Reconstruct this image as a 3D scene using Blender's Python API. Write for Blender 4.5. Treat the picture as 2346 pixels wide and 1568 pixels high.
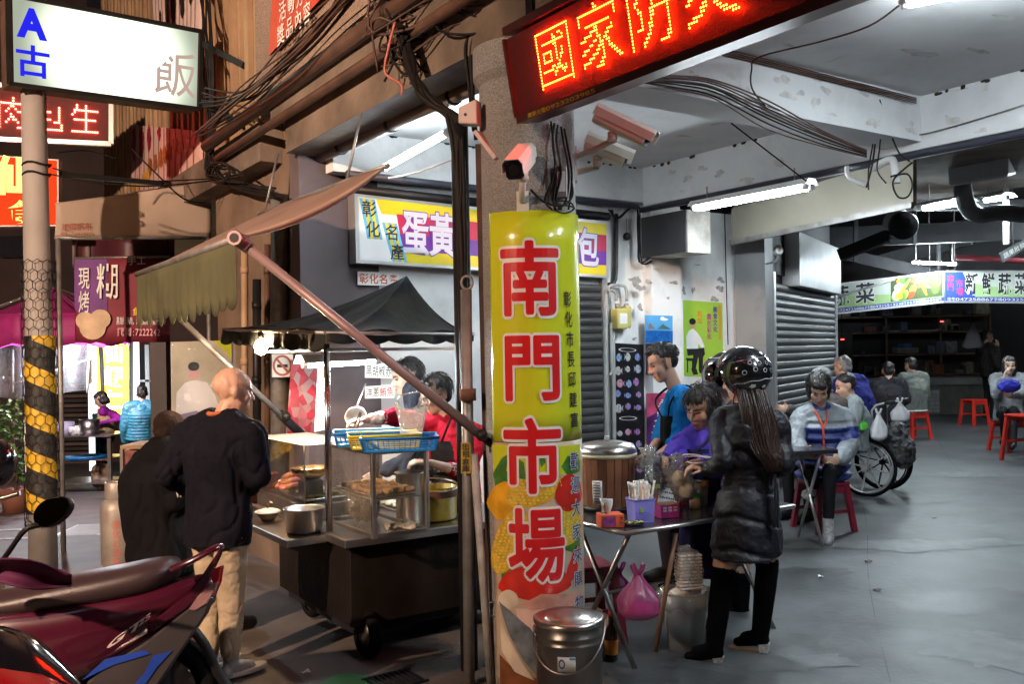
import bpy, bmesh, math, random
from mathutils import Vector as V, Matrix, noise
from mathutils.bvhtree import BVHTree
for o in list(bpy.data.objects): bpy.data.objects.remove(o)
random.seed(11)
SC = bpy.context.scene
COL = SC.collection
rad = math.radians
# ---------------------------------------------------------------- camera, world, sun, exposure
F, CX, CY, CAMZ, ROLL = 2100.0, 1173.0, 805.0, 1.70, rad(1.0)
cam = bpy.data.cameras.new('camera'); camo = bpy.data.objects.new('camera', cam); COL.objects.link(camo)
cam.sensor_width = 36; cam.lens = 36 * F / 2346; cam.shift_y = (CY - 784) / 2346
cam.clip_start = .05; cam.clip_end = 500
camo.matrix_world = Matrix(((math.cos(ROLL), math.sin(ROLL), 0, 0), (0, 0, -1, 0), (-math.sin(ROLL), math.cos(ROLL), 0, CAMZ), (0, 0, 0, 1)))
SC.camera = camo
W = bpy.data.worlds.new('World'); SC.world = W; W.use_nodes = True
nt = W.node_tree; bg = nt.nodes['Background']
sky = nt.nodes.new('ShaderNodeTexSky'); sky.sky_type = 'NISHITA'; sky.sun_disc = False
sky.sun_elevation = rad(4); sky.sun_rotation = rad(150)
nt.links.new(sky.outputs[0], bg.inputs[0]); bg.inputs[1].default_value = .0015
sunl = bpy.data.lights.new('moon', 'SUN'); sunl.energy = .012; sunl.angle = rad(10); sunl.color = (.8, .88, 1)
suno = bpy.data.objects.new('moon', sunl); COL.objects.link(suno); suno.rotation_euler = (rad(40), 0, rad(-30))
vs = SC.view_settings; vs.view_transform = 'Standard'; vs.look = 'None'; vs.gamma = 1; vs.exposure = 0.9
SC.render.engine = 'CYCLES'
cy = SC.cycles
cy.use_denoising = True; cy.max_bounces = 7; cy.diffuse_bounces = 4; cy.glossy_bounces = 3; cy.transparent_max_bounces = 24
cy.sample_clamp_indirect = 4; cy.caustics_reflective = False; cy.caustics_refractive = False
try: cy.use_light_tree = True
except Exception: pass
# ---------------------------------------------------------------- helpers
CR, SR = math.cos(ROLL), math.sin(ROLL)
def ray(u, v):
    x, y = (u - CX) / F, (CY - v) / F
    return V((x * CR + y * SR, 1, -x * SR + y * CR))
ORG = V((0, 0, CAMZ))
def P(u, v, d): return ORG + ray(u, v) * d
def px(d, n): return n * d / F                     # n picture units at distance d, in metres
E1, E2, UP = V((-.559, .829, 0)), V((.829, .559, 0)), V((0, 0, 1))
P0 = V((.095, 4.75, 0))
def A(a, b, z=0): return P0 + E2 * a + E1 * b + UP * z
def onplane(u, v, p, n):
    r = ray(u, v); return ORG + r * ((p - ORG).dot(n) / r.dot(n))
def onA(u, v, a): return onplane(u, v, A(a, 0), E2)     # on the plane a = const
def onB(u, v, b): return onplane(u, v, A(0, b), E1)     # on the plane b = const
def sstep(x, a, b):
    t = max(0, min(1, (x - a) / (b - a))); return t * t * (3 - 2 * t)
def lerp(a, b, t): return a + (b - a) * t
def gz(x, y):
    arc = .12 * sstep(y, 4.9, 7.6) + .017 * max(0, y - 7.6)
    arc = min(arc, .5)
    st = -.033 * max(0, y - 5); st = max(st, -1.0)
    return lerp(st, arc, sstep(x, -1.9, .3))
def G(u, v):
    d = 6
    r = ray(u, v)
    for _ in range(30):
        p = ORG + r * d
        d = (gz(p.x, p.y) - CAMZ) / r.z * .5 + d * .5
    return ORG + r * d
def onG(p): return V((p.x, p.y, gz(p.x, p.y)))
def hv(p): return V((p.x, p.y, 0))

class Fr:                                              # a local frame
    def __init__(s, o, ex=(1,0,0), ey=(0,1,0), ez=(0,0,1)):
        s.o, s.x, s.y, s.z = V(o), V(ex), V(ey), V(ez)
    def __call__(s, x, y, z=0): return s.o + s.x * x + s.y * y + s.z * z
    def d(s, x, y, z): return s.x * x + s.y * y + s.z * z
def FrZ(o, ang): c, k = math.cos(ang), math.sin(ang); return Fr(o, (c, k, 0), (-k, c, 0))
def FrAxis(o, z, hint=None):
    z = V(z).normalized(); h = V(hint) if hint is not None else (V((0,0,1)) if abs(z.z) < .9 else V((1,0,0)))
    x = h.cross(z).normalized(); return Fr(o, x, z.cross(x), z)
WF = Fr((0,0,0))

def linkparent(o, parent):
    if parent is not None:
        o.parent = parent; o.matrix_parent_inverse = parent_inv(parent)
def parent_inv(p):
    m = Matrix.Identity(4)
    q = p
    chain = []
    while q is not None: chain.append(q); q = q.parent
    for q in reversed(chain):
        m = m @ q.matrix_parent_inverse @ q.matrix_basis
    return m.inverted()
def tag(o, label=None, cat=None, group=None, kind=None):
    if label: o['label'] = label
    if cat: o['category'] = cat
    if group: o['group'] = group
    if kind: o['kind'] = kind
    return o
def thing(name, label, cat, loc, group=None):
    o = bpy.data.objects.new(name, None); COL.objects.link(o); o.location = loc; o.empty_display_size = .1
    return tag(o, label, cat, group)
def copytree(o, dloc=V((0,0,0)), rotz=0, label=None, parent=None):
    c = o.copy(); COL.objects.link(c)
    if parent is None:
        c.location = V(o.location) + V(dloc); c.rotation_euler.z = o.rotation_euler.z + rotz
        if label: c['label'] = label
    else: c.parent = parent
    for ch in list(o.children): copytree(ch, parent=c)
    return c

class MB:
    def __init__(s): s.v = []; s.f = []; s.m = []; s.sm = []; s.cm = 0
    def mat(s, i): s.cm = i; return s
    def add(s, vs, fs, smooth=False):
        b = len(s.v); s.v += [V(p) for p in vs]
        for f in fs: s.f.append([b + i for i in f]); s.m.append(s.cm); s.sm.append(smooth)
        return s
    def poly(s, pts): return s.add(pts, [list(range(len(pts)))])
    def hexa(s, p):  # 8 points, bottom ring then top ring
        return s.add(p, [(3,2,1,0),(4,5,6,7),(0,1,5,4),(1,2,6,5),(2,3,7,6),(3,0,4,7)])
    def box(s, c, size, fr=WF):
        c = V(c); x, y, z = size[0]/2, size[1]/2, size[2]/2
        o = fr(*c)
        return s.hexa([o + fr.d(i*x, j*y, k*z) for k in (-1,1) for (i,j) in ((-1,-1),(1,-1),(1,1),(-1,1))])
    def beam(s, p, q, w, h, up=(0,0,1)):
        p, q = V(p), V(q); z = (q-p).normalized(); upv = V(up)
        x = z.cross(upv)
        if x.length < 1e-4: x = z.cross(V((0,1,0)))
        x.normalize(); y = x.cross(z)
        return s.hexa([p + x*(i*w/2) + y*(j*h/2) for (i,j) in ((-1,-1),(1,-1),(1,1),(-1,1))] + [q + x*(i*w/2) + y*(j*h/2) for (i,j) in ((-1,-1),(1,-1),(1,1),(-1,1))])
    def tube(s, pts, r, n=8, caps=True, closed=False, flat=1.0):
        pts = [V(p) for p in pts]; k = len(pts)
        rs = r if isinstance(r, (list, tuple)) else [r]*k
        ref = None; vs = []
        for i in range(k):
            a = pts[i-1] if (i > 0 or closed) else pts[i]; b = pts[(i+1) % k] if (i < k-1 or closed) else pts[i]
            t = (b-a)
            if t.length < 1e-9: t = V((0,0,1))
            t.normalize()
            if ref is None: ref = t.orthogonal().normalized()
            ref = (ref - t*ref.dot(t))
            if ref.length < 1e-6: ref = t.orthogonal()
            ref.normalize(); bi = t.cross(ref)
            for j in range(n):
                an = 2*math.pi*j/n
                vs.append(pts[i] + ref*(math.cos(an)*rs[i]) + bi*(math.sin(an)*rs[i]*flat))
        fs = []
        for i in range(k-1 if not closed else k):
            for j in range(n):
                i2 = (i+1) % k
                fs.append((i*n+j, i*n+(j+1) % n, i2*n+(j+1) % n, i2*n+j))
        s.add(vs, fs, True)
        if caps and not closed:
            b = len(s.v) - len(vs)
            s.f.append([b+j for j in reversed(range(n))]); s.m.append(s.cm); s.sm.append(False)
            s.f.append([b+(k-1)*n+j for j in range(n)]); s.m.append(s.cm); s.sm.append(False)
        return s
    def lathe(s, prof, fr=WF, n=24, a0=0, a1=2*math.pi, smooth=True, sy=1.0):
        full = abs(a1-a0-2*math.pi) < 1e-6; m = n if full else n+1; vs = []
        for (r, z) in prof:
            for j in range(m):
                t = a0 + (a1-a0)*j/n; vs.append(fr(r*math.cos(t), r*math.sin(t)*sy, z))
        fs = []
        for i in range(len(prof)-1):
            for j in range(n):
                j2 = (j+1) % m; fs.append((i*m+j, i*m+j2, (i+1)*m+j2, (i+1)*m+j))
        return s.add(vs, fs, smooth)
    def ell(s, c, r, fr=WF, n=12, m=8):
        o = fr(*c); fr2 = Fr(o, fr.x, fr.y, fr.z); vs = []; fs = []
        for i in range(m+1):
            ph = -math.pi/2 + math.pi*i/m
            for j in range(n):
                t = 2*math.pi*j/n; vs.append(fr2(r[0]*math.cos(ph)*math.cos(t), r[1]*math.cos(ph)*math.sin(t), r[2]*math.sin(ph)))
        for i in range(m):
            for j in range(n): fs.append((i*n+j, i*n+(j+1) % n, (i+1)*n+(j+1) % n, (i+1)*n+j))
        return s.add(vs, fs, True)
    def prism(s, pts, off):          # polygon of 3-D points extruded by the vector off
        k = len(pts); pts = [V(p) for p in pts]; off = V(off)
        s.add(pts + [p + off for p in pts], [list(reversed(range(k))), list(range(k, 2*k))] + [(i, (i+1) % k, k+(i+1) % k, k+i) for i in range(k)])
        return s
    def sheet(s, fn, nu, nv, thick=0, smooth=True):
        vs = [fn(i/nu, j/nv) for j in range(nv+1) for i in range(nu+1)]
        fs = [(j*(nu+1)+i, j*(nu+1)+i+1, (j+1)*(nu+1)+i+1, (j+1)*(nu+1)+i) for j in range(nv) for i in range(nu)]
        if not thick: return s.add(vs, fs, smooth)
        n = len(vs); back = []
        for j in range(nv+1):
            for i in range(nu+1):
                p = vs[j*(nu+1)+i]; du = V(vs[j*(nu+1)+min(i+1,nu)]) - V(vs[j*(nu+1)+max(i-1,0)]); dv = V(vs[min(j+1,nv)*(nu+1)+i]) - V(vs[max(j-1,0)*(nu+1)+i])
                nn = du.cross(dv); nn = nn.normalized() if nn.length > 1e-9 else V((0,0,1)); back.append(V(p) - nn*thick)
        rim = [i for i in range(nu+1)] + [j*(nu+1)+nu for j in range(1, nv+1)] + [nv*(nu+1)+i for i in range(nu-1, -1, -1)] + [j*(nu+1) for j in range(nv-1, 0, -1)]
        fs2 = fs + [tuple(n+q for q in reversed(f)) for f in fs] + [(rim[(k+1) % len(rim)], rim[k], n+rim[k], n+rim[(k+1) % len(rim)]) for k in range(len(rim))]
        return s.add(vs + back, fs2, smooth)
    def bevelled(s, w=.006, seg=1):
        s.bev = (w, seg); return s
    def build(s, name, mats, parent=None, label=None, cat=None, group=None, kind=None):
        if not isinstance(mats, (list, tuple)): mats = [mats]
        me = bpy.data.meshes.new(name)
        loc = V((0,0,0))
        if parent is None and s.v and kind is None:
            xs = [p.x for p in s.v]; ys = [p.y for p in s.v]; zs = [p.z for p in s.v]
            loc = V(((min(xs)+max(xs))/2, (min(ys)+max(ys))/2, min(zs)))
        me.from_pydata([tuple(p - loc) for p in s.v], [], s.f)
        for m in mats: me.materials.append(m)
        me.polygons.foreach_set('material_index', s.m); me.polygons.foreach_set('use_smooth', s.sm)
        me.update()
        if hasattr(s, 'bev'):
            bm = bmesh.new(); bm.from_mesh(me); bmesh.ops.remove_doubles(bm, verts=bm.verts, dist=1e-5)
            bmesh.ops.bevel(bm, geom=[e for e in bm.edges if len(e.link_faces) == 2 and e.calc_face_angle(0) > .5], offset=s.bev[0], segments=s.bev[1], affect='EDGES', profile=.5)
            bm.to_mesh(me); bm.free()
        o = bpy.data.objects.new(name, me); COL.objects.link(o); o.location = loc
        linkparent(o, parent)
        return tag(o, label, cat, group, kind)

# ---- materials
MATS = {}
def mat(key, col=(.5,.5,.5), rough=.6, metal=0, var=.18, vs=6, bump=.08, bs=40, emit=None, es=0, grime=0, gcol=(.03,.025,.02), gs=1.5, coat=0, spec=.5, speck=None, sheen=0, trans=0):
    if key in MATS: return MATS[key]
    m = bpy.data.materials.new(key); m.use_nodes = True; MATS[key] = m
    t = m.node_tree; N = t.nodes; Lk = t.links; b = N['Principled BSDF']
    b.inputs['Roughness'].default_value = rough; b.inputs['Metallic'].default_value = metal
    b.inputs['Specular IOR Level'].default_value = spec; b.inputs['Coat Weight'].default_value = coat
    if sheen: b.inputs['Sheen Weight'].default_value = sheen
    if trans: b.inputs['Transmission Weight'].default_value = trans
    c = (*col, 1); b.inputs['Base Color'].default_value = c
    tc = N.new('ShaderNodeTexCoord'); last = None
    if var:
        nz = N.new('ShaderNodeTexNoise'); nz.inputs['Scale'].default_value = vs; nz.inputs['Detail'].default_value = 5; Lk.new(tc.outputs['Object'], nz.inputs[0])
        rp = N.new('ShaderNodeMapRange'); rp.inputs[1].default_value = .3; rp.inputs[2].default_value = .7; rp.inputs[3].default_value = 1-var; rp.inputs[4].default_value = 1+var*.6
        Lk.new(nz.outputs[0], rp.inputs[0])
        mx = N.new('ShaderNodeMix'); mx.data_type = 'RGBA'; mx.blend_type = 'MULTIPLY'; mx.inputs[0].default_value = 1; mx.inputs[6].default_value = c
        Lk.new(rp.outputs[0], mx.inputs[7]); last = mx.outputs[2]
    if speck:
        vz = N.new('ShaderNodeTexVoronoi'); vz.inputs['Scale'].default_value = speck[0]; Lk.new(tc.outputs['Object'], vz.inputs[0])
        mx = N.new('ShaderNodeMix'); mx.data_type = 'RGBA'; mx.blend_type = 'MIX'
        sr = N.new('ShaderNodeSeparateColor'); Lk.new(vz.outputs['Color'], sr.inputs[0])
        rp = N.new('ShaderNodeMapRange'); rp.inputs[1].default_value = .3; rp.inputs[2].default_value = .9; Lk.new(sr.outputs[0], rp.inputs[0])
        Lk.new(rp.outputs[0], mx.inputs[0])
        if last: Lk.new(last, mx.inputs[6])
        else: mx.inputs[6].default_value = c
        mx.inputs[7].default_value = (*speck[1], 1); last = mx.outputs[2]
    if grime:
        nz = N.new('ShaderNodeTexNoise'); nz.inputs['Scale'].default_value = gs; nz.inputs['Detail'].default_value = 9; nz.inputs['Roughness'].default_value = .65; Lk.new(tc.outputs['Object'], nz.inputs[0])
        rp = N.new('ShaderNodeMapRange'); rp.inputs[1].default_value = .48; rp.inputs[2].default_value = .75; rp.inputs[4].default_value = grime; Lk.new(nz.outputs[0], rp.inputs[0])
        mx = N.new('ShaderNodeMix'); mx.data_type = 'RGBA'; Lk.new(rp.outputs[0], mx.inputs[0])
        if last: Lk.new(last, mx.inputs[6])
        else: mx.inputs[6].default_value = c
        mx.inputs[7].default_value = (*gcol, 1); last = mx.outputs[2]
    if last: Lk.new(last, b.inputs['Base Color'])
    if bump:
        nz = N.new('ShaderNodeTexNoise'); nz.inputs['Scale'].default_value = bs; nz.inputs['Detail'].default_value = 4; Lk.new(tc.outputs['Object'], nz.inputs[0])
        bp = N.new('ShaderNodeBump'); bp.inputs['Strength'].default_value = bump; bp.inputs['Distance'].default_value = .02; Lk.new(nz.outputs[0], bp.inputs['Height']); Lk.new(bp.outputs[0], b.inputs['Normal'])
    if emit: b.inputs['Emission Color'].default_value = (*emit, 1); b.inputs['Emission Strength'].default_value = es
    return m
def emat(key, col, s):
    if key in MATS: return MATS[key]
    m = bpy.data.materials.new(key); m.use_nodes = True; MATS[key] = m; t = m.node_tree; N = t.nodes
    N.remove(N['Principled BSDF']); e = N.new('ShaderNodeEmission'); e.inputs[0].default_value = (*col, 1); e.inputs[1].default_value = s
    t.links.new(e.outputs[0], N['Material Output'].inputs[0]); return m
def clear(key, tint=(1,1,1), gloss=.12, rough=.05, film=0, filmcol=(.9,.9,.9), crinkle=0, cs=12):
    """thin clear sheet: see-through with a glossy skin, film = milky share"""
    if key in MATS: return MATS[key]
    m = bpy.data.materials.new(key); m.use_nodes = True; MATS[key] = m; t = m.node_tree; N = t.nodes; Lk = t.links
    N.remove(N['Principled BSDF']); out = N['Material Output']
    tr = N.new('ShaderNodeBsdfTransparent'); tr.inputs[0].default_value = (*tint, 1)
    gl = N.new('ShaderNodeBsdfGlossy'); gl.inputs['Roughness'].default_value = rough
    lw = N.new('ShaderNodeLayerWeight'); lw.inputs[0].default_value = .25
    rp = N.new('ShaderNodeMapRange'); rp.inputs[3].default_value = gloss*.4; rp.inputs[4].default_value = min(1, gloss*4); Lk.new(lw.outputs['Facing'], rp.inputs[0])
    if crinkle:
        tc = N.new('ShaderNodeTexCoord'); nz = N.new('ShaderNodeTexNoise'); nz.inputs['Scale'].default_value = cs; nz.inputs['Detail'].default_value = 3; nz.inputs['Distortion'].default_value = 1.5; Lk.new(tc.outputs['Object'], nz.inputs[0])
        bp = N.new('ShaderNodeBump'); bp.inputs['Strength'].default_value = crinkle; bp.inputs['Distance'].default_value = .05; Lk.new(nz.outputs[0], bp.inputs['Height']); Lk.new(bp.outputs[0], gl.inputs['Normal'])
    mx = N.new('ShaderNodeMixShader'); Lk.new(rp.outputs[0], mx.inputs[0]); Lk.new(tr.outputs[0], mx.inputs[1]); Lk.new(gl.outputs[0], mx.inputs[2]); last = mx
    if film:
        df = N.new('ShaderNodeBsdfDiffuse'); df.inputs[0].default_value = (*filmcol, 1); tl = N.new('ShaderNodeBsdfTranslucent'); tl.inputs[0].default_value = (*filmcol, 1)
        ad = N.new('ShaderNodeMixShader'); ad.inputs[0].default_value = .5; Lk.new(df.outputs[0], ad.inputs[1]); Lk.new(tl.outputs[0], ad.inputs[2])
        m2 = N.new('ShaderNodeMixShader'); m2.inputs[0].default_value = film; Lk.new(last.outputs[0], m2.inputs[1]); Lk.new(ad.outputs[0], m2.inputs[2]); last = m2
    Lk.new(last.outputs[0], out.inputs[0]); return m

# ---- lettering
_G = {}
def glyph(ch, off=0.0):
    k = (ch, round(off, 4))
    if k in _G: return _G[k]
    cu = bpy.data.curves.new('g', 'FONT'); cu.body = ch; cu.size = 1; cu.offset = off; cu.fill_mode = 'FRONT'; cu.resolution_u = 3
    ob = bpy.data.objects.new('g', cu); COL.objects.link(ob)
    dg = bpy.context.evaluated_depsgraph_get(); dg.update()
    me = ob.evaluated_get(dg).to_mesh()
    vs = [(v.co.x, v.co.y) for v in me.vertices]; fs = [tuple(p.vertices) for p in me.polygons]
    # drop doubled sheets that face backwards
    ob.evaluated_get(dg).to_mesh_clear(); bpy.data.objects.remove(ob); bpy.data.curves.remove(cu)
    _G[k] = (vs, fs); return _G[k]
def glyph_fit(ch, off=0.0):
    """glyph in a unit cell centred on .5,.5 for CJK, bbox-fitted for latin width"""
    vs, fs = glyph(ch, off)
    return vs, fs
class Pan:
    """a flat panel given by its corners; s to the right, t up, both 0..1"""
    def __init__(s, bl, br, tr, tl):
        s.c = [V(bl), V(br), V(tr), V(tl)]
        s.n = ((s.c[1]-s.c[0]).cross(s.c[3]-s.c[0])).normalized()
        if s.n.dot(s.c[0]-ORG) > 0: s.n = -s.n; s.flip = True
        else: s.flip = False
        s.w = ((s.c[1]-s.c[0]).length + (s.c[2]-s.c[3]).length)/2; s.h = ((s.c[3]-s.c[0]).length + (s.c[2]-s.c[1]).length)/2
    def __call__(s, a, b, e=0):
        return (s.c[0]*(1-a)*(1-b) + s.c[1]*a*(1-b) + s.c[2]*a*b + s.c[3]*(1-a)*b) + s.n*e
    def plate(s, mb, th=.03, e=0):
        pts = [s(0,0,e), s(1,0,e), s(1,1,e), s(0,1,e)]
        mb.prism(pts, -s.n*th)
    def rect(s, mb, a0, b0, a1, b1, e=.003): mb.poly([s(a0,b0,e), s(a1,b0,e), s(a1,b1,e), s(a0,b1,e)])
    def poly(s, mb, pts, e=.003): mb.poly([s(a,b,e) for a,b in pts])
    def disc(s, mb, a, b, ra, rb, e=.003, n=16, a0=0, a1=2*math.pi, rot=0):
        cr, sr = math.cos(rot), math.sin(rot); pts = []
        for k in range(n):
            t = a0+(a1-a0)*k/(n if abs(a1-a0-2*math.pi) < 1e-6 else n-1); x, y = ra*s.w*math.cos(t), rb*s.h*math.sin(t)
            pts.append(s(a+(x*cr-y*sr)/s.w, b+(x*sr+y*cr)/s.h, e))
        mb.poly(pts)
    def ring(s, mb, a, b, ra, rb, k=.8, e=.003, n=24):
        o = [s(a+ra*math.cos(2*math.pi*i/n), b+rb*math.sin(2*math.pi*i/n), e) for i in range(n)]; q = [s(a+ra*k*math.cos(2*math.pi*i/n), b+rb*k*math.sin(2*math.pi*i/n), e) for i in range(n)]
        mb.add(o+q, [(i, (i+1) % n, n+(i+1) % n, n+i) for i in range(n)])
    def ch(s, mb, c, a, b, wa, hb, off=0., e=.005, slant=0):
        """one character in the cell with lower left a,b and size wa,hb"""
        if c == ' ': return
        vs, fs = glyph(c, off)
        if not vs: return
        cjk = ord(c) > 0x2E00
        if cjk: fx = lambda x: x; fy = lambda y: (y+.12)/1.0
        else:
            x0 = min(v[0] for v in vs); x1 = max(v[0] for v in vs); w = max(x1-x0, .15)
            fx = lambda x: (x-x0+.03)/(w+.06) if w > .2 else .5+(x-(x0+x1)/2)*1.6; fy = lambda y: (y+.1)/.95
        mb.add([s(a+(fx(x)+slant*fy(y))*wa, b+fy(y)*hb, e) for x, y in vs], fs)
    def text(s, mb, t, a, b, wa, hb, off=0., e=.005, dirn='h', gap=1.0, slant=0):
        for i, c in enumerate(t):
            if dirn == 'h': s.ch(mb, c, a+i*wa*gap, b, wa, hb, off, e, slant)
            else: s.ch(mb, c, a, b-i*hb*gap, wa, hb, off, e, slant)
def ppan(q, fn):       # picture corners tl,tr,br,bl put onto a surface by fn(u,v)
    tl, tr, br, bl = [fn(*p) for p in q]; return Pan(bl, br, tr, tl)
def polyfill(mb): return mb
def wire(pts, r=.005, n=5, sag=0, seg=6):
    """cable through points; between points hang by sag"""
    out = []
    for i in range(len(pts)-1):
        p, q = V(pts[i]), V(pts[i+1])
        for k in range(seg):
            t = k/seg; out.append(p.lerp(q, t) - UP*(sag*4*t*(1-t)))
    out.append(V(pts[-1])); return out
def smooth_path(pts, k=5):
    pts = [V(p) for p in pts]; out = []
    for i in range(len(pts)-1):
        p0 = pts[max(i-1,0)]; p1 = pts[i]; p2 = pts[i+1]; p3 = pts[min(i+2,len(pts)-1)]
        for j in range(k):
            t = j/k
            out.append(.5*((2*p1) + (p2-p0)*t + (2*p0-5*p1+4*p2-p3)*t*t + (-p0+3*p1-3*p2+p3)*t*t*t))
    out.append(pts[-1]); return out
# ---------------------------------------------------------------- base materials
m_asph = mat('asphalt', (.10,.085,.075), .62, var=.35, vs=3, bump=.35, bs=120, grime=.6, gcol=(.03,.026,.024), gs=.9, spec=.5)
m_floor = mat('concrete_floor', (.082,.089,.093), .5, var=.5, vs=1.6, bump=.12, bs=26, grime=.85, gcol=(.022,.024,.025), gs=1.3, spec=.5, speck=(2.3,(.07,.076,.08)))
m_white = mat('white_paint_wall', (.72,.73,.73), .7, var=.06, vs=2, bump=.08, bs=30, grime=.5, gcol=(.30,.29,.27), gs=2.2)
m_ceil = mat('ceiling_paint', (.70,.72,.73), .8, var=.08, vs=1.2, bump=.06, bs=20, grime=.4, gcol=(.38,.36,.34), gs=1.9)
m_beamdark = mat('sooty_concrete', (.17,.13,.10), .8, var=.4, vs=3, bump=.3, bs=30, grime=.7, gs=2)
m_stone = mat('stone_chip_render', (.34,.25,.19), .85, var=.2, vs=2, bump=.5, bs=150, speck=(160,(.16,.11,.085)))
m_agg = mat('exposed_aggregate', (.33,.32,.315), .75, var=.2, vs=3, bump=.45, bs=130, speck=(230,(.17,.162,.155)))
m_purple = mat('dull_purple_paint', (.115,.09,.10), .7, var=.25, vs=2, bump=.1, grime=.5)
m_steel = mat('stainless_steel', (.62,.60,.58), .28, 1, var=.12, vs=9, bump=.03, bs=30, grime=.25, gcol=(.2,.15,.1), gs=4)
m_steeld = mat('worn_steel', (.36,.34,.33), .4, 1, var=.3, vs=8, bump=.08, bs=40, grime=.6, gcol=(.09,.06,.04), gs=3)
m_galv = mat('galvanised_pipe', (.30,.29,.28), .5, .6, var=.3, vs=9, bump=.08, bs=50, grime=.5, gcol=(.1,.07,.05), gs=5)
m_blackm = mat('black_metal', (.014,.014,.016), .5, var=.3, bump=.05, spec=.2)
m_blackp = mat('black_plastic', (.010,.010,.011), .45, var=.2, bump=.02, spec=.25)
m_cable = mat('cable_rubber', (.014,.012,.012), .6, spec=.15, var=.4, bump=0)
m_cablebr = mat('cable_brown', (.075,.04,.03), .6, var=.4, bump=0)
m_cablew = mat('cable_white', (.55,.55,.55), .5, var=.2, bump=0)
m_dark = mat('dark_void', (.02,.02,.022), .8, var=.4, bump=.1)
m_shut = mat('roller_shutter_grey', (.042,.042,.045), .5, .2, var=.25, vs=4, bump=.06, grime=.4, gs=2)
m_tan = mat('tan_corrugated', (.42,.28,.17), .6, .1, var=.25, vs=2, bump=.08, grime=.5, gcol=(.12,.07,.04), gs=1.4)
m_tile = mat('grey_tile', (.3,.31,.31), .35, var=.25, vs=5, bump=.05)
m_pvc = mat('grey_pvc', (.33,.34,.34), .5, var=.2, vs=6, bump=.03, grime=.3)
m_paper = mat('white_paper', (.78,.78,.76), .7, var=.05, bump=.02)
m_ink = mat('black_ink', (.015,.015,.018), .5, var=0, bump=0)
m_redink = mat('red_ink', (.62,.03,.03), .45, var=.06, bump=0)
m_fluo = emat('fluorescent_tube', (.84,.94,1.0), 100)
m_fluo2 = emat('fluorescent_tube_far', (.80,.93,1.0), 240)
m_cap = mat('lamp_cap', (.6,.6,.6), .4, .5, bump=0)
m_wh = mat('white_enamel', (.75,.75,.74), .4, var=.08, bump=.02, grime=.2, gcol=(.3,.27,.22), gs=3)

# ---------------------------------------------------------------- ground
def grid_lines(a, b, st): 
    n = int(round((b-a)/st)); return [a+(b-a)*i/n for i in range(n+1)]
xs = [-60,-40,-25] + grid_lines(-16, 12, .5) + [20,35,60]; ys = [-30,-12] + grid_lines(-4, 30, .5) + [40,60,90]
g = MB(); g.add([(x,y,gz(x,y)) for y in ys for x in xs], [(j*len(xs)+i, j*len(xs)+i+1, (j+1)*len(xs)+i+1, (j+1)*len(xs)+i) for j in range(len(ys)-1) for i in range(len(xs)-1)], True)
g.build('ground', m_asph, kind='structure')
g = MB()
fl = []
na, nb = 70, 90
for j in range(nb+1):
    for i in range(na+1):
        p = A(.32 + .4*i, -12 + .4*j); fl.append(V((p.x, p.y, gz(p.x,p.y)+.004)))
g.add(fl, [(j*(na+1)+i, j*(na+1)+i+1, (j+1)*(na+1)+i+1, (j+1)*(na+1)+i) for j in range(nb) for i in range(na)], True)
g.build('arcade_floor', m_floor, kind='structure')

# ---------------------------------------------------------------- arcade building
arc = thing('arcade_building', 'white painted arcade building with stone-chip facade above the market passage', 'building', A(1.6,0,0))
def abox(mb, a0,a1,b0,b1,z0,z1):
    return mb.hexa([A(a,b,z) for z in (z0,z1) for (a,b) in ((a0,b0),(a1,b0),(a1,b1),(a0,b1))])
def apart(name, m, *r):
    mb = MB(); abox(mb, *r); return mb.build(name, m, arc)
apart('ceiling', m_ceil, .102,3.302,-12,2.752,3.45,3.62)
apart('cross_beam', m_ceil, .104,3.298,-.15,.15,3.13,3.449)
apart('cross_beam', m_ceil, .104,3.298,-4.6,-4.3,3.13,3.449)
apart('end_beam', m_white, .104,3.6,2.754,3.1,3.12,3.6)
apart('side_beam', m_ceil, 3.3,3.6,-12,2.752,3.08,3.6)
apart('front_beam', m_beamdark, -.22,.1,-12,2.9,3.25,3.6)
apart('front_soffit_board', m_beamdark, -.3,-.222,-12,3.0,3.5,3.6)
apart('facade_wall', m_stone, -.24,.06,-12,3.4,3.602,10)
apart('end_wall', m_white, .55,5.32,2.9,3.1,-.3,3.118)
apart('painted_wall', m_purple, -.12,.548,2.9,3.1,-.3,3.3)
apart('upper_end_wall', m_white, -.12,.102,2.902,3.1,3.302,3.6)
apart('pilaster', m_white, 3.42,3.82,2.78,2.898,-.3,3.118)
# upper floors behind the facade, closing the block
apart('upper_floor', m_beamdark, .062,9,-12,3.38,3.64,9.9)
apart('facade_rib', m_stone, -.28,-.242,2.9,3.38,3.7,9.9)
# rear roof slab of the next bay (dark hall)
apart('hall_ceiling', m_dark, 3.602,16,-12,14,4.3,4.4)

# stains on the soffit near the column : water marks with their own outline
def blob(mb, c, ex, ey, rx, ry, seed, n=28, amp=.35):
    random.seed(seed); ph = [random.uniform(0,6.28) for _ in range(4)]
    pts = []
    for i in range(n):
        t = 2*math.pi*i/n; k = 1+amp*(.5*math.sin(2*t+ph[0])+.35*math.sin(3*t+ph[1])+.25*math.sin(5*t+ph[2])+.2*math.sin(9*t+ph[3]))
        pts.append(c + ex*(rx*k*math.cos(t)) + ey*(ry*k*math.sin(t)))
    mb.poly(pts)
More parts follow.
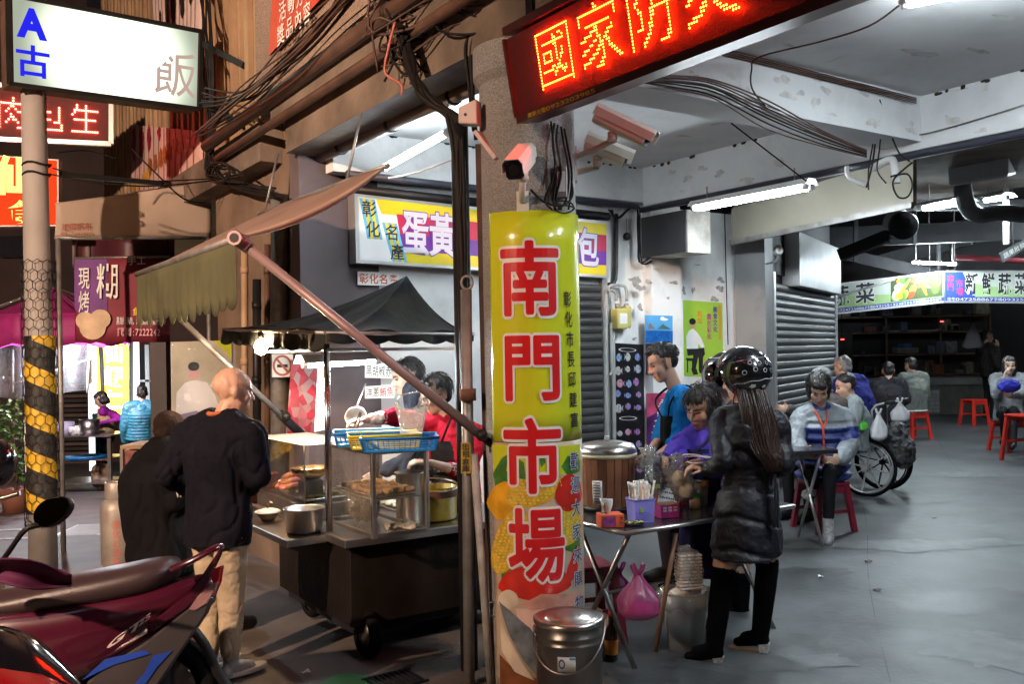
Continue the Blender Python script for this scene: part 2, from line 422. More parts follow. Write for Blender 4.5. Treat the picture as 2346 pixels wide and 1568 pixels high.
# ---------------------------------------------------------------- market hall behind
hall = thing('market_hall', 'dark market hall at the back with a tiled counter front and hanging vegetable signs', 'building', P(2150,960,20))
HB = 21.0
def hpart(name, m, fn): mb = MB(); fn(mb); return mb.build(name, m, hall)
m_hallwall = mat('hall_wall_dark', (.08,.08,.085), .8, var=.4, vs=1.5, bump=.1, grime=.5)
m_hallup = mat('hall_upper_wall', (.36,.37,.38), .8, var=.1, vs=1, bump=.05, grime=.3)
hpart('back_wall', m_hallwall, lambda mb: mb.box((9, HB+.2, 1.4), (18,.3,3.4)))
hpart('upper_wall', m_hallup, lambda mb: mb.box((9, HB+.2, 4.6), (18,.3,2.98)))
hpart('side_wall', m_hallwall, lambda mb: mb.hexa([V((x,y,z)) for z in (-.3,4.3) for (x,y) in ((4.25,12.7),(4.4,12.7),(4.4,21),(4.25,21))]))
# ---------------------------------------------------------------- lamps
def tube_lamp(name, label, p, q, group=None, r=.016, m=None, reflector=True, rw=.13, hang=None, twin=False, body=None):
    p, q = V(p), V(q); ax = (q-p).normalized(); side = ax.cross(UP).normalized()
    t = thing(name, label, 'lamp', (p+q)/2, group)
    offs = (-.035,.035) if twin else (0,)
    for o in offs:
        mb = MB(); mb.tube([p+ax*.03+side*o, q-ax*.03+side*o], r, 10); mb.build('tube', m or m_fluo, t)
        for e, s in ((p,1),(q,-1)):
            c = MB(); c.tube([e+side*o, e+ax*(.035*s)+side*o], r*1.15, 10); c.build('end_cap', m_cap, t)
    if reflector:
        mb = MB(); h = .05
        prof = [(-rw/2,.0),(-rw/4,.045),(rw/4,.045),(rw/2,.0),(rw/2,.006),(rw/4,.052),(-rw/4,.052),(-rw/2,.006)]
        mb.prism([p - ax*.02 + side*x + UP*(z+.012) for x,z in prof], (q-p)+ax*.04); mb.build('reflector', m_wh, t)
    if hang:
        for k in (.12,.88):
            mb = MB(); a = p.lerp(q,k)+UP*.05; mb.tube([a, a+UP*hang], .005, 5); mb.build('hanger', m_galv, t)
    return t
L1p, L1q = onplane(1592,478,A(3.1,0),E2), onplane(1856,428,A(3.1,0),E2)
L1q.z = L1p.z
tube_lamp('fluorescent_lamp', 'long fluorescent lamp hung below the side beam over the end wall', L1p, L1q, 'fluorescent lamps', twin=True, rw=.15, r=.022, hang=.12)
l2 = P(2062,6,4.4); 
tube_lamp('fluorescent_lamp', 'bright ceiling lamp at the top right edge of the picture', l2, l2+V((1.05,-.62,0)), 'fluorescent lamps', r=.02, rw=.05, twin=True)
l3p, l3q = onA(1027,302,.32), onA(878,386,.32)
tube_lamp('fluorescent_lamp', 'slanting tube lamp under the left ceiling beside the black pole', l3p, l3q, 'fluorescent lamps', r=.024, m=emat('fluorescent_tube_old',(.84,.94,1.0),64), reflector=False)
n1 = A(.95,-2.7,3.36)
tube_lamp('fluorescent_lamp', 'ceiling tube lamp of the next bay, right of the viewpoint', n1, n1-E1*1.2, 'fluorescent lamps', r=.02, rw=.05, twin=True)
# hall lamps
tube_lamp('hall_lamp', 'boxy bright lamp hanging left of the pair in the dark hall', P(2118,478,11.2), P(2210,462,10.6), 'hall lamps', r=.03, m=m_fluo2, rw=.4, twin=True, hang=.4)
tube_lamp('hall_lamp', 'small bright lamp high in the dark hall near the right edge', P(2252,460,11.5), P(2310,452,11.2), 'hall lamps', r=.028, m=m_fluo2, rw=.3, hang=.4)
tube_lamp('hall_lamp', 'single tube lamp right above the vegetable signs', P(2086,601,14.6), P(2196,606,14.2), 'hall lamps', r=.02, m=m_fluo2, reflector=False, hang=.5)
# street lamp added unseen behind the camera as warm fill for the left side
def fill_street_lamp():
    b = V((-6.2,-2.6,-.0)); t = thing('fill_street_lamp', 'street lamp behind the viewpoint lighting the kerb', 'street lamp', b)
    mb = MB(); mb.tube([b, b+UP*4.4], [.08,.05], 12); mb.build('pole', m_galv, t)
    mb = MB(); mb.tube(smooth_path([b+UP*4.3, b+V((.3,.3,4.75)), b+V((.9,.9,4.8))]), .035, 8); mb.build('arm', m_galv, t)
    h = b+V((1.1,1.1,4.75)); mb = MB(); mb.lathe([(.06,.1),(.2,.0),(.21,-.02),(.0,-.01)], Fr(h), 20); mb.build('lamp_head', m_galv, t)
    g = h-UP*.12; mb = MB(); mb.ell((0,0,0),(.07,.07,.09),Fr(g)); mb.build('bulb', emat('warm_fill_bulb',(1,.68,.48),14000), t)
    mb = MB(); mb.sheet(lambda s, q: g+V((math.sin(rad(lerp(37,190,s)))*.36, math.cos(rad(lerp(37,190,s)))*.36, lerp(-.45,.2,q))), 24, 4, .004); mb.build('added_light_shield', m_blackm, t)  # sheet added to keep the lamp's warm light off the arcade
fill_street_lamp()
# ---------------------------------------------------------------- people
import numpy as np
def remesh(mb, vox, it=4):
    me = bpy.data.meshes.new('r'); me.from_pydata([tuple(p) for p in mb.v], [], mb.f); me.update()
    o = bpy.data.objects.new('r', me); COL.objects.link(o)
    m = o.modifiers.new('r', 'REMESH'); m.mode = 'VOXEL'; m.voxel_size = vox
    if it: k = o.modifiers.new('s', 'SMOOTH'); k.iterations = it; k.factor = .5
    dg = bpy.context.evaluated_depsgraph_get(); dg.update(); ev = o.evaluated_get(dg); em = ev.to_mesh()
    n = len(em.vertices); co = np.empty(n*3, 'f'); em.vertices.foreach_get('co', co); no = np.empty(n*3, 'f'); em.vertices.foreach_get('normal', no)
    fs = [tuple(p.vertices) for p in em.polygons]
    ev.to_mesh_clear(); bpy.data.objects.remove(o); bpy.data.meshes.remove(me)
    return co.reshape(-1,3), no.reshape(-1,3), fs
class Blob:
    """closed shapes that are fused into one skin; every shape remembers its material"""
    def __init__(s): s.mb = MB(); s.segs = []
    def cap(s, p, q, r1, r2, m=0, n=12):
        p, q = V(p), V(q); ax = q-p; L = ax.length
        if L < 1e-5: ax = V((0,0,1e-4)); L = 1e-4
        ax = ax/L; pts, rs = [], []
        for k in range(0, 4): t = (math.pi/2)*(1-k/3.0); pts.append(p - ax*(r1*math.sin(t))); rs.append(max(r1*math.cos(t), r1*.05))
        for k in range(0, 4): t = (math.pi/2)*(k/3.0); pts.append(q + ax*(r2*math.sin(t))); rs.append(max(r2*math.cos(t), r2*.05))
        s.mb.tube(pts, rs, n); s.segs.append((p, q, r1, r2, m)); return s
    def chain(s, pts, rs, m=0):
        for i in range(len(pts)-1): s.cap(pts[i], pts[i+1], rs[i], rs[i+1], m)
    def ell(s, c, r, fr=WF, m=0, n=14):
        s.mb.ell(c, r, fr, n, 10); k = max(range(3), key=lambda i: r[i]); o = fr(*c); ax = (fr.x, fr.y, fr.z)[k]; rest = sorted(r)[:2]; rr = sum(rest)/2
        h = max(r[k]-rr, 0); s.segs.append((o-ax*h, o+ax*h, rr, rr, m)); return s
    def loft(s, secs, right, m=0, n=20, sq=1.0):
        """secs: (centre, half width, half depth, forward vector)"""
        vs = []; k = len(secs); right = V(right)
        c0 = V(secs[0][0]); c1 = V(secs[-1][0]); up = (c1-c0).normalized()
        for (c, rx, ry, *fw) in secs:
            f = V(fw[0]) if fw else up.cross(right).normalized()
            for j in range(n):
                t = 2*math.pi*j/n; ct, st = math.cos(t), math.sin(t)
                e = .8 if sq > 1 else 1
                vs.append(V(c) + right*(rx*math.copysign(abs(ct)**e, ct)) + f*(ry*math.copysign(abs(st)**e, st)))
        fs = [(i*n+j, i*n+(j+1) % n, (i+1)*n+(j+1) % n, (i+1)*n+j) for i in range(k-1) for j in range(n)]
        fs += [list(reversed(range(n))), [(k-1)*n+j for j in range(n)]]
        s.mb.add(vs, fs, True)
        for i in range(k-1):
            (c, rx, ry), (d, sx, sy) = secs[i][:3], secs[i+1][:3]
            for o in (-.5, 0, .5): s.segs.append((V(c)+right*(rx*o), V(d)+right*(sx*o), ry, sy, m))
        return s
    def skin(s, name, mats, parent, vox=.009, it=4, disp=0, dscale=9, stretch=(1,1,1), spots=(), keep=None, ridge=0, rdir=None):
        co, no, fs = remesh(s.mb, vox, it)
        if disp:
            for i in range(len(co)):
                c = co[i]; q = V((c[0]*dscale*stretch[0], c[1]*dscale*stretch[1], c[2]*dscale*stretch[2]))
                a = noise.noise(q) + .5*noise.noise(q*2.3) - 1.1*(1-abs(noise.noise(q*1.4+V((7,3,1)))))**9 - .5*(1-abs(noise.noise(q*2.6+V((2,9,5)))))**9
                co[i] += no[i]*(disp*a)
        cen = np.array([co[list(f)].mean(axis=0) for f in fs]) if fs else np.zeros((0,3))
        best = np.full(len(cen), 1e9); idx = np.zeros(len(cen), int)
        for (p, q, r1, r2, m) in s.segs:
            pa = np.array(p); ab = np.array(q)-pa; L2 = max(float(ab.dot(ab)), 1e-9)
            t = np.clip(((cen-pa)@ab)/L2, 0, 1); d = np.linalg.norm(cen-(pa+t[:,None]*ab), axis=1)-(r1+(r2-r1)*t)
            w = d < best; best[w] = d[w]; idx[w] = m
        for (c, fr, rr, m) in spots:       # coloured patches: lips, eyes, brows
            l = cen-np.array(c); k = ((l@np.array(fr.x))/rr[0])**2 + ((l@np.array(fr.y))/rr[1])**2 + ((l@np.array(fr.z))/rr[2])**2
            idx[k < 1] = m
        mb = MB(); mb.v = [V(c) for c in co]; mb.f = [list(f) for f in fs]; mb.m = [int(i) for i in idx]; mb.sm = [True]*len(fs)
        return mb.build(name, mats, parent)
m_skin = mat('skin', (.50,.30,.21), .5, var=.12, vs=14, bump=.04, bs=120)
m_skinp = mat('skin_pale', (.60,.39,.29), .5, var=.1, vs=14, bump=.04, bs=120)
m_skind = mat('skin_tan', (.40,.225,.145), .5, var=.12, vs=14, bump=.04, bs=120)
m_lip = mat('lip', (.38,.13,.11), .45, var=.1, bump=0)
m_eye = mat('eye_dark', (.025,.018,.016), .3, var=0, bump=0)
m_eyew = mat('eye_white', (.55,.52,.48), .3, var=0, bump=0)
def hairmat(key, col, rough=.4):
    if key in MATS: return MATS[key]
    m = mat(key, col, rough, var=.4, vs=30, bump=0, spec=.6); t = m.node_tree; N = t.nodes; Lk = t.links
    tc = N.new('ShaderNodeTexCoord'); mp = N.new('ShaderNodeMapping'); mp.inputs['Scale'].default_value = (150,150,9); nz = N.new('ShaderNodeTexNoise'); nz.inputs['Scale'].default_value = 1
    Lk.new(tc.outputs['Object'], mp.inputs[0]); Lk.new(mp.outputs[0], nz.inputs[0]); bp = N.new('ShaderNodeBump'); bp.inputs['Strength'].default_value = .7; bp.inputs['Distance'].default_value = .01
    Lk.new(nz.outputs[0], bp.inputs['Height']); Lk.new(bp.outputs[0], N['Principled BSDF'].inputs['Normal']); return m
m_hair = hairmat('black_hair', (.012,.010,.010))
m_hairb = hairmat('brown_hair', (.034,.016,.010), .38)
m_hairg = hairmat('grey_hair', (.25,.24,.23))
def cloth(key, col, rough=.85, sheen=0, bump=.25, bs=14, var=.2, spec=.07):
    return mat(key, col, rough, var=var, vs=5, bump=bump, bs=bs, spec=spec, sheen=sheen)
def headframe(c, f, tilt=0, up=UP):
    f = V(f).normalized(); r = f.cross(V(up)).normalized(); u = r.cross(f)
    if tilt: q = Matrix.Rotation(tilt, 3, f); r = q @ r; u = q @ u
    return Fr(c, r, f, u)
def add_head(B, H, k, skin=0, face=True, ears=True):
    """head made of fused forms in the frame H (x right, y forward, z up); k = scale"""
    E = lambda c, r: B.ell([k*a for a in c], [k*a for a in r], H, skin)
    E((0,-.012,.035),(.076,.095,.088)); E((0,.022,-.04),(.060,.068,.078)); E((0,.055,-.092),(.030,.030,.026))
    E((.034,.05,-.025),(.032,.036,.036)); E((-.034,.05,-.025),(.032,.036,.036)); E((0,.06,.045),(.058,.03,.035))
    if face:
        E((0,.083,.022),(.050,.016,.010))
        B.cap(H(0,.088*k,.015*k), H(0,.108*k,-.027*k), .008*k, .0135*k, skin); E((.013,.094,-.03),(.010,.010,.008)); E((-.013,.094,-.03),(.010,.010,.008))
        E((0,.084,-.062),(.024,.013,.012)); E((0,.078,-.08),(.022,.014,.012))
    if ears:
        for sx in (-1,1): E((sx*.079,-.012,-.008),(.011,.021,.033)); E((sx*.077,.0,-.03),(.008,.012,.014))
def face_spots(H, k, brow=4, lip=2, eye=3):
    L = []
    for sx in (-1,1):
        L.append((H(sx*.031*k,.083*k,.004*k), Fr((0,0,0),H.x,H.y,H.z), (.0175*k,.03*k,.0062*k), eye))
        L.append((H(sx*.033*k,.09*k,.030*k), Fr((0,0,0),H.x,H.y,H.z), (.024*k,.03*k,.006*k), brow))
    L.append((H(0,.095*k,-.063*k), Fr((0,0,0),H.x,H.y,H.z), (.024*k,.02*k,.0085*k), lip))
    return L
def add_hand(B, wr, d, nrm, k=1, curl=.5, side=1, m=0, spread=.12):
    """palm and five fingers: d along the hand, nrm out of the palm, side the thumb's side"""
    d = V(d).normalized(); nrm = (V(nrm)-d*V(nrm).dot(d)).normalized(); s = d.cross(nrm)*side
    palm = Fr(wr + d*(.05*k), s, nrm, d); B.ell((0,0,0),(.040*k,.017*k,.052*k), palm, m)
    for i, (x, L) in enumerate(((.031,.072),(.011,.082),(-.010,.077),(-.030,.060))):
        p = wr + d*(.088*k) + s*(x*k); dd = (d + s*(x*spread/.03)*.6).normalized()
        c1, c2 = curl*.7, curl*1.5
        d1 = dd*math.cos(c1)+nrm*math.sin(c1); d2 = dd*math.cos(c2)+nrm*math.sin(c2)
        q = p + d1*(L*.5*k); e = q + d2*(L*.5*k)
        B.cap(p, q, .0095*k, .0085*k, m, 8); B.cap(q, e, .0085*k, .0068*k, m, 8)
    p = wr + d*(.028*k) + s*(.030*k); q = p + (s*.75+d*.6+nrm*.25).normalized()*(.042*k); e = q + (s*.25+d*.85+nrm*.4*curl).normalized()*(.032*k)
    B.cap(p, q, .0125*k, .0105*k, m, 8); B.cap(q, e, .0105*k, .008*k, m, 8)
def skel(base, f, h, sit=None):
    """default joints of a standing figure of height h on base, facing f; l and r are the figure's own sides"""
    f = V((f[0],f[1],0)).normalized(); r = f.cross(UP); b = V(base)
    J = {'f': f, 'r': r, 'h': h}
    at = lambda x, y, z: b + r*(x*h) + f*(y*h) + UP*(z*h)
    J['pel'] = at(0,0,.525); J['waist'] = at(0,.0,.61); J['chest'] = at(0,.0,.735); J['neck'] = at(0,.005,.835); J['head'] = at(0,.02,.925)
    for n, s in (('l',-1),('r',1)):
        J['sh_'+n] = at(s*.108,0,.808); J['el_'+n] = at(s*.135,-.01,.62); J['wr_'+n] = at(s*.135,.05,.475)
        J['hip_'+n] = at(s*.052,0,.51); J['kn_'+n] = at(s*.055,.012,.28); J['an_'+n] = at(s*.058,-.012,.05); J['to_'+n] = at(s*.065,.085,.018)
    return J
def limbs(B, J, k, m_arm=0, m_leg=1, m_shoe=2, m_skin=3, arm=1., leg=1., short=None, hands=True, curl=.5, hand_n=None):
    h = J['h']
    for n, sd in (('l',-1),('r',1)):
        S, E_, Wr = J['sh_'+n], J['el_'+n], J['wr_'+n]
        if short: mid = E_.lerp(Wr, short); B.chain([S,E_,mid],[.030*h*arm,.025*h*arm,.022*h*arm], m_arm); B.cap(mid, Wr, .019*h, .015*h, m_skin)
        else: B.chain([S,E_,Wr],[.030*h*arm,.025*h*arm,.018*h*arm], m_arm)
        if hands and not J.get('nohand_'+n):
            d = J.get('hd_'+n, (Wr-E_)); nr = J.get('hn_'+n, -J['r']*sd if False else J['r']*(-sd))
            add_hand(B, Wr, d, nr, h/1.7, J.get('curl_'+n, curl), sd, m_skin)
        Hp, K, An, To = J['hip_'+n], J['kn_'+n], J['an_'+n], J['to_'+n]
        B.chain([Hp,K,An],[.050*h*leg,.036*h*leg,.026*h*leg], m_leg)
        q = K.lerp(An,.35); B.cap(K, q, .035*h*leg, .034*h*leg, m_leg)
        hd = (To-An); heel = V((An.x,An.y,To.z)) - V((hd.x,hd.y,0)).normalized()*(.018*h)
        B.cap(An, V((An.x,An.y,To.z+.012*h)), .026*h, .024*h, m_shoe); B.cap(heel+UP*.008*h, To+UP*.006*h, .024*h, .021*h, m_shoe); B.cap(heel.lerp(To,.5)+UP*.014*h, To, .027*h, .023*h, m_shoe)
def torso(B, J, m=0, mp=1, fat=1., top=True):
    h, r = J['h'], J['r']
    up = (J['chest']-J['pel']).normalized(); f = up.cross(r).normalized(); f = f if f.dot(J['f']) > -.3 else -f
    B.loft([(J['pel']-up*.07*h, .06*h*fat, .05*h*fat, f), (J['pel'], .092*h*fat, .066*h*fat, f), (J['waist'], .083*h*fat, .062*h*fat, f), (J['chest'], .098*h*fat, .068*h*fat, f),
            (J['chest'].lerp(J['neck'],.62), .098*h, .052*h, f), (J['neck']-up*.012*h, .035*h, .035*h, f)], r, m)
    if mp != m: B.ell((0,0,0),(.094*h*fat,.069*h*fat,.075*h), Fr(J['pel']-up*.03*h, r, f, up), mp)
    for n in 'lr': B.cap(J['neck'].lerp(J['sh_'+n],.25), J['sh_'+n], .034*h, .031*h, m)
def neckhead(B, J, H, k, m=3, face=True, ears=True):
    B.cap(J['neck']-UP*.02, H(0,-.01*k,-.06*k), .031*J['h'], .030*J['h'], m); add_head(B, H, k, m, face, ears)
def hair_blob(parent, H, k, style='short', m=None, seed=0, vox=.009):
    B = Blob(); E = lambda c, r: B.ell([k*a for a in c], [k*a for a in r], H, 0)
    E((0,-.024,.052),(.082,.098,.082))
    if style in ('short','bob','shag'): E((0,-.055,.0),(.074,.062,.08)); E((0,.045,.085),(.058,.042,.036))
    if style == 'bob' or style == 'shag':
        for sx in (-1,1): E((sx*.068,-.01,-.02),(.028,.058,.075))
        E((0,-.06,-.04),(.08,.055,.08)); E((0,.06,.07),(.06,.03,.034))
    if style == 'crop': E((0,-.05,.01),(.074,.06,.07))
    if style == 'long':
        for sx in (-1,1): E((sx*.066,.0,-.05),(.03,.05,.13)); E((sx*.06,-.02,-.14),(.035,.045,.11))
        E((0,-.06,-.06),(.085,.055,.16)); E((0,.05,.08),(.062,.035,.036))
    return B.skin('hair', [m or m_hair], parent, vox, 2, .010*k if style != 'crop' else .003, 26, (1,1,.45))
def outfit_sheet(name, fn, nu, nv, m, parent, th=.006):
    mb = MB(); mb.sheet(fn, nu, nv, th); return mb.build(name, m, parent)

def strands(parent, H, k, n=380, L=.05, m=None, low=-.35, seed=1, face=.35, r=.0017):
    """loose hairs lying over the hair mass, all of them one part"""
    random.seed(seed); mb = MB()
    for i in range(n):
        th = random.uniform(0, 2*math.pi); sz = random.uniform(low, 1); q = math.sqrt(max(0,1-sz*sz)); x, y = q*math.cos(th), q*math.sin(th)
        if y > face and sz < .55: continue
        p = V((x*.087,-.022+y*.105,.048+sz*.090))*k; nr = V((x,y,sz)).normalized(); dn = V((x*.5+random.uniform(-.3,.3), (y*.4-.15 if y < .3 else .7)+random.uniform(-.3,.3), -.9 if sz < .7 else -.1)); dn = (dn-nr*dn.dot(nr)*.85).normalized(); l = L*k*random.uniform(.6,1.3)
        a = p; b = p+dn*l*.5+nr*.006; c = p+dn*l+nr*random.uniform(-.006,.008); mb.tube([H(*a),H(*b),H(*c)], [r*1.3,r*1.2,r*.3], 4, False)
    mb.build('loose_hair', m or m_hair, parent)['kind'] = 'stuff'
def sitskel(base, f, h, seat=.42, lean=.08, feet=.32):
    J = skel(base, f, h); f, r = J['f'], J['r']; b = V(base)
    p = b + UP*(seat+.055*h); J['pel'] = p
    up = (UP + f*lean*2).normalized()
    for n, z in (('waist',.085),('chest',.205),('neck',.305)): J[n] = p + up*(z*h)
    J['head'] = J['neck'] + up*(.06*h) + UP*(.03*h) + f*.02*h
    for n, s in (('l',-1),('r',1)):
        J['sh_'+n] = p + up*(.28*h) + r*(s*.108*h); J['el_'+n] = p + up*(.12*h) + r*(s*.14*h) + f*(.05*h); J['wr_'+n] = p + up*(.09*h) + f*(.2*h) + r*(s*.07*h)
        J['hip_'+n] = p + r*(s*.052*h) - UP*.01*h; J['kn_'+n] = b + r*(s*.075*h) + f*(.245*h) + UP*(seat+.045*h); J['an_'+n] = b + r*(s*.07*h) + f*(feet*h*.75) + UP*.05*h; J['to_'+n] = J['an_'+n] + f*(.09*h) - UP*.032*h
    return J
def upd(J, **k):
    for a, b in k.items(): J[a] = b
    return J
def jacket(parent, J, name, m, fat=1.15, arm=1.35, hem=.09, flare=1.0, vox=.010, disp=.010, ds=9, stretch=(1,1,.6), collar=True, sleeves='both', it=4, wrist=.93, puff=0, npuff=6, mats=None, spots=(), hemc=None, tm=0):
    h, r = J['h'], J['r']; B = Blob(); up = (J['chest']-J['pel']).normalized(); f = up.cross(r).normalized(); f = f if f.dot(J['f']) > -.3 else -f
    hc = hemc if hemc is not None else J['pel']-up*hem*h
    key = [(hc, .098*h*fat*flare, .078*h*fat*flare), (J['pel'], .098*h*fat*(1+flare)/2, .076*h*fat*(1+flare)/2), (J['waist'], .092*h*fat, .074*h*fat), (J['chest'], .104*h*fat, .078*h*fat), (J['chest'].lerp(J['neck'],.6), .100*h*fat, .060*h*fat), (J['neck']-up*.01*h, .045*h, .044*h)]
    if puff:
        secs = []
        L = [0]
        for i in range(len(key)-1): L.append(L[-1]+(key[i+1][0]-key[i][0]).length)
        n = npuff*4
        for q in range(n+1):
            s_ = L[-1]*q/n; i = 0
            while i < len(key)-2 and s_ > L[i+1]: i += 1
            t = (s_-L[i])/max(L[i+1]-L[i],1e-6); pf = 1+puff*(abs(math.sin(math.pi*q/4))-.5)*(1 if q < n-2 else 0)
            secs.append((key[i][0].lerp(key[i+1][0],t), lerp(key[i][1],key[i+1][1],t)*pf, lerp(key[i][2],key[i+1][2],t)*pf, f))
        B.loft(secs, r, tm)
    else: B.loft([(*q, f) for q in key], r, 0)
    for n in 'lr':
        S, E_, Wr = J['sh_'+n], J['el_'+n], J['wr_'+n]; we = E_.lerp(Wr, wrist)
        B.cap(J['neck'].lerp(S,.3), S, .040*h*arm*.85, .036*h*arm, 0)
        if puff:
            def seg(a, b, ra, rb, k):
                n2 = k*3
                for q in range(n2): t0, t1 = q/n2, (q+1)/n2; g = lambda t: lerp(ra,rb,t)*(1+puff*1.3*(abs(math.sin(math.pi*t*k))-.6)); B.cap(a.lerp(b,t0), a.lerp(b,t1), g(t0), g(t1), 0)
            seg(S, E_, .036*h*arm, .031*h*arm, max(2,npuff//2)); seg(E_, we, .031*h*arm, .026*h*arm, max(2,npuff//2))
        else: B.chain([S,E_,we],[.036*h*arm,.031*h*arm,.025*h*arm], 0)
    if collar: B.loft([(J['neck']-up*.03*h,.052*h,.05*h,f),(J['neck']+up*.012*h,.046*h,.046*h,f)], r, 0)
    return B.skin(name, mats or [m], parent, vox, it, disp, ds, stretch, spots)
def apron(parent, J, m, top=.6, bottom=.30, w=.105, name='apron', strap=True, off=1.16):
    h, r, f = J['h'], J['r'], J['f']
    c = J['chest']; p = J['pel']; up = (c-p).normalized(); ff = up.cross(r).normalized(); ff = ff if ff.dot(f) > 0 else -ff
    lo = J['base']+UP*bottom*h if 'base' in J else p-up*.25*h
    def fn(s, t):
        x = (s-.5)*2; q = lo.lerp(p, min(1,t/.55)) if t < .55 else p.lerp(c+up*.05*h, (t-.55)/.45)
        wd = w*h if t < .6 else w*h*(1-.42*(t-.6)/.4)
        return q + r*(x*wd) + ff*(.078*h*off*math.sqrt(max(0,1-.75*x*x)) + .006*math.sin(9*x+t*4))
    ap = outfit_sheet(name, fn, 12, 16, m, parent)
    if strap:
        for s in (-1,1):
            mb = MB(); a = fn(.5+s*.36*.58,1.0) ; b = J['neck']+r*(s*.045*h)+up*.0; k = J['chest'].lerp(J['neck'],.75)+r*(s*.06*h)+ff*(.068*h)
            mb.tube(smooth_path([a,k+ff*.01,b+UP*.018*h, b-ff*.05*h]), .011, 6, flat=.4); mb.build('strap', m, parent)
    return ap
def shadeglasses(parent, H, k, m):
    mb = MB()
    for sx in (-1,1):
        c = H(sx*.032*k,.104*k,.0); pts = [c + H.x*(.023*k*math.cos(t)) + H.z*(.017*k*math.sin(t)) for t in [2*math.pi*i/14 for i in range(14)]]
        mb.tube(pts, .0022, 5, closed=True); mb.tube([H(sx*.055*k,.1*k,.004*k), H(sx*.082*k,.01*k,.004*k), H(sx*.082*k,-.02*k,-.01*k)], .002, 5)
    mb.tube([H(-.009*k,.107*k,.004*k), H(.009*k,.107*k,.004*k)], .002, 5); mb.build('glasses', m, parent)
NEAR = .0078
# ---- bald man at the cart
def bald_man():
    d = 4.85; b = G(512,1522); f = V((.62,.78,0)); h = 1.665
    J = skel(b, f, h); J['base'] = b
    upd(J, pel=P(500,1175,d), waist=P(500,1115,d), chest=P(500,1035,d), neck=P(505,955,d), head=P(533,898,d+.03),
        sh_r=P(575,1000,d-.10), el_r=P(590,1085,d-.08), wr_r=P(560,1120,d+.25), sh_l=P(432,1000,d+.12), el_l=P(385,1085,d+.1), wr_l=P(440,1125,d+.35), nohand_l=1, nohand_r=1,
        hip_l=P(478,1190,d+.06), hip_r=P(528,1190,d-.05), kn_l=P(484,1350,d+.10), kn_r=P(530,1350,d-.02), an_l=P(482,1488,d+.08), an_r=P(528,1492,d-.05), to_l=P(530,1512,d+.22), to_r=P(572,1517,d+.04))
    J['to_l'].z = max(J['to_l'].z,.03); J['to_r'].z = .035
    t = thing('person', 'bald man in a navy jacket and khaki trousers seen from behind at the food cart', 'person', b)
    H = headframe(J['head'], V((.80,.55,-.12)), 0); k = 1.06
    B = Blob(); torso(B, J, 0, 1); limbs(B, J, 1, 0, 1, 2, 3, leg=1.28); neckhead(B, J, H, k)
    B.skin('body', [cloth('navy_wool',(.0075,.0075,.012)), cloth('khaki_cotton',(.36,.29,.20),bs=9,bump=.4), mat('grey_sneaker',(.22,.22,.22),.7,bump=.2), m_skin, m_lip, m_eye, m_hairg], t, NEAR, 4, .004, 12, spots=face_spots(H,k,6,4,5))
    jacket(t, J, 'jacket', cloth('navy_wool',(.0075,.0075,.012)), 1.26, 1.5, .10, 1.0, disp=.012, ds=6.5)
    mb = MB(); c = J['neck']; ring = [c + J['r']*(.062*math.cos(a)) + J['f']*(.06*math.sin(a)) + UP*(.028+.012*math.sin(a)) for a in [2*math.pi*i/18 for i in range(18)]]
    mb.tube(ring, .012, 7, closed=True); mb.build('shirt_collar', cloth('rust_collar',(.42,.12,.05)), t)
    for n in 'lr':
        a, to = J['an_'+n], J['to_'+n]; fw = V((to.x-a.x,to.y-a.y,0)).normalized(); sd = fw.cross(UP); c = V((a.x,a.y,.018))+fw*.075; 
        mb = MB(); pts = [c+fw*(.145*math.cos(q))+sd*(.05*math.sin(q)*(1+.2*math.cos(q))) for q in [2*math.pi*i/20 for i in range(20)]]; mb.prism(pts, UP*.028).bevelled(.008,2); mb.build('shoe_sole', mat('sole_rubber',(.4,.38,.34),.7,grime=.3), t)
bald_man()
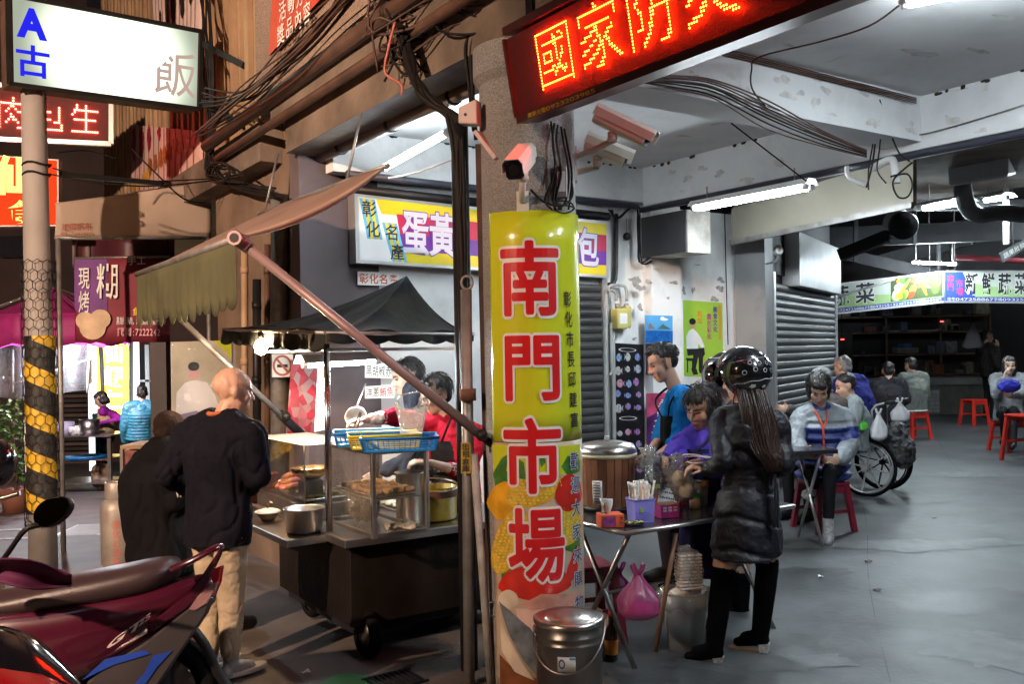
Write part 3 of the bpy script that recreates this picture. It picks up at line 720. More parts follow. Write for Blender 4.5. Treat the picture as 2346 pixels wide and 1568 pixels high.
# ---- crouched man in black on a low stool
def sitting_black():
    d = 5.45; b = onG(P(360,1400,d)); f = V((.66,.75,0)); h = 1.70
    J = sitskel(b, f, h, .33, .16)
    upd(J, pel=P(362,1232,d), waist=P(352,1180,d), chest=P(352,1095,d+.02), neck=P(372,1020,d+.06), head=P(392,992,d+.10), sh_l=P(330,1062,d+.14), sh_r=P(415,1060,d-.12), el_l=P(320,1150,d+.3), el_r=P(405,1150,d-.1), wr_l=P(390,1170,d+.45), wr_r=P(450,1160,d+.3))
    t = thing('person', 'hunched man in a black jacket sitting on a low stool behind the bald man', 'person', b)
    H = headframe(J['head'], V((.55,.8,-.2))); k = 1.0
    B = Blob(); torso(B, J, 0, 1); limbs(B, J, 1, 0, 1, 2, 3); neckhead(B, J, H, k, face=True)
    B.skin('body', [cloth('black_jacket',(.006,.006,.007)), cloth('dark_trousers',(.02,.02,.026)), m_blackp, m_skind, m_lip, m_eye, m_hair], t, .009, 4, spots=face_spots(H,k,6,4,5))
    jacket(t, J, 'jacket', cloth('black_jacket',(.006,.006,.007),.6,spec=.12), 1.42, 1.55, .12, .95, disp=.010, ds=5)
    hair_blob(t, H, k*1.0, 'crop', hairmat('cropped_hair',(.02,.012,.009),.85))
    MATS['cropped_hair'].node_tree.nodes['Principled BSDF'].inputs['Specular IOR Level'].default_value = .08
    mb = MB(); q = [onplane(u,v,P(0,0,d-.27),V((0,1,0))) for u,v in ((388,1095),(397,1108),(404,1122),(408,1140))]
    for o in (0,.016): mb.tube([p+V((o,-.012*i*0,0)) for i,p in enumerate(q)], .005, 5)
    mb.build('reflective_stripe', m_paper, t)
    # stool
    s = thing('low_stool', 'low red plastic stool under the hunched man in black', 'stool', b)
    mb = MB(); mb.box((b.x,b.y,b.z+.315),(.30,.30,.04)).bevelled(.012,2); mb.build('seat', mat('red_plastic',(.55,.03,.02),.4,bump=.02), s)
    for i,j in ((-1,-1),(1,-1),(1,1),(-1,1)):
        mb = MB(); mb.beam((b.x+i*.15,b.y+j*.15,b.z),(b.x+i*.12,b.y+j*.12,b.z+.30),.035,.035,(0,1,0)); mb.build('leg', MATS['red_plastic'], s)
sitting_black()
# ---- vendors behind the cart
def red_vendor():
    d = 5.95; b = onG(P(1030,1400,d)); f = V((-.62,-.78,0)); h = 1.70; J = skel(b, f, h); J['base'] = b
    upd(J, pel=P(1050,1190,d), waist=P(1048,1130,d), chest=P(1040,1035,d), neck=P(1022,958,d-.03), head=P(998,905,d-.06),
        sh_r=P(968,972,d-.02), el_r=P(903,955,d-.15), wr_r=P(838,962,d-.28), hd_r=V((-1,-.3,-.1)), hn_r=V((0,0,-1)), curl_r=1.0,
        sh_l=P(1100,1000,d-.02), el_l=P(1062,1082,d-.22), wr_l=P(985,1062,d-.42), hd_l=V((-1,-.25,.15)), hn_l=V((0,.3,-1)), curl_l=.9)
    t = thing('person', 'vendor in a red shirt and black apron with glasses leaning over the cart', 'person', b)
    H = headframe(J['head'], V((-.72,-.58,-.28)), rad(4)); k = 1.0
    B = Blob(); torso(B, J, 0, 1); limbs(B, J, 1, 0, 1, 2, 3, short=.25); neckhead(B, J, H, k)
    B.skin('body', [cloth('red_knit',(.34,.012,.03)), cloth('dark_trousers',(.02,.02,.026)), m_blackp, m_skin, m_lip, m_eye, m_hair], t, NEAR, 4, spots=face_spots(H,k,6,4,5))
    B = Blob(); jj = dict(J)
    jacket(t, J, 'shirt', cloth('red_knit',(.34,.012,.03)), 1.08, 1.2, .05, .95, disp=.008, ds=10, wrist=.35, collar=False)
    for n in 'lr':
        mb = Blob(); e, w = J['el_'+n], J['wr_'+n]; mb.chain([e.lerp(w,.22),e.lerp(w,.5),e.lerp(w,.78)] if n=='r' else [e.lerp(w,.1),e.lerp(w,.3),e.lerp(w,.36)],[.046,.046,.036], 0); mb.skin('oversleeve', [cloth('grey_sleeve',(.5,.5,.5))], t, .008, 2, .006, 30)
    hair_blob(t, H, k, 'short'); strands(t, H, k); shadeglasses(t, H, k, m_blackp)
    apron(t, J, cloth('black_apron',(.015,.016,.018)), off=1.22)
    # print on the apron bib
    fr = Fr(P(1012,1078,d-.33), V((.92,-.35,0)).normalized(), UP, V((-.35,-.92,0)))
    pn = Pan(fr(-.06,-.02), fr(.10,.0), fr(.10,.045), fr(-.06,.025))
    mb = MB(); pn.text(mb, '蔭油行', 0, 0, .33, 1, .012, .002); mb.build('apron_print', m_paper, t)
red_vendor()
def back_vendor():
    d = 6.55; b = onG(P(950,1400,d)); f = V((-.97,-.2,0)); h = 1.74; J = skel(b, f, h); J['base'] = b
    upd(J, pel=P(975,1150,d), waist=P(972,1095,d), chest=P(968,1010,d), neck=P(955,925,d), head=P(932,866,d-.02), sh_r=P(950,965,d-.16), el_r=P(940,1050,d-.2), wr_r=P(880,1080,d-.25))
    t = thing('person', 'dark haired vendor with a blue collar in profile behind the red-shirted vendor', 'person', b)
    H = headframe(J['head'], V((-.93,-.30,-.22)), 0); k = 1.04
    B = Blob(); torso(B, J, 0, 1); limbs(B, J, 1, 0, 1, 2, 3); neckhead(B, J, H, k)
    B.skin('body', [cloth('slate_jacket',(.03,.035,.05)), cloth('dark_trousers',(.02,.02,.026)), m_blackp, m_skinp, m_lip, m_eye, m_hair], t, NEAR, 4, spots=face_spots(H,k,6,4,5))
    jacket(t, J, 'jacket', cloth('slate_jacket',(.03,.035,.05)), 1.15, 1.3, .08)
    mb = Blob(); c = J['neck']; mb.loft([(c-UP*.045,.085,.08,J['f']),(c+UP*.02,.062,.064,J['f'])], J['r'], 0); mb.skin('collar', [cloth('royal_blue',(.03,.07,.32))], t, .009, 2)
    hair_blob(t, H, k, 'short'); strands(t, H, k, seed=2)
back_vendor()
# ---- man in the bright blue sweater
def blue_man():
    d = 6.35; b = onG(P(1545,1400,d)); f = V((-.93,-.36,0)); h = 1.74; J = skel(b, f, h); J['base'] = b
    upd(J, pel=P(1572,1160,d), waist=P(1572,1095,d), chest=P(1568,980,d), neck=P(1553,895,d), head=P(1519,832,d-.02), sh_r=P(1572,920,d-.17), el_r=P(1556,1010,d-.22), wr_r=P(1502,1048,d-.34), hd_r=V((-1,-.2,-.3)), sh_l=P(1545,925,d+.17), el_l=P(1515,1000,d+.1), wr_l=P(1485,1040,d-.2))
    t = thing('person', 'man in a bright blue sweater and dark apron looking down behind the stall table', 'person', b)
    H = headframe(J['head'], V((-.92,-.12,-.36)), 0); k = 1.05
    B = Blob(); torso(B, J, 0, 1); limbs(B, J, 1, 0, 1, 2, 3, short=.15); neckhead(B, J, H, k)
    bl = cloth('bright_blue_knit',(.012,.20,.55))
    B.skin('body', [bl, cloth('dark_trousers',(.02,.02,.026)), m_blackp, m_skin, m_lip, m_eye, m_hair], t, NEAR, 4, spots=face_spots(H,k,6,4,5))
    jacket(t, J, 'sweater', bl, 1.12, 1.3, .05, .95, disp=.011, wrist=.25, collar=False)
    hair_blob(t, H, k, 'crop'); strands(t, H, k*.96, 420, .022, seed=3); apron(t, J, cloth('black_apron',(.015,.016,.018)), off=1.2)
    B = Blob(); B.ell([0,.04*k,.10*k],[.05*k,.05*k,.035*k],H); B.ell([0,-.01*k,.11*k],[.055*k,.07*k,.03*k],H); B.skin('fringe',[m_hair],t,.008,1,.012,30)
    # apron strap over the back
    mb = MB(); mb.tube(smooth_path([P(1548,912,d-.16),P(1570,900,d-.20),P(1592,915,d-.17),P(1604,945,d-.1)]), .013, 6, flat=.4); mb.build('strap', cloth('green_strap',(.05,.12,.12)), t)
blue_man()
# ---- woman in purple
def purple_woman():
    d = 5.62; b = onG(P(1620,1450,d)); f = V((-.72,-.69,0)); h = 1.56; J = skel(b, f, h); J['base'] = b
    upd(J, pel=P(1628,1185,d), waist=P(1625,1120,d), chest=P(1620,1050,d-.02), neck=P(1616,985,d-.04), head=P(1606,935,d-.09),
        sh_r=P(1568,1018,d-.02), el_r=P(1530,1068,d-.12), wr_r=P(1518,1058,d-.32), hd_r=V((-.3,-1,.05)), sh_l=P(1680,1020,d-.06), el_l=P(1668,1085,d-.2), wr_l=P(1608,1058,d-.34), hd_l=V((-1,-.2,-.05)), hn_l=V((0,-.4,-1)), curl_l=.3, curl_r=.8)
    t = thing('person', 'short-haired woman in a purple sweatshirt leaning over the stall table', 'person', b)
    H = headframe(J['head'], V((-.66,-.64,-.40)), rad(-4)); k = 1.02
    B = Blob(); torso(B, J, 0, 1); limbs(B, J, 1, 0, 1, 2, 3); neckhead(B, J, H, k)
    pu = cloth('purple_fleece',(.09,.055,.42))
    B.skin('body', [pu, cloth('navy_skirt',(.012,.014,.05)), m_blackp, m_skind, m_lip, m_eye, m_hair], t, NEAR, 4, spots=face_spots(H,k,6,4,5))
    jacket(t, J, 'sweatshirt', pu, 1.22, 1.5, .06, 1.0, disp=.012, ds=9, wrist=.9)
    hair_blob(t, H, k*1.03, 'shag'); strands(t, H, k*1.04, 520, .075, seed=4, low=-.9, face=.5); apron(t, J, cloth('navy_apron',(.012,.014,.045)), off=1.3, bottom=.2)
    B = Blob(); add_hand(B, J['wr_r']+V((0,0,.003)), V((-.3,-1,.05)), -J['r'], .96, .8, 1, 0); co = B.skin('plastic_glove', [clear('poly_glove',(.95,.97,1),.2,.12,.25,(.85,.88,.9),.6,40)], t, .010, 3)
purple_woman()
# ---- woman in the long quilted coat with a riding helmet
m_coat = mat('black_nylon', (.009,.009,.014), .52, var=.15, vs=8, bump=.22, bs=55, spec=.3)
m_suede = mat('black_suede', (.004,.004,.005), .9, var=.2, bump=.1, spec=.04)
m_glit = mat('silver_glitter', (.75,.72,.68), .3, 1, var=.5, vs=160, bump=.8, bs=220)
m_helm = mat('helmet_black', (.008,.008,.010), .12, var=0, bump=0, coat=1, spec=.6)
def boot_leg(B, hip, kn, an, to, h, m_leg=1, m_boot=2, top=.12):
    q = kn.lerp(hip, top); B.cap(hip, q, .044*h, .037*h, m_leg)
    B.chain([kn.lerp(hip,top*.8), kn, kn.lerp(an,.35), an],[.041*h,.038*h,.037*h,.030*h], m_boot)
    fw = V((to.x-an.x,to.y-an.y,0)).normalized()
    B.cap(an, an-UP*.018*h, .030*h, .026*h, m_boot); B.cap(an-UP*.02*h-fw*.010*h, to+UP*.010*h, .021*h, .016*h, m_boot); B.cap(an-UP*.01*h, to.lerp(an,.35)+UP*.012*h, .026*h, .02*h, m_boot)
def block_heel(t, an, to, z0, zt, m):
    fw = V((to.x-an.x,to.y-an.y,0)).normalized(); sd = fw.cross(UP); c = V((an.x,an.y,0))-fw*.02
    mb = MB(); mb.hexa([c+fw*(i*.024)+sd*(j*.028)+UP*z0 for i,j in ((-1,-1),(1,-1),(1,1),(-1,1))]+[c+fw*(i*.028)+sd*(j*.032)+UP*zt for i,j in ((-1,-1),(1,-1),(1,1),(-1,1))]); mb.bevelled(.004); mb.build('heel', m, t)
def helmet(parent, H, k, visor=True, rim=(.55,.10,.17), deco=False):
    fr = Fr(H(0,-.008*k,.03*k), H.x, H.y, H.z); vs = []; n, m = 40, 22
    def sp(ph, th, r=1.0):
        return fr(.125*k*r*math.cos(ph)*math.sin(th), .142*k*r*math.cos(ph)*math.cos(th), .135*k*r*math.sin(ph))
    # shell: cut away where the face is
    bot = lambda th: lerp(rad(28), rad(-62), sstep(abs(th), rad(38), rad(72)))
    shell = MB(); shell.sheet(lambda s, t: sp(lerp(bot((s-.5)*2*math.pi), rad(89.5), t), (s-.5)*2*math.pi), 56, 18, .012)
    sh = shell.build('helmet', m_helm, parent)
    mb = MB(); mb.tube([sp(bot((i/48-.5)*2*math.pi), (i/48-.5)*2*math.pi, .99) for i in range(48)], .0085*k, 6, closed=True); mb.build('rim', mat('helmet_rim_%.2f' % rim[0], rim, .5, bump=0), sh)
    if visor:
        mb = MB(); mb.sheet(lambda s, t: sp(lerp(rad(-30), rad(46), t), lerp(rad(-78), rad(78), s), 1.13+.10*math.cos((s-.5)*3)*(1-t*.5)), 20, 10, .003); mb.build('visor', clear('smoked_visor',(.05,.05,.06),.35,.04), sh)
        mb = MB(); mb.tube([sp(rad(47), lerp(rad(-76), rad(76), i/20), 1.14) for i in range(21)], .005, 5); mb.build('visor_trim', m_wh, sh)
    if deco:
        mb = MB()
        for th0, ph0 in ((rad(-128),rad(2)),(rad(-150),rad(-3)),(rad(-105),rad(-1)),(rad(-172),rad(-5)),(rad(-140),rad(14)),(rad(-120),rad(18)),(rad(-160),rad(12))):
            for i in range(14):
                a0, a1 = 2*math.pi*i/14, 2*math.pi*(i+1)/14; g = lambda a, q: sp(ph0+q*math.sin(a), th0+q*math.cos(a), 1.10)
                mb.poly([g(a0,.085),g(a1,.085),g(a1,.065),g(a0,.065)])
        mb.tube([sp(rad(-22)+.02*math.sin(i), lerp(rad(-75), rad(-285), i/40), 1.098) for i in range(41)], .0022, 4)
        mb.tube([sp(rad(25), lerp(rad(-75), rad(-285), i/40), 1.098) for i in range(41)], .0016, 4)
        mb.build('ring_pattern', mat('helmet_print',(.45,.45,.46),.4,bump=0), sh)
        mb = MB()
        for (th0, ph0, q) in ((rad(-118),rad(-33),.13),(rad(-150),rad(-38),.10),(rad(-165),rad(36),.12)):
            pts = [sp(ph0+q*.6*math.sin(a)*(1+.18*math.cos(5*a)), th0+q*math.cos(a)*(1+.18*math.cos(5*a)), 1.10) for a in [2*math.pi*i/30 for i in range(30)]]
            mb.add([sp(ph0, th0, 1.103)]+pts, [(0, 1+i, 1+(i+1) % 30) for i in range(30)])
        mb.build('white_patch', m_wh, sh)
    return sh
def coat_woman():
    d = 4.97; b = onG(P(1695,1515,d)); f = V((-.84,.54,0)).normalized(); h = 1.63
    J = skel(b, f, h); J['base'] = b
    upd(J, pel=P(1708,1150,d), waist=P(1712,1085,d), chest=P(1718,1010,d), neck=P(1712,935,d), head=P(1702,868,d),
        sh_l=P(1655,965,d+.05), el_l=P(1655,1060,d-.12), wr_l=P(1622,1075,d-.02), sh_r=P(1778,972,d-.05), el_r=P(1790,1070,d-.1), wr_r=P(1700,1080,d+.28),
        hd_l=V((-.9,.2,.15)), hn_l=V((.2,.1,-1)), curl_l=1.0, nohand_r=1,
        hip_l=P(1672,1200,d+.02), hip_r=P(1745,1200,d), kn_l=P(1655,1325,d-.02), kn_r=P(1758,1300,d+.05), an_l=P(1637,1482,d-.03), an_r=P(1742,1452,d+.12), to_l=P(1578,1512,d+.03), to_r=P(1690,1478,d+.18))
    t = thing('person', 'woman in a black helmet, quilted black coat and thigh boots with long brown hair', 'person', b)
    H = headframe(J['head'], V((-.86,.46,-.18))); k = 1.0
    B = Blob(); torso(B, J, 0, 0)
    for n in 'lr': B.chain([J['sh_'+n],J['el_'+n],J['wr_'+n]],[.045,.04,.03],0)
    add_hand(B, J['wr_l'], J['hd_l'], J['hn_l'], .95, 1.0, 1, 1)
    for n in 'lr': boot_leg(B, J['hip_'+n], J['kn_'+n], J['an_'+n], J['to_'+n], h)
    neckhead(B, J, H, k, 1)
    B.skin('body', [m_coat, m_skinp, m_suede, m_lip, m_eye, m_hair], t, NEAR, 3, spots=face_spots(H,k,5,3,4))
    for n in 'lr':
        zt = J['an_'+n].z-.052; z0 = gz(J['an_'+n].x,J['an_'+n].y)+.004; block_heel(t, J['an_'+n], J['to_'+n], z0, zt, m_glit)
        fw = V((J['to_'+n]-J['an_'+n])); fw.z = 0; fw.normalize(); sd = fw.cross(UP); mb = MB()
        c = V((J['to_'+n].x,J['to_'+n].y,J['to_'+n].z-.012)); mb.prism([c+fw*x+sd*y for x,y in ((.055,0),(.035,.03),(-.06,.034),(-.12,.02),(-.12,-.02),(-.06,-.034),(.035,-.03))], -UP*.01); mb.build('sole', mat('tan_sole',(.35,.18,.09),.6,bump=.05), t)
    # quilted coat: chevron channels down the skirt
    B = Blob(); n = 64; rows = 90; r = J['r']; vs = []
    hem = P(1710,1272,d); key = [(hem,.225,.18),(P(1711,1180,d),.20,.165),(P(1712,1098,d),.152,.128),(P(1713,1080,d),.148,.126),(P(1716,1010,d),.172,.14),(P(1716,965,d),.165,.115),(P(1714,938,d),.085,.075)]
    L = [0]
    for i in range(len(key)-1): L.append(L[-1]+(key[i+1][0]-key[i][0]).length)
    for q in range(rows+1):
        s_ = L[-1]*q/rows; i = 0
        while i < len(key)-2 and s_ > L[i+1]: i += 1
        tt = (s_-L[i])/max(L[i+1]-L[i],1e-6); c = key[i][0].lerp(key[i+1][0],tt); rx, ry = lerp(key[i][1],key[i+1][1],tt), lerp(key[i][2],key[i+1][2],tt)
        for j in range(n):
            a = 2*math.pi*j/n; tri = abs(((a/(math.pi/2.0)) % 2)-1); z = s_-.075*tri
            belt = abs(s_-(L[2]+.02)) < .055
            pf = .012-.024*math.exp(-(math.sin(math.pi*z/.17)/.22)**2) if not belt else (abs(math.sin(math.pi*s_/.028))**.6)*.008-.004
            pf += .006*noise.noise(V((a*3,s_*14,1))) + .004*noise.noise(V((a*9,s_*30,4)))
            if q > rows*.9: pf *= .4
            vs.append(c + r*((rx+pf)*math.cos(a)) + f*((ry+pf)*math.sin(a)))
    fs = [(i*n+j, i*n+(j+1) % n, (i+1)*n+(j+1) % n, (i+1)*n+j) for i in range(rows) for j in range(n)] + [list(reversed(range(n))), [rows*n+j for j in range(n)]]
    B.mb.add(vs, fs, True); B.segs.append((hem, key[-1][0], .1, .1, 0))
    for nn in 'lr':
        S, E_, Wr = J['sh_'+nn], J['el_'+nn], J['wr_'+nn]; pts = smooth_path([J['neck'].lerp(S,.35)-UP*.03, S, S.lerp(E_,.5)+r*(.02 if nn=='r' else -.02), E_, Wr.lerp(E_,.08)], 8)
        nq = len(pts)
        for q in range(nq-1):
            R = lambda x: lerp(.078,.048,x/nq)*(1+.08*(abs(math.sin(math.pi*x/4.2))**.5-.6)); B.cap(pts[q], pts[q+1], R(q), R(q+1), 0)
    B.skin('quilted_coat', [m_coat], t, .0085, 1, .003, 16)
    # belt ends
    mb = MB()
    for o in (0,.03): mb.tube(smooth_path([P(1772+o*100,1085,d-.16),P(1776+o*200,1130,d-.19),P(1774+o*300,1210,d-.2)]), .012, 6, flat=.35)
    mb.build('belt_end', m_coat, t)
    helmet(t, H, 1.0, False, deco=True)
    # long straight hair down the back
    mb = MB(); random.seed(5)
    for i in range(420):
        a = random.uniform(-1,1); dp = random.uniform(0,1)
        x0 = 1722+a*34; top = P(x0, 890+random.uniform(0,12), d-.06-.05*dp)
        mid = P(1742+a*38, 985+random.uniform(-10,10), d-.155-.03*dp+abs(a)*.03); lo = P(1762+a*30-6*dp, 1040, d-.185-.02*dp+abs(a)*.02); end = P(1775+a*16+random.uniform(-4,4), 1062+random.uniform(-26,22), d-.185-.01*dp)
        pp = smooth_path([top, top.lerp(mid,.5)+V((0,-.012,0)), mid, lo, end], 3); mb.tube(pp, [.0031]*(len(pp)-2)+[.0025,.0008], 4, caps=False)
    mb.build('long_hair', m_hairb, t)
    mb = MB(); mb.tube(smooth_path([H(-.10,.02,-.05),H(-.085,.05,-.10),H(-.07,.06,-.125)]), .008, 6, flat=.4); mb.build('chin_strap', mat('helmet_rim_0.55',(.55,.1,.17),.5), t)
    # banknotes in her hand
    bn = thing('banknotes', 'red and white banknotes held out by the woman in the quilted coat', 'money', P(1605,1055,d+.02))
    for i, (a, z) in enumerate(((12,0),(-14,.006),(30,-.006))):
        fr = FrZ(P(1604+6*i,1052+4*i,d+.03-.02*i)+UP*z, rad(150+a)); mb = MB(); mb.sheet(lambda s, q: fr((s-.35)*.145, (q-.5)*.066, .012*math.sin(s*3+i)+.02*s), 8, 2, .0006); mb.build('banknote', mat('banknote_%d' % (i % 2), ((.62,.42,.42),(.62,.6,.55))[i % 2], .7, var=.4, vs=40), bn)
coat_woman()
def second_rider():
    d = 5.85; b = onG(P(1690,1400,d)); f = V((-.95,-.1,0)); h = 1.60; J = skel(b, f, h); J['base'] = b
    upd(J, head=P(1668,868,d), neck=P(1680,935,d)); J['kn_r'] = P(1700,1290,d-.05); J['an_r'] = P(1696,1392,d-.05); J['to_r'] = P(1665,1412,d-.05); J['an_l'] = P(1678,1388,d+.12); J['to_l'] = P(1640,1404,d+.12)
    t = thing('person', 'second rider in a dark helmet and boots mostly hidden behind the quilted coat', 'person', b)
    H = headframe(J['head'], V((-.98,-.1,-.12))); k = 1.0
    B = Blob(); torso(B, J, 0, 1); limbs(B, J, 1, 0, 1, 2, 1, hands=False); neckhead(B, J, H, k, 1)
    for n in 'lr': B.chain([J['kn_'+n].lerp(J['an_'+n],.28),J['an_'+n]],[.062,.055],2)
    B.skin('body', [cloth('grey_coat',(.13,.13,.14)), m_skinp, m_suede, m_lip, m_eye, m_hair], t, .011, 3)
    jacket(t, J, 'coat', cloth('grey_coat',(.13,.13,.14)), 1.15, 1.2, .16, 1.05, vox=.013)
    helmet(t, H, 1.0, True, rim=(.05,.05,.05))
second_rider()

# ---- seated man in the grey and blue puffer jacket
def puffer_man():
    d = 7.85; b = onG(P(1885,1185,d)); f = V((-.30,-.95,0)); h = 1.70
    J = sitskel(b, f, h, .42, .06)
    upd(J, pel=P(1886,1080,d), waist=P(1886,1040,d), chest=P(1885,985,d-.04), neck=P(1880,938,d-.08), head=P(1876,893,d-.15),
        sh_r=P(1838,958,d-.03), sh_l=P(1932,958,d-.06), el_r=P(1820,1012,d-.12), wr_r=P(1838,1040,d-.40), el_l=P(1950,1015,d-.15), wr_l=P(1925,1055,d-.40), hd_l=V((-1,-.4,0)), hd_r=V((.4,-1,0)),
        kn_r=P(1858,1085,d-.42), kn_l=P(1900,1080,d-.45), an_r=P(1868,1115,d-.12), to_r=P(1846,1135,d-.22), an_l=P(1898,1188,d-.42), to_l=P(1897,1208,d-.58))
    J['to_l'] = onG(J['to_l'])+UP*.03
    t = thing('person', 'man in a grey and navy puffer jacket with orange zip at the dark table', 'person', b)
    H = headframe(J['head'], V((-.22,-.80,-.62)), 0); k = 1.03
    B = Blob(); torso(B, J, 0, 1); limbs(B, J, 1, 0, 1, 2, 3); neckhead(B, J, H, k)
    gp = mat('grey_puffer',(.22,.245,.27),.5,var=.15,bump=.25,bs=25); nv = mat('navy_puffer',(.02,.035,.17),.42,var=.15,bump=.25,bs=25)
    B.skin('body', [gp, cloth('black_trousers',(.014,.014,.018)), mat('pale_sneaker',(.45,.46,.48),.7,var=.4,vs=30), m_skin, m_lip, m_eye, m_hair], t, .0085, 4, spots=face_spots(H,k,6,4,5))
    up = UP; c = J['waist'].lerp(J['chest'],.2)
    jacket(t, J, 'puffer_jacket', gp, 1.28, 1.55, .04, 1.0, vox=.0095, it=1, disp=.004, ds=20, puff=.24, npuff=7, mats=[gp, nv], tm=1, spots=[(J['chest']+UP*.13, Fr((0,0,0),J['r'],J['f'],UP), (.5,.5,.11), 0), (J['neck']+UP*.02, Fr((0,0,0),J['r'],J['f'],UP), (.09,.09,.05), 1)])
    mb = MB(); z = [(J['neck']+J['f']*.085+J['r']*.05, ), (J['chest']+J['f']*.16+UP*.10+J['r']*.03,), (J['chest']+J['f']*.18+UP*.02,), (J['waist']+J['f']*.185,), (J['pel']+J['f']*.17,)]
    mb.tube(smooth_path([q[0] for q in z]), .009, 6); mb.tube(smooth_path([J['neck']+J['f']*.085-J['r']*.05, J['chest']+J['f']*.16+UP*.10-J['r']*.03, J['chest']+J['f']*.18+UP*.02]), .007, 6); mb.build('zip', mat('orange_zip',(.75,.10,.04),.5,bump=0), t)
    hair_blob(t, H, k*1.03, 'bob'); strands(t, H, k*1.05, 360, .06, seed=6, low=-.6)
    B = Blob(); B.ell([0,-.03*k,.105*k],[.05*k,.05*k,.035*k],H); B.skin('grey_crown',[m_hairg],t,.008,1,.006,40)
puffer_man()
def far_person(label, d, uv, f, h, cols, sit=True, hair='short', hm=None, headpx=None, headf=None, jac=1.2, legs=None, lean=.1, vox=.014, skin=None, extra=None, k=1.0, seat=.42, jname='jacket', face=True, over=None):
    b = onG(P(uv[0],uv[1],d)); J = sitskel(b, f, h, seat, lean) if sit else skel(b, f, h); J['base'] = b
    if headpx:
        tgt = P(headpx[0], headpx[1], d); off = tgt - J['head']
        w = {'head':1,'neck':1,'chest':.8,'waist':.4,'pel':.0,'sh_l':1,'sh_r':1,'el_l':.8,'el_r':.8,'wr_l':.5,'wr_r':.5}
        off2 = off
        for q, s in w.items(): J[q] = J[q] + off2*s
    if over: upd(J, **over)
    t = thing('person', label, 'person', b); H = headframe(J['head'], V(headf) if headf else V((f[0],f[1],-.15)))
    B = Blob(); torso(B, J, 0, 1); limbs(B, J, 1, 0, 1, 2, 3, hands=True); neckhead(B, J, H, k, face=face)
    key = 'cl_%.2f_%.2f_%.2f' % cols[0]
    m0 = cloth(key, cols[0]); m1 = cloth('cl_%.2f_%.2f_%.2f' % cols[1], cols[1])
    B.skin('body', [m0, m1, m_blackp, skin or m_skin, m_lip, m_eye, m_hair], t, vox*.8, 3, spots=face_spots(H,k,6,4,5) if face else ())
    if jac: jacket(t, J, jname, m0, jac, jac*1.12, .06, 1.0, vox=vox, disp=.012)
    if hair: hair_blob(t, H, k, hair, hm or m_hair, vox=.011)
    if extra: extra(t, J, H)
    return t
def knit_hat(t, J, H):
    B = Blob(); B.ell([0,-.02,.06],[.093,.108,.09],H); B.ell([0,-.04,.0],[.088,.085,.07],H); B.skin('knit_hat',[cloth('grey_knit_hat',(.30,.31,.31),bump=.6,bs=60)],t,.010,2,.004,40)
far_person('person in a grey knit hat reaching over the table behind the puffer jacket', 8.4, (1900,1160), (-.8,-.45), 1.62, ((.075,.065,.06),(.02,.02,.02)), headpx=(1880,878), hair=None, extra=knit_hat, jac=1.15,
    over=dict(sh_r=P(1850,945,8.1), el_r=P(1832,965,8.0), wr_r=P(1808,938,7.9), hd_r=V((-1,-.2,.1))))
def yellow_collar(t, J, H):
    B = Blob(); c = J['neck']; B.loft([(c-UP*.06-J['f']*.01,.105,.10,J['f']),(c+UP*.0,.072,.075,J['f'])], J['r'], 0); B.skin('collar_scarf',[mat('yellow_scarf',(.62,.36,.04),.8,var=.4,vs=20)],t,.011,2,.008,25)
    mb = MB(); fr = J
    for i in range(7):
        for j in range(2):
            c = J['chest'].lerp(J['waist'],.25+.3*j) + J['r']*(-.09+.03*i) - J['f']*(.155-.012*abs(i-3)); mb.box((0,0,0),(.018,.004,.03 if (i+j) % 2 else .012),Fr(c,J['r'],J['f'],UP))
    mb.build('knit_pattern', m_ink, t)
far_person('person in a grey patterned sweater and yellow scarf sitting in the wheelchair', 9.3, (1952,1140), (-.92,.25), 1.62, ((.30,.34,.35),(.02,.02,.025)), headpx=(1938,885), headf=(-.93,.12,-.35), hair='crop', lean=.14, seat=.5, extra=yellow_collar, jac=1.35, jname='sweater')
def purple_side(t, J, H):
    pass
far_person('grey-haired person in a blue jacket behind the wheelchair', 10.4, (1985,1100), (-.55,.8), 1.66, ((.022,.026,.16),(.16,.015,.07)), headpx=(1930,842), hair='short', hm=m_hairg, lean=.3, jac=1.4, over=dict())
far_person('dark clothed diner in the shadow left of the grey-green jacket', 13.2, (2040,1010), (.3,.9), 1.66, ((.03,.03,.036),(.02,.02,.02)), headpx=(2035,850), lean=.2, jac=1.2)
def gg(t, J, H):
    mb = MB(); r = J['r']; f = J['f']; c = J['pel']-UP*.07; mb.tube([c + r*(.22*math.cos(a)) + f*(.18*math.sin(a)) for a in [2*math.pi*i/20 for i in range(20)]], .012, 6, closed=True); mb.build('white_hem', m_paper, t)
far_person('diner in a grey-green jacket with white hem on a red stool at the counter', 14.2, (2092,965), (-.25,.97), 1.68, ((.17,.19,.17),(.015,.015,.02)), headpx=(2086,838), lean=.12, jac=1.35, extra=gg)
def bag_held(t, J, H): pass
far_person('standing man in a dark pullover drinking beside the back counter', 17.2, (2268,965), (.9,.1), 1.70, ((.035,.03,.03),(.02,.02,.02)), sit=False, headpx=(2262,772), headf=(.95,-.1,-.1), jac=1.15, over=dict(wr_r=P(2285,795,16.9), el_r=P(2285,840,16.8)))
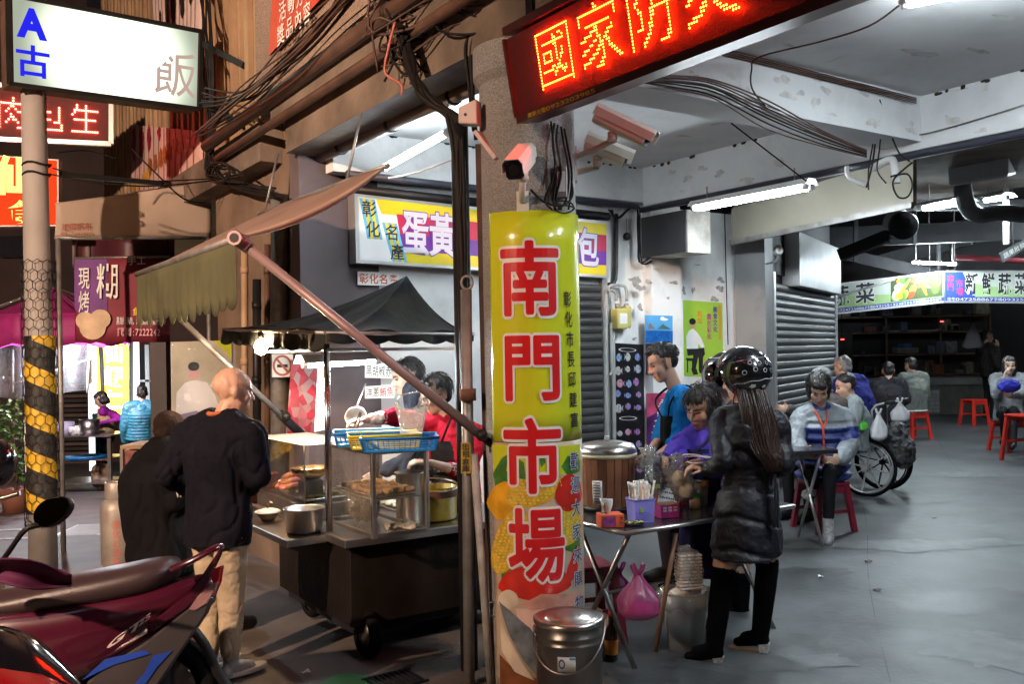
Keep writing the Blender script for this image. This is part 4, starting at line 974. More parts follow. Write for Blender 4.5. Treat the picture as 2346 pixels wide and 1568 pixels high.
far_person('young woman with long dark hair and a grey sweater sitting on a red stool', 12.6, (2312,1010), (-.25,-.97), 1.62, ((.24,.25,.26),(.03,.03,.034)), headpx=(2312,838), headf=(-.3,-.93,-.12), hair='long', skin=m_skinp, jac=1.25, vox=.012, jname='sweater',
    over=dict(wr_r=P(2300,868,12.2), el_r=P(2282,905,12.35), wr_l=P(2316,905,12.1), el_l=P(2345,905,12.3), kn_r=P(2298,940,12.1), kn_l=P(2322,940,12.1), an_r=P(2300,1000,12.35), an_l=P(2322,1012,12.1), to_r=P(2296,1015,12.25), to_l=P(2318,1026,12.0), hd_r=V((.1,-.2,1))))
cb = thing('clutch_bag', 'bright blue bag on the lap of the seated woman at the right edge', 'bag', P(2312,900,11.98))
B = Blob(); B.ell((0,0,0),(.165,.06,.085),Fr(P(2312,886,12.0))); B.ell((0,0,.02),(.15,.05,.085),Fr(P(2312,886,12.0))); B.skin('bag_body',[mat('royal_blue_fabric',(.02,.03,.42),.6,bump=.2)],cb,.012,3,.01,14)
mb = MB(); mb.tube(smooth_path([P(2292,880,11.93),P(2312,874,11.91),P(2332,880,11.93)]), .006, 5); mb.build('zip', m_blackp, cb)
# ---- far left
def far_lady():
    d = 14.4; b = onG(P(247,1112,d))
    def ex(t, J, H):
        apron(t, J, cloth('bottle_green',(.012,.05,.045)), off=1.35, bottom=.10, w=.12)
        B = Blob(); 
        for n in 'lr': B.chain([J['sh_'+n],J['el_'+n]],[.075,.062],0)
        B.skin('sleeves', [cloth('magenta_sleeve',(.34,.03,.33))], t, .012, 2, .008)
        B = Blob(); B.loft([(J['pel'],.17,.13,J['f']),(J['chest'],.18,.14,J['f']),(J['neck']-UP*.03,.08,.08,J['f'])],J['r'],0); B.skin('vest',[cloth('tan_vest',(.45,.32,.16))],t,.014,3,.008)
    return far_person('short-haired woman in a green apron and purple sleeves at the steaming steel table', d, (247,1112), (-.93,-.35), 1.52, ((.34,.03,.33),(.012,.045,.04)), sit=False, headpx=(232,916), headf=(-.85,-.3,-.5), hair='shag', jac=None, extra=ex, vox=.012,
        over=dict(el_l=P(262,950,d+.1), wr_l=P(225,968,d-.1), el_r=P(275,960,d-.2), wr_r=P(222,972,d-.25)))
far_lady()
def blue_puffer():
    def ex(t, J, H):
        pb = mat('teal_puffer',(.03,.17,.26),.42,var=.15,bump=.2,bs=25)
        jacket(t, J, 'puffer_jacket', pb, 1.22, 1.45, .06, 1.0, vox=.012, it=2, disp=.003, puff=.14, npuff=11)
        B = Blob(); B.loft([(J['neck']-UP*.10-J['f']*.06,.11,.09,J['f']),(J['neck']-J['f']*.01,.09,.09,J['f'])],J['r'],0); B.skin('hood',[pb],t,.013,3,.01,14)
    far_person('person in a teal blue puffer jacket seen from behind left of the poster', 13.4, (325,1150), (-.25,.97), 1.68, ((.03,.05,.07),(.02,.02,.025)), sit=False, headpx=(325,902), headf=(-.45,.88,-.1), hair='short', jac=None, extra=ex, vox=.012)
blue_puffer()
# ---------------------------------------------------------------- corner column and its curved sign
PC = P(1216,805,4.75); PC.z = 0; RC = .245
toC = (V((0,0,0))-PC); toC.z = 0; toC.normalize(); rtC = toC.cross(UP)*-1
col = thing('column', 'round stone-chip column at the corner carrying the yellow market sign', 'column', PC)
mb = MB(); mb.lathe([(RC+.0,-.05),(RC,3.24)], Fr(PC), 40); mb.build('shaft', m_agg, col)
mb = MB(); mb.lathe([(RC+.03,3.1),(RC+.001,3.06)], Fr(PC), 40); mb.lathe([(RC+.03,3.1),(RC+.03,3.245)], Fr(PC), 40); mb.build('capital', m_agg, col)
def onC(u, v, R=RC+.012):
    r = ray(u, v); o = V((0,0))-PC.xy; dx = r.xy; a = dx.dot(dx); b = 2*o.dot(dx); c = o.dot(o)-R*R; disc = b*b-4*a*c
    t = (-b-math.sqrt(max(disc,0)))/(2*a); p = ORG+r*t; q = (p-PC); return R*math.atan2(q.dot(rtC), q.dot(toC)), p.z
def cyl(s, z, R): th = s/(RC+.012); return PC + (toC*math.cos(th)+rtC*math.sin(th))*R + UP*z
def curved(mb, vs, fs, e, step=.022):
    """bend flat outlines (s,z) round the column"""
    bm = bmesh.new(); bv = [bm.verts.new((s,z,0)) for s,z in vs]
    for f in fs:
        try: bm.faces.new([bv[i] for i in f])
        except Exception: pass
    if not bm.faces: bm.free(); return
    bmesh.ops.triangulate(bm, faces=[f for f in bm.faces if len(f.verts) > 4])
    lo = min(v[0] for v in vs); hi = max(v[0] for v in vs); x = math.ceil(lo/step)*step
    while x < hi:
        bmesh.ops.bisect_plane(bm, geom=bm.verts[:]+bm.edges[:]+bm.faces[:], plane_co=(x,0,0), plane_no=(1,0,0)); x += step
    bm.verts.index_update(); mb.add([cyl(v.co.x, v.co.y, RC+.012+e) for v in bm.verts], [[v.index for v in f.verts] for f in bm.faces]); bm.free()
def cpoly(mb, pts, e): q = [onC(u,v) for u,v in pts]; curved(mb, q, [list(range(len(q)))], e)
def cell(cx, cy, rx, ry, n=20, rot=0, wob=0):
    return [(cx+rx*math.cos(t)*math.cos(rot)*(1+wob*math.sin(5*t))-ry*math.sin(t)*math.sin(rot), cy+rx*math.cos(t)*math.sin(rot)+ry*math.sin(t)*math.cos(rot)*(1+wob*math.cos(4*t))) for t in [2*math.pi*i/n for i in range(n)]]
def cglyph(mb, ch, x0, y0, x1, y1, off, e):
    """character filling the picture box"""
    vs, fs = glyph(ch, 0); base = vs; n = 14 if off > .02 else 6
    bx0, bx1 = min(v[0] for v in base), max(v[0] for v in base); by0, by1 = min(v[1] for v in base), max(v[1] for v in base)
    s0, zb = onC(x0, y1); s1, zt = onC(x1, y0)
    for k in range(n+1):                       # heavy rounded strokes: the outline stamped round a circle
        ox, oy = (off*math.cos(2*math.pi*k/n), off*math.sin(2*math.pi*k/n)) if k else (0, 0)
        if k == n: ox, oy = off*1.0, 0
        curved(mb, [(s0+(x+ox-bx0)/(bx1-bx0)*(s1-s0), zb+(y+oy-by0)/(by1-by0)*(zt-zb)) for x,y in vs], fs, e+k*.00004, .03)
psg = thing('pillar_sign', 'tall curved yellow-green market sign wrapped round the corner column', 'sign', PC+toC*RC)
m_lime = mat('lime_sign_film', (.60,.66,.025), .22, var=.06, vs=3, bump=.02, bs=20, grime=.18, gcol=(.25,.22,.05), gs=3, coat=.4)
m_sred = mat('sign_red', (.60,.018,.022), .25, var=.05, bump=0, coat=.3)
m_swh = mat('sign_white', (.80,.80,.80), .25, var=.04, bump=0, coat=.3)
s0, ztop = onC(1120,490); s1 = (RC+.012)*rad(100); zph = onC(1210,1015)[1]
def csheet(a, b, z0, z1, m, name, e=0, th=.004):
    mb = MB(); mb.sheet(lambda s, t: cyl(lerp(a,b,s), lerp(z0,z1,t), RC+.012+e), 40, 8, th); return mb.build(name, m, psg)
csheet(s0, s1, zph, ztop, m_lime, 'upper_sheet'); csheet(s0, s1, .01, zph-.003, mat('photo_lower_sheet',(.55,.42,.30),.3,var=.2,vs=5,bump=.02,coat=.3), 'lower_sheet')
m_leaf = mat('print_green',(.06,.20,.03),.3,var=.5,vs=20,bump=0,coat=.3); m_corn = mat('print_corn',(.72,.46,.03),.3,var=.35,vs=30,bump=0,coat=.3); m_kern = mat('print_kernel',(.80,.60,.10),.3,var=.3,vs=60,bump=0,coat=.3)
m_tom = mat('print_tomato',(.60,.03,.02),.25,var=.3,vs=8,bump=0,coat=.3); m_pep = mat('print_pepper',(.78,.40,.02),.25,var=.3,vs=10,bump=0,coat=.3); m_meat = mat('print_meat',(.70,.36,.28),.3,var=.4,vs=9,bump=0,coat=.3)
m_fish = mat('print_fish',(.16,.19,.22),.3,var=.6,vs=14,bump=0,coat=.3); m_pale = mat('print_pale',(.72,.62,.50),.3,var=.3,vs=8,bump=0,coat=.3); m_wood = mat('print_wood',(.24,.08,.025),.3,var=.5,vs=9,bump=0,coat=.3)
def cpart(name, m, polys, e):
    mb = MB()
    for p in polys: cpoly(mb, p, e)
    return mb.build(name, m, psg)
cpart('pale_backdrop', m_lime, [[(1128,1018),(1328,1018),(1330,1075),(1250,1092),(1180,1110),(1134,1120)]], .0008)
cpart('leaves', m_leaf, [[(1130,1085),(1150,1050),(1165,1040),(1160,1080),(1190,1095),(1170,1120),(1135,1115)],[(1175,1042),(1200,1060),(1205,1100),(1180,1095)],[(1235,1050),(1245,1038),(1250,1060),(1240,1072)],[(1285,1070),(1300,1045),(1328,1055),(1328,1080),(1300,1090)],[(1280,1215),(1305,1195),(1328,1200),(1328,1270),(1295,1262)],[(1148,1300),(1175,1295),(1180,1330),(1150,1335)]], .0014)
cpart('yellow_pepper', m_pep, [cell(1152,1148,34,42,22,.2,.08)], .0018)
cpart('corn_cob', m_corn, [cell(1225,1125,70,34,22,-.35)], .0022); cpart('corn_cob', m_corn, [cell(1168,1240,34,80,24,.35)], .0024); cpart('corn_cob', m_corn, [cell(1290,1205,42,48,22,.1)], .0022)
random.seed(4)
def kernels(cx, cy, rx, ry, rot, e, st=11):
    ps = []
    for i in range(-12,13):
        for j in range(-12,13):
            x, y = i*st*.9, j*st*.72+(i % 2)*st*.36
            if (x/rx)**2+(y/ry)**2 < .8: ps.append(cell(cx+x*math.cos(rot)-y*math.sin(rot), cy+x*math.sin(rot)+y*math.cos(rot), st*.36, st*.28, 6))
    o = cpart('kernels', m_kern, ps, e); o['kind'] = 'stuff'
kernels(1225,1125,70,34,-.35,.0030); kernels(1168,1240,34,80,.35,.0032); kernels(1290,1205,42,48,.1,.0030)
cpart('tomato', m_tom, [cell(1302,1130,30,42,22,.1,.04)], .0032)
cpart('chilli', m_tom, [[(1300,1300),(1318,1250),(1326,1255),(1322,1310),(1300,1345),(1288,1350)]], .0034)
cpart('red_pepper', m_tom, [cell(1225,1335,82,40,26,-.05,.05)], .0030)
cpart('meat_slice', m_meat, [[(1195,1385),(1240,1362),(1328,1355),(1330,1385),(1265,1392),(1215,1400)]], .0036)
cpart('garlic', m_pale, [cell(1165,1375,24,22,18,0,.06)], .0038)
cpart('pork_belly', mat('print_pork',(.74,.50,.42),.3,var=.3,vs=7,bump=0,coat=.3), [[(1180,1395),(1260,1392),(1329,1390),(1330,1500),(1240,1480),(1195,1440)]], .0026)
cpart('fish', m_fish, [[(1144,1378),(1170,1400),(1215,1440),(1252,1490),(1262,1540),(1235,1555),(1200,1515),(1165,1450)]], .0042)
cpart('fish_belly', m_pale, [[(1146,1400),(1160,1450),(1195,1515),(1225,1560),(1180,1540),(1150,1490)]], .0040)
cpart('wooden_board', m_wood, [[(1146,1500),(1175,1530),(1240,1560),(1330,1560),(1330,1640),(1148,1640)]], .0036)
for ch, x0, y0, x1, y1 in (('南',1153,556,1274,722),('門',1163,772,1276,916),('市',1160,960,1280,1126),('場',1170,1165,1288,1328)):
    mb = MB(); cglyph(mb, ch, x0, y0, x1, y1, .062, .0052); mb.build('character_outline', m_swh, psg)
    mb = MB(); cglyph(mb, ch, x0, y0, x1, y1, .026, .0064); mb.build('character', m_sred, psg)
m_navy = mat('sign_navy', (.02,.025,.10), .3, var=0, bump=0)
for i, ch in enumerate('彰化市長邱建富'):
    y = 668+i*46; x = 1291+i*2.6; mb = MB(); cglyph(mb, ch, x, y, x+15, y+36, .012, .0058); mb.build('small_character', m_ink, psg)
for i, ch in enumerate('歡迎大家來購物'):
    y = 1035+i*54; x = 1305+i*1.8; mb = MB(); cglyph(mb, ch, x, y, x+17, y+42, .05, .0056); mb.build('small_character_outline', m_swh, psg)
    mb = MB(); cglyph(mb, ch, x, y, x+17, y+42, .01, .0066); mb.build('small_character', m_navy, psg)

# ---------------------------------------------------------------- running LED sign
m_ledp = mat('led_panel_red', (.09,.005,.005), .55, var=.15, vs=40, bump=.3, bs=200)
m_ledf = mat('led_frame', (.10,.03,.03), .35, .3, var=.2, bump=.03)
m_led = emat('led_dot', (1.0,.022,.002), 110)
B0 = P(1190,283,4.40); upL = (UP*.985 - E2*.172).normalized(); Hh, LL = .40, 2.4
led = thing('led_sign', 'long red running-text LED sign hung from the beam above the column', 'sign', B0)
LP = Pan(B0+upL*.035, B0-E1*LL+upL*.035, B0-E1*LL+upL*Hh, B0+upL*Hh)
mb = MB(); LP.plate(mb, .10, -.004); mb.build('panel', m_ledp, led)
nr = LP.n
mb = MB()
for p, q in ((B0,B0-E1*LL),(B0+upL*(Hh+.018),B0-E1*LL+upL*(Hh+.018))): mb.beam(p+upL*.016-nr*.05, q+upL*.016-nr*.05, .036, .13, nr)
mb.build('frame', m_ledf, led)
mb = MB(); mb.beam(B0+upL*.03-nr*.05+E1*.008, B0+upL*(Hh)-nr*.05+E1*.008, .016, .13, nr); mb.build('end_plate', m_ledf, led)
def inside(tris, x, y):
    for (a,b,c) in tris:
        d1 = (x-b[0])*(a[1]-b[1])-(a[0]-b[0])*(y-b[1]); d2 = (x-c[0])*(b[1]-c[1])-(b[0]-c[0])*(y-c[1]); d3 = (x-a[0])*(c[1]-a[1])-(c[0]-a[0])*(y-a[1])
        if not ((d1 < 0 or d2 < 0 or d3 < 0) and (d1 > 0 or d2 > 0 or d3 > 0)): return True
    return False
def raster(ch, n=24, off=-.004):
    vs, fs = glyph(ch, off); tris = []
    for f in fs:
        for k in range(1, len(f)-1): tris.append((vs[f[0]], vs[f[k]], vs[f[k+1]]))
    return [(i,j) for j in range(n) for i in range(n) if inside(tris, (i+.5)/n, (j+.5)/n-.12)]
def led_text(parent, pan, text, s0, t0, cw, chh, n, m, r, e=.006, name='led_dots', vert=False, gap=1.04, off=-.004):
    for q, ch in enumerate(text):
        mb = MB()
        for i, j in raster(ch, n, off):
            a = s0 + (0 if vert else q*cw*gap) + cw*(i+.5)/n; b = t0 - (q*chh*gap if vert else 0) + chh*(j+.5)/n
            c = pan(a, b, e); ex = (pan(a+.01,b,e)-c).normalized(); ey = (pan(a,b+.01,e)-c).normalized()
            mb.add([c+pan.n*r*.9]+[c+ex*(r*math.cos(k*math.pi/3))+ey*(r*math.sin(k*math.pi/3)) for k in range(6)], [(0,1+k,1+(k+1) % 6) for k in range(6)])
        mb.build(name, m, parent)['kind'] = 'stuff'
pL = onplane(1240,222,LP.c[0],LP.n); sL = (pL-LP.c[0]).dot(-E1)/LL
led_text(led, LP, '國家防災', sL, .14, .295/LL, .80, 22, m_led, .0046, .007, gap=1.05)
LB = Pan(LP.c[1]-nr*.112,LP.c[0]-nr*.112,LP.c[3]-nr*.112,LP.c[2]-nr*.112); LB.n = -nr; led_text(led, LB, '國家防災', .34, .14, .295/LL, .80, 22, emat('led_dot_back',(1.0,.022,.002),16), .0036, .007, gap=1.05)
mb = MB(); fb = Pan(B0-E1*.10+upL*.0-nr*.0+nr*.018, B0-E1*.62+nr*.018, B0-E1*.62+upL*.03+nr*.018, B0-E1*.10+upL*.03+nr*.018); fb.text(mb, '廣豪光電0923203985', 0, .1, 1/14.5, .8, .008, .002); mb.build('maker_lettering', mat('gold_print',(.5,.3,.03),.5,bump=0), led)
mb = MB()
for k in (.12,1.2,2.2):
    p = B0-E1*k+upL*Hh-nr*.05; mb.beam(p, V((p.x,p.y,3.46)), .03, .03, (0,1,0)); mb.beam(p, p+E2*.3+UP*.12, .025, .025)
mb.build('bracket', m_blackm, led)

# ---------------------------------------------------------------- security cameras
m_cream = mat('camera_cream', (.70,.67,.60), .4, var=.08, bump=.02, grime=.25, gcol=(.2,.16,.1), gs=6)
m_lens = mat('camera_glass', (.01,.008,.02), .06, var=0, bump=0, coat=1)
def cctv(label, c, f, mount, L=.26, w=.085, group='security cameras'):
    f = V(f).normalized(); r = f.cross(UP).normalized(); u = r.cross(f); t = thing('security_camera', label, 'camera', c, group); fr = Fr(c, r, f, u)
    oct_ = [(-.5,-.35),(-.35,-.5),(.35,-.5),(.5,-.35),(.5,.3),(.3,.5),(-.3,.5),(-.5,.3)]
    mb = MB(); mb.prism([fr(x*w,-L/2,z*w*1.05) for x,z in oct_], f*L); mb.bevelled(.004); mb.build('housing', m_cream, t)
    mb = MB(); hood = [(-.56,-.1),(-.56,.36),(-.36,.60),(.36,.60),(.56,.36),(.56,-.1),(.52,-.1),(.52,.34),(.34,.56),(-.34,.56),(-.52,.34),(-.52,-.1)]
    mb.prism([fr(x*w,-L/2-.01,z*w*1.05) for x,z in hood], f*(L+.045)); mb.build('sunshield', m_cream, t)
    mb = MB(); mb.prism([fr(x*w*.93,L/2+.001,z*w*.97) for x,z in oct_], f*.004); mb.build('front_glass', m_lens, t)
    mb = MB(); mb.tube([fr(0,L/2+.006,0), fr(0,L/2+.012,0)], w*.28, 16); mb.build('lens', m_blackp, t)
    j = fr(0,-.03,-w*.52)
    mb = MB(); mb.tube([j, j-UP*.03], .026, 12); mb.ell((0,0,0),(.028,.028,.022),Fr(j-UP*.035)); mb.build('swivel', m_cream, t)
    mb = MB(); mb.tube([j-UP*.04]+[V(q) for q in mount], .017, 8); mb.build('arm', m_cream, t)
    e = V(mount[-1]); n = (e-PC); n.z = 0; n.normalize(); mb = MB(); mb.beam(e-UP*.05, e+UP*.05, .06, .014, n); mb.build('mounting_plate', m_cream, t)
    return t
def onCw(u, v, R=RC): s, z = onC(u, v, R); r = ray(u,v); 
def cpos(u, v, out=0):
    s, z = onC(u, v, RC); th = s/RC; return PC + (toC*math.cos(th)+rtC*math.sin(th))*(RC+out) + UP*z
c1 = P(1192,372,4.30)
cctv('cream security camera with a dark front pointing down over the column sign', c1, V((-.22,-.80,-.42)), [cpos(1198,452,.05), cpos(1198,462,.005)], .24, .092)
c2 = P(1425,290,4.55); c3 = P(1388,345,4.75)
sidep = PC + (rtC*RC).xyz + UP*2.75
cctv('upper of two cream security cameras reaching out right of the column', c2, V((.78,-.25,-.47)), [P(1360,345,4.72), PC+rtC*(RC+.003)+UP*2.70], .29, .085)
cctv('lower of two cream security cameras tucked behind the upper one', c3, V((.85,-.05,-.38)), [P(1370,382,4.78), PC+rtC*(RC+.003)+UP*2.62], .22, .085)
jb = thing('junction_box', 'small grey junction box with dangling wires on the column above the sign', 'box', cpos(1270,425,.02))
mb = MB(); fr = Fr(cpos(1278,420,.025), rtC, toC, UP); mb.box((0,0,0),(.06,.05,.16),fr).bevelled(.006); mb.build('box', m_galv, jb)
mb = MB(); mb.box((0,.027,.0),(.04,.004,.10),fr); mb.build('label_plate', m_paper, jb)
for i in range(5):
    random.seed(30+i); x = 1258+i*7; mb = MB(); mb.tube(smooth_path([cpos(x,280+4*i,.02), cpos(x+random.uniform(-6,10),330,.03), cpos(x+random.uniform(-4,14),400,.05), cpos(x+random.uniform(-16,10),460,.04), cpos(x+random.uniform(-14,8),482,.03)]), .006, 5)
    mb.build('wire', m_cable, jb)
mb = MB(); mb.tube(smooth_path([cpos(1215,440,.06), cpos(1235,470,.10), cpos(1265,478,.10), cpos(1285,455,.08), cpos(1292,420,.05)]), .006, 6); mb.build('wire', m_cable, jb)
mb = MB(); mb.tube(smooth_path([cpos(1262,470,.04)]+[cpos(1275+18*math.cos(t),478+14*math.sin(t),.06) for t in [i*.7 for i in range(14)]]), .004, 5); mb.build('wire_coil', m_cable, jb)
sp = thing('horn_speaker', 'small white wall speaker bracketed left of the column', 'speaker', P(1072,290,4.62))
fr = Fr(P(1074,264,4.6), V((.9,-.3,0)).normalized(), V((.3,.9,0)).normalized(), UP)
mb = MB(); mb.hexa([fr(x,y,z) for (x,y,z) in ((-.05,-.02,-.04),(.05,-.02,-.055),(.05,.05,-.055),(-.05,.05,-.04),(-.05,-.02,.04),(.05,-.02,.075),(.05,.05,.075),(-.05,.05,.04))]); mb.bevelled(.005); mb.build('body', mat('dusty_white',(.45,.42,.40),.5,grime=.3), sp)
mb = MB(); mb.tube([fr(-.01,-.024,.0), fr(-.01,-.018,0)], .008, 10); mb.build('screw', m_blackp, sp)
mb = MB(); mb.beam(fr(.03,.03,-.08), PC-rtC*.15+toC*.19+UP*2.66, .05, .02); mb.build('bracket', mat('dusty_white',(.45,.42,.40),.5), sp)
# ---------------------------------------------------------------- food cart
m_pane = clear('case_pane', (.97,.97,.95), .10, .06, .06, (.7,.6,.45), .35, 10)
m_glass = clear('clear_glass', (.96,.98,.97), .14, .03)
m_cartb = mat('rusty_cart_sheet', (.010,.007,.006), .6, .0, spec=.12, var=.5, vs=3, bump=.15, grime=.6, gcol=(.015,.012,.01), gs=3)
m_rub = mat('tyre_rubber', (.007,.007,.007), .9, var=.3, bump=.2, spec=.06)
m_tarp = mat('dark_tarp', (.02,.023,.022), .75, spec=.12, var=.3, vs=4, bump=.25, bs=16, grime=.3)
m_tarpg = mat('olive_canvas', (.085,.085,.04), .8, var=.35, vs=3, bump=.35, bs=14, grime=.5, gcol=(.03,.03,.02))
m_tarpp = mat('beige_canvas', (.46,.36,.29), .8, var=.25, vs=3, bump=.2, bs=14, grime=.3)
ZT = .69
C0 = onplane(857,1237,V((0,0,ZT+.012)),UP); cart = thing('food_cart', 'rusty street-food cart with steel worktop, glass cases and a dark cloth roof', 'food cart', onG(C0))
def EF(o): return Fr(o, E2, E1, UP)
K = onplane(790,1240,V((0,0,ZT)),UP); K.z = ZT; kf = EF(K)
R0_ = lambda a: random.uniform(-a, a)
def slab(name, fr, x0, x1, y0, y1, z0, z1, m, parent, bev=.004):
    mb = MB(); mb.hexa([fr(x,y,z) for z in (z0,z1) for x,y in ((x0,y0),(x1,y0),(x1,y1),(x0,y1))]); mb.bevelled(bev); return mb.build(name, m, parent)
slab('worktop', kf, 0,1.25,0,1.25,-.045,0,m_steel,cart)
tf = EF(onplane(657,1238,V((0,0,ZT-.01)),UP)); slab('side_tray', tf, 0,.235,0,1.3,-.045,-.004,m_steel,cart)
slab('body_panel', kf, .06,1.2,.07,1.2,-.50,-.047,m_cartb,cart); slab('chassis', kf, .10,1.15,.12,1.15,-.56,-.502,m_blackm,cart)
for (x, y) in ((.17,.10),(1.12,.30),(.22,1.05)):
    w = kf(x, y, 0); w.z = .132; mb = MB(); ax = E2
    mb.lathe([(.085,-.03),(.118,-.036),(.132,-.022),(.135,0),(.132,.022),(.118,.036),(.085,.03)], Fr(w, E1, UP, E2), 28); wh = mb.build('wheel', m_rub, cart)
    mb = MB(); mb.lathe([(.0,-.02),(.084,-.022),(.084,.022),(0,.02)], Fr(w, E1, UP, E2), 20); mb.build('rim', m_steeld, wh)
    mb = MB(); mb.beam(w+UP*.02, kf(x+.06,y,-.5), .03, .05); mb.build('fork', m_blackm, wh)
# front show case with steel edges
cf = EF(C0); cx, cy, chh = .325, .63, .470
case = thing('display_case', 'steel-edged clear display case at the front of the food cart', 'display case', C0)
def edge(p, q, parent=None, w=.024, m=None, name='frame_bar'):
    mb = MB(); mb.beam(p, q, w, w, (0,0,1) if abs((V(q)-V(p)).normalized().z) < .9 else E1); mb.bevelled(.003); return mb.build(name, m or m_steel, parent or case)
for x, y in ((0,0),(cx,0),(0,cy),(cx,cy)): edge(cf(x,y,0), cf(x,y,chh))
for z in (.016,chh-.006):
    edge(cf(.012,0,z), cf(cx-.012,0,z)); edge(cf(.012,cy,z), cf(cx-.012,cy,z)); edge(cf(0,.012,z), cf(0,cy-.012,z)); edge(cf(cx,.012,z), cf(cx,cy-.012,z))
def pane(name, p, q, r, s, m, parent): mb = MB(); a = (V(q)-V(p)).cross(V(s)-V(p)).normalized()*.003; mb.prism([p,q,r,s], a); return mb.build(name, m, parent)
pane('pane', cf(.012,.002,.03), cf(cx-.012,.002,.03), cf(cx-.012,.002,chh-.02), cf(.012,.002,chh-.02), m_pane, case)
pane('pane', cf(.002,cy-.012,.03), cf(.002,.012,.03), cf(.002,.012,chh-.02), cf(.002,cy-.012,chh-.02), m_pane, case)
pane('top_pane', cf(0,0,chh+.007), cf(cx,0,chh+.007), cf(cx,cy,chh+.007), cf(0,cy,chh+.007), m_steel, case)
slab('shelf', cf, .02, cx-.02, .02, cy-.02, .20, .207, m_steeld, case)
# crumpled plastic and a cloth in the case
def crumple(name, label, cat, c, rx, ry, rz, m, vox=.010, amp=.02, sc=18, parent=None, seed=0):
    B = Blob(); random.seed(seed)
    for i in range(7): B.ell((random.uniform(-.5,.5)*rx,random.uniform(-.5,.5)*ry,random.uniform(0,.4)*rz),(rx*random.uniform(.4,.7),ry*random.uniform(.4,.7),rz*random.uniform(.4,.8)),Fr(c))
    o = B.skin(name, [m], parent, vox, 1, amp, sc)
    if parent is None: tag(o, label, cat)
    return o
m_rag = cloth('rag_cotton',(.58,.52,.42),bump=.4)
crumple('rag', 'crumpled beige cloth lying in the bottom of the front display case', 'cloth', cf(.20,.08,.03), .11,.07,.035, m_rag, seed=3)
m_poly = clear('plastic_film', (.96,.95,.92), .30, .12, .16, (.85,.8,.72), .9, 22)
crumple('plastic_wrap', 'crumpled clear plastic wrap stuffed in the front display case', 'plastic bag', cf(.07,.30,.12), .08,.16,.12, m_poly, amp=.035, sc=22, seed=8)
# posts and rails
for uv, z1 in (((755,1218),None),):
    p = onplane(uv[0],uv[1],V((0,0,ZT)),UP); q = V((p.x,p.y,1.76)); mb = MB(); mb.tube([p,q], .0185, 14); mb.build('post', mat('chrome_post',(.55,.5,.48),.16,1,var=.1,bump=.02), cart); POST = p
# rear glass case for sausages
R0 = P(699,1157,5.53); rf = EF(R0); rx, ry, rh = .34, .80, 1.152-R0.z
slab('rear_platform', EF(V((R0.x,R0.y,ZT))), -.02,.42,-.02,.83,.002,R0.z-ZT-.004,m_steel,cart)
rc = thing('sausage_case', 'low glass sausage case on the left of the food cart', 'display case', R0)
pane('pane', rf(0,0,0), rf(rx,0,0), rf(rx,0,rh), rf(0,0,rh), m_glass, rc); pane('pane', rf(0,ry,0), rf(0,0,0), rf(0,0,rh), rf(0,ry,rh), m_glass, rc); pane('top_pane', rf(0,0,rh+.004), rf(rx,0,rh+.004), rf(rx,ry,rh+.004), rf(0,ry,rh+.004), clear('milky_top',(.9,.93,.92),.25,.1,.3,(.85,.88,.86)), rc)
m_edge = mat('pane_edge',(.75,.75,.6),.3,bump=0); edge(rf(0,0,0), rf(0,0,rh), rc, .008, m_edge, 'pane_edge'); edge(rf(0,0,rh), rf(0,ry,rh), rc, .007, m_edge, 'pane_edge'); edge(rf(0,0,rh), rf(rx,0,rh), rc, .007, m_edge, 'pane_edge')
m_saus = mat('sausage', (.42,.10,.08), .35, var=.3, vs=30, bump=.1, coat=.4)
tray = thing('food_tray', 'flat steel tray of sliced food in the glass sausage case', 'tray', rf(.15,.3,.01)); slab('tray', rf, .03,.30,.05,.55,.004,.02,m_steel,tray)
random.seed(2)
for i in range(36): mb = MB(); mb.ell((0,0,0),(.035,.022,.012),FrZ(rf(.06+random.random()*.2,.07+random.random()*.42,.026+random.random()*.014),random.random()*3)); mb.build('food_piece', mat('fried_slices',(.55,.36,.13),.6,var=.4,vs=30), tray)
sp_ = rf(.12,.42,.02)
for i, (x, y, z, a) in enumerate(((0,0,.04,.1),(.0,.05,.04,.15),(0,.1,.04,.05),(.01,.025,.075,.12),(.01,.075,.075,.08),(.02,.05,.11,.1))):
    c = rf(.10+x,.36+y*1.1,.025+z*.9); d_ = (E2*math.cos(a)+E1*math.sin(a)); mb = MB(); pp = [c+d_*(-.12+.03*k)+UP*(.012-.035*((k-4)/4)**2*.5) for k in range(9)]; mb.tube(pp, [.006]+[.019]*7+[.006], 9); tag(mb.build('sausage', m_saus), None)
    o = bpy.context.scene.objects[-1] if False else None
for i, o in enumerate([o for o in COL.objects if o.name.split('.')[0] == 'sausage']): tag(o, ['front', 'middle', 'rear'][i]+' red sausage of the bottom row in the glass case' if i < 3 else (['front','rear'][i-3]+' red sausage of the second row in the glass case' if i < 5 else 'topmost red sausage of the pile in the glass case'), 'sausage', 'stacked sausages')
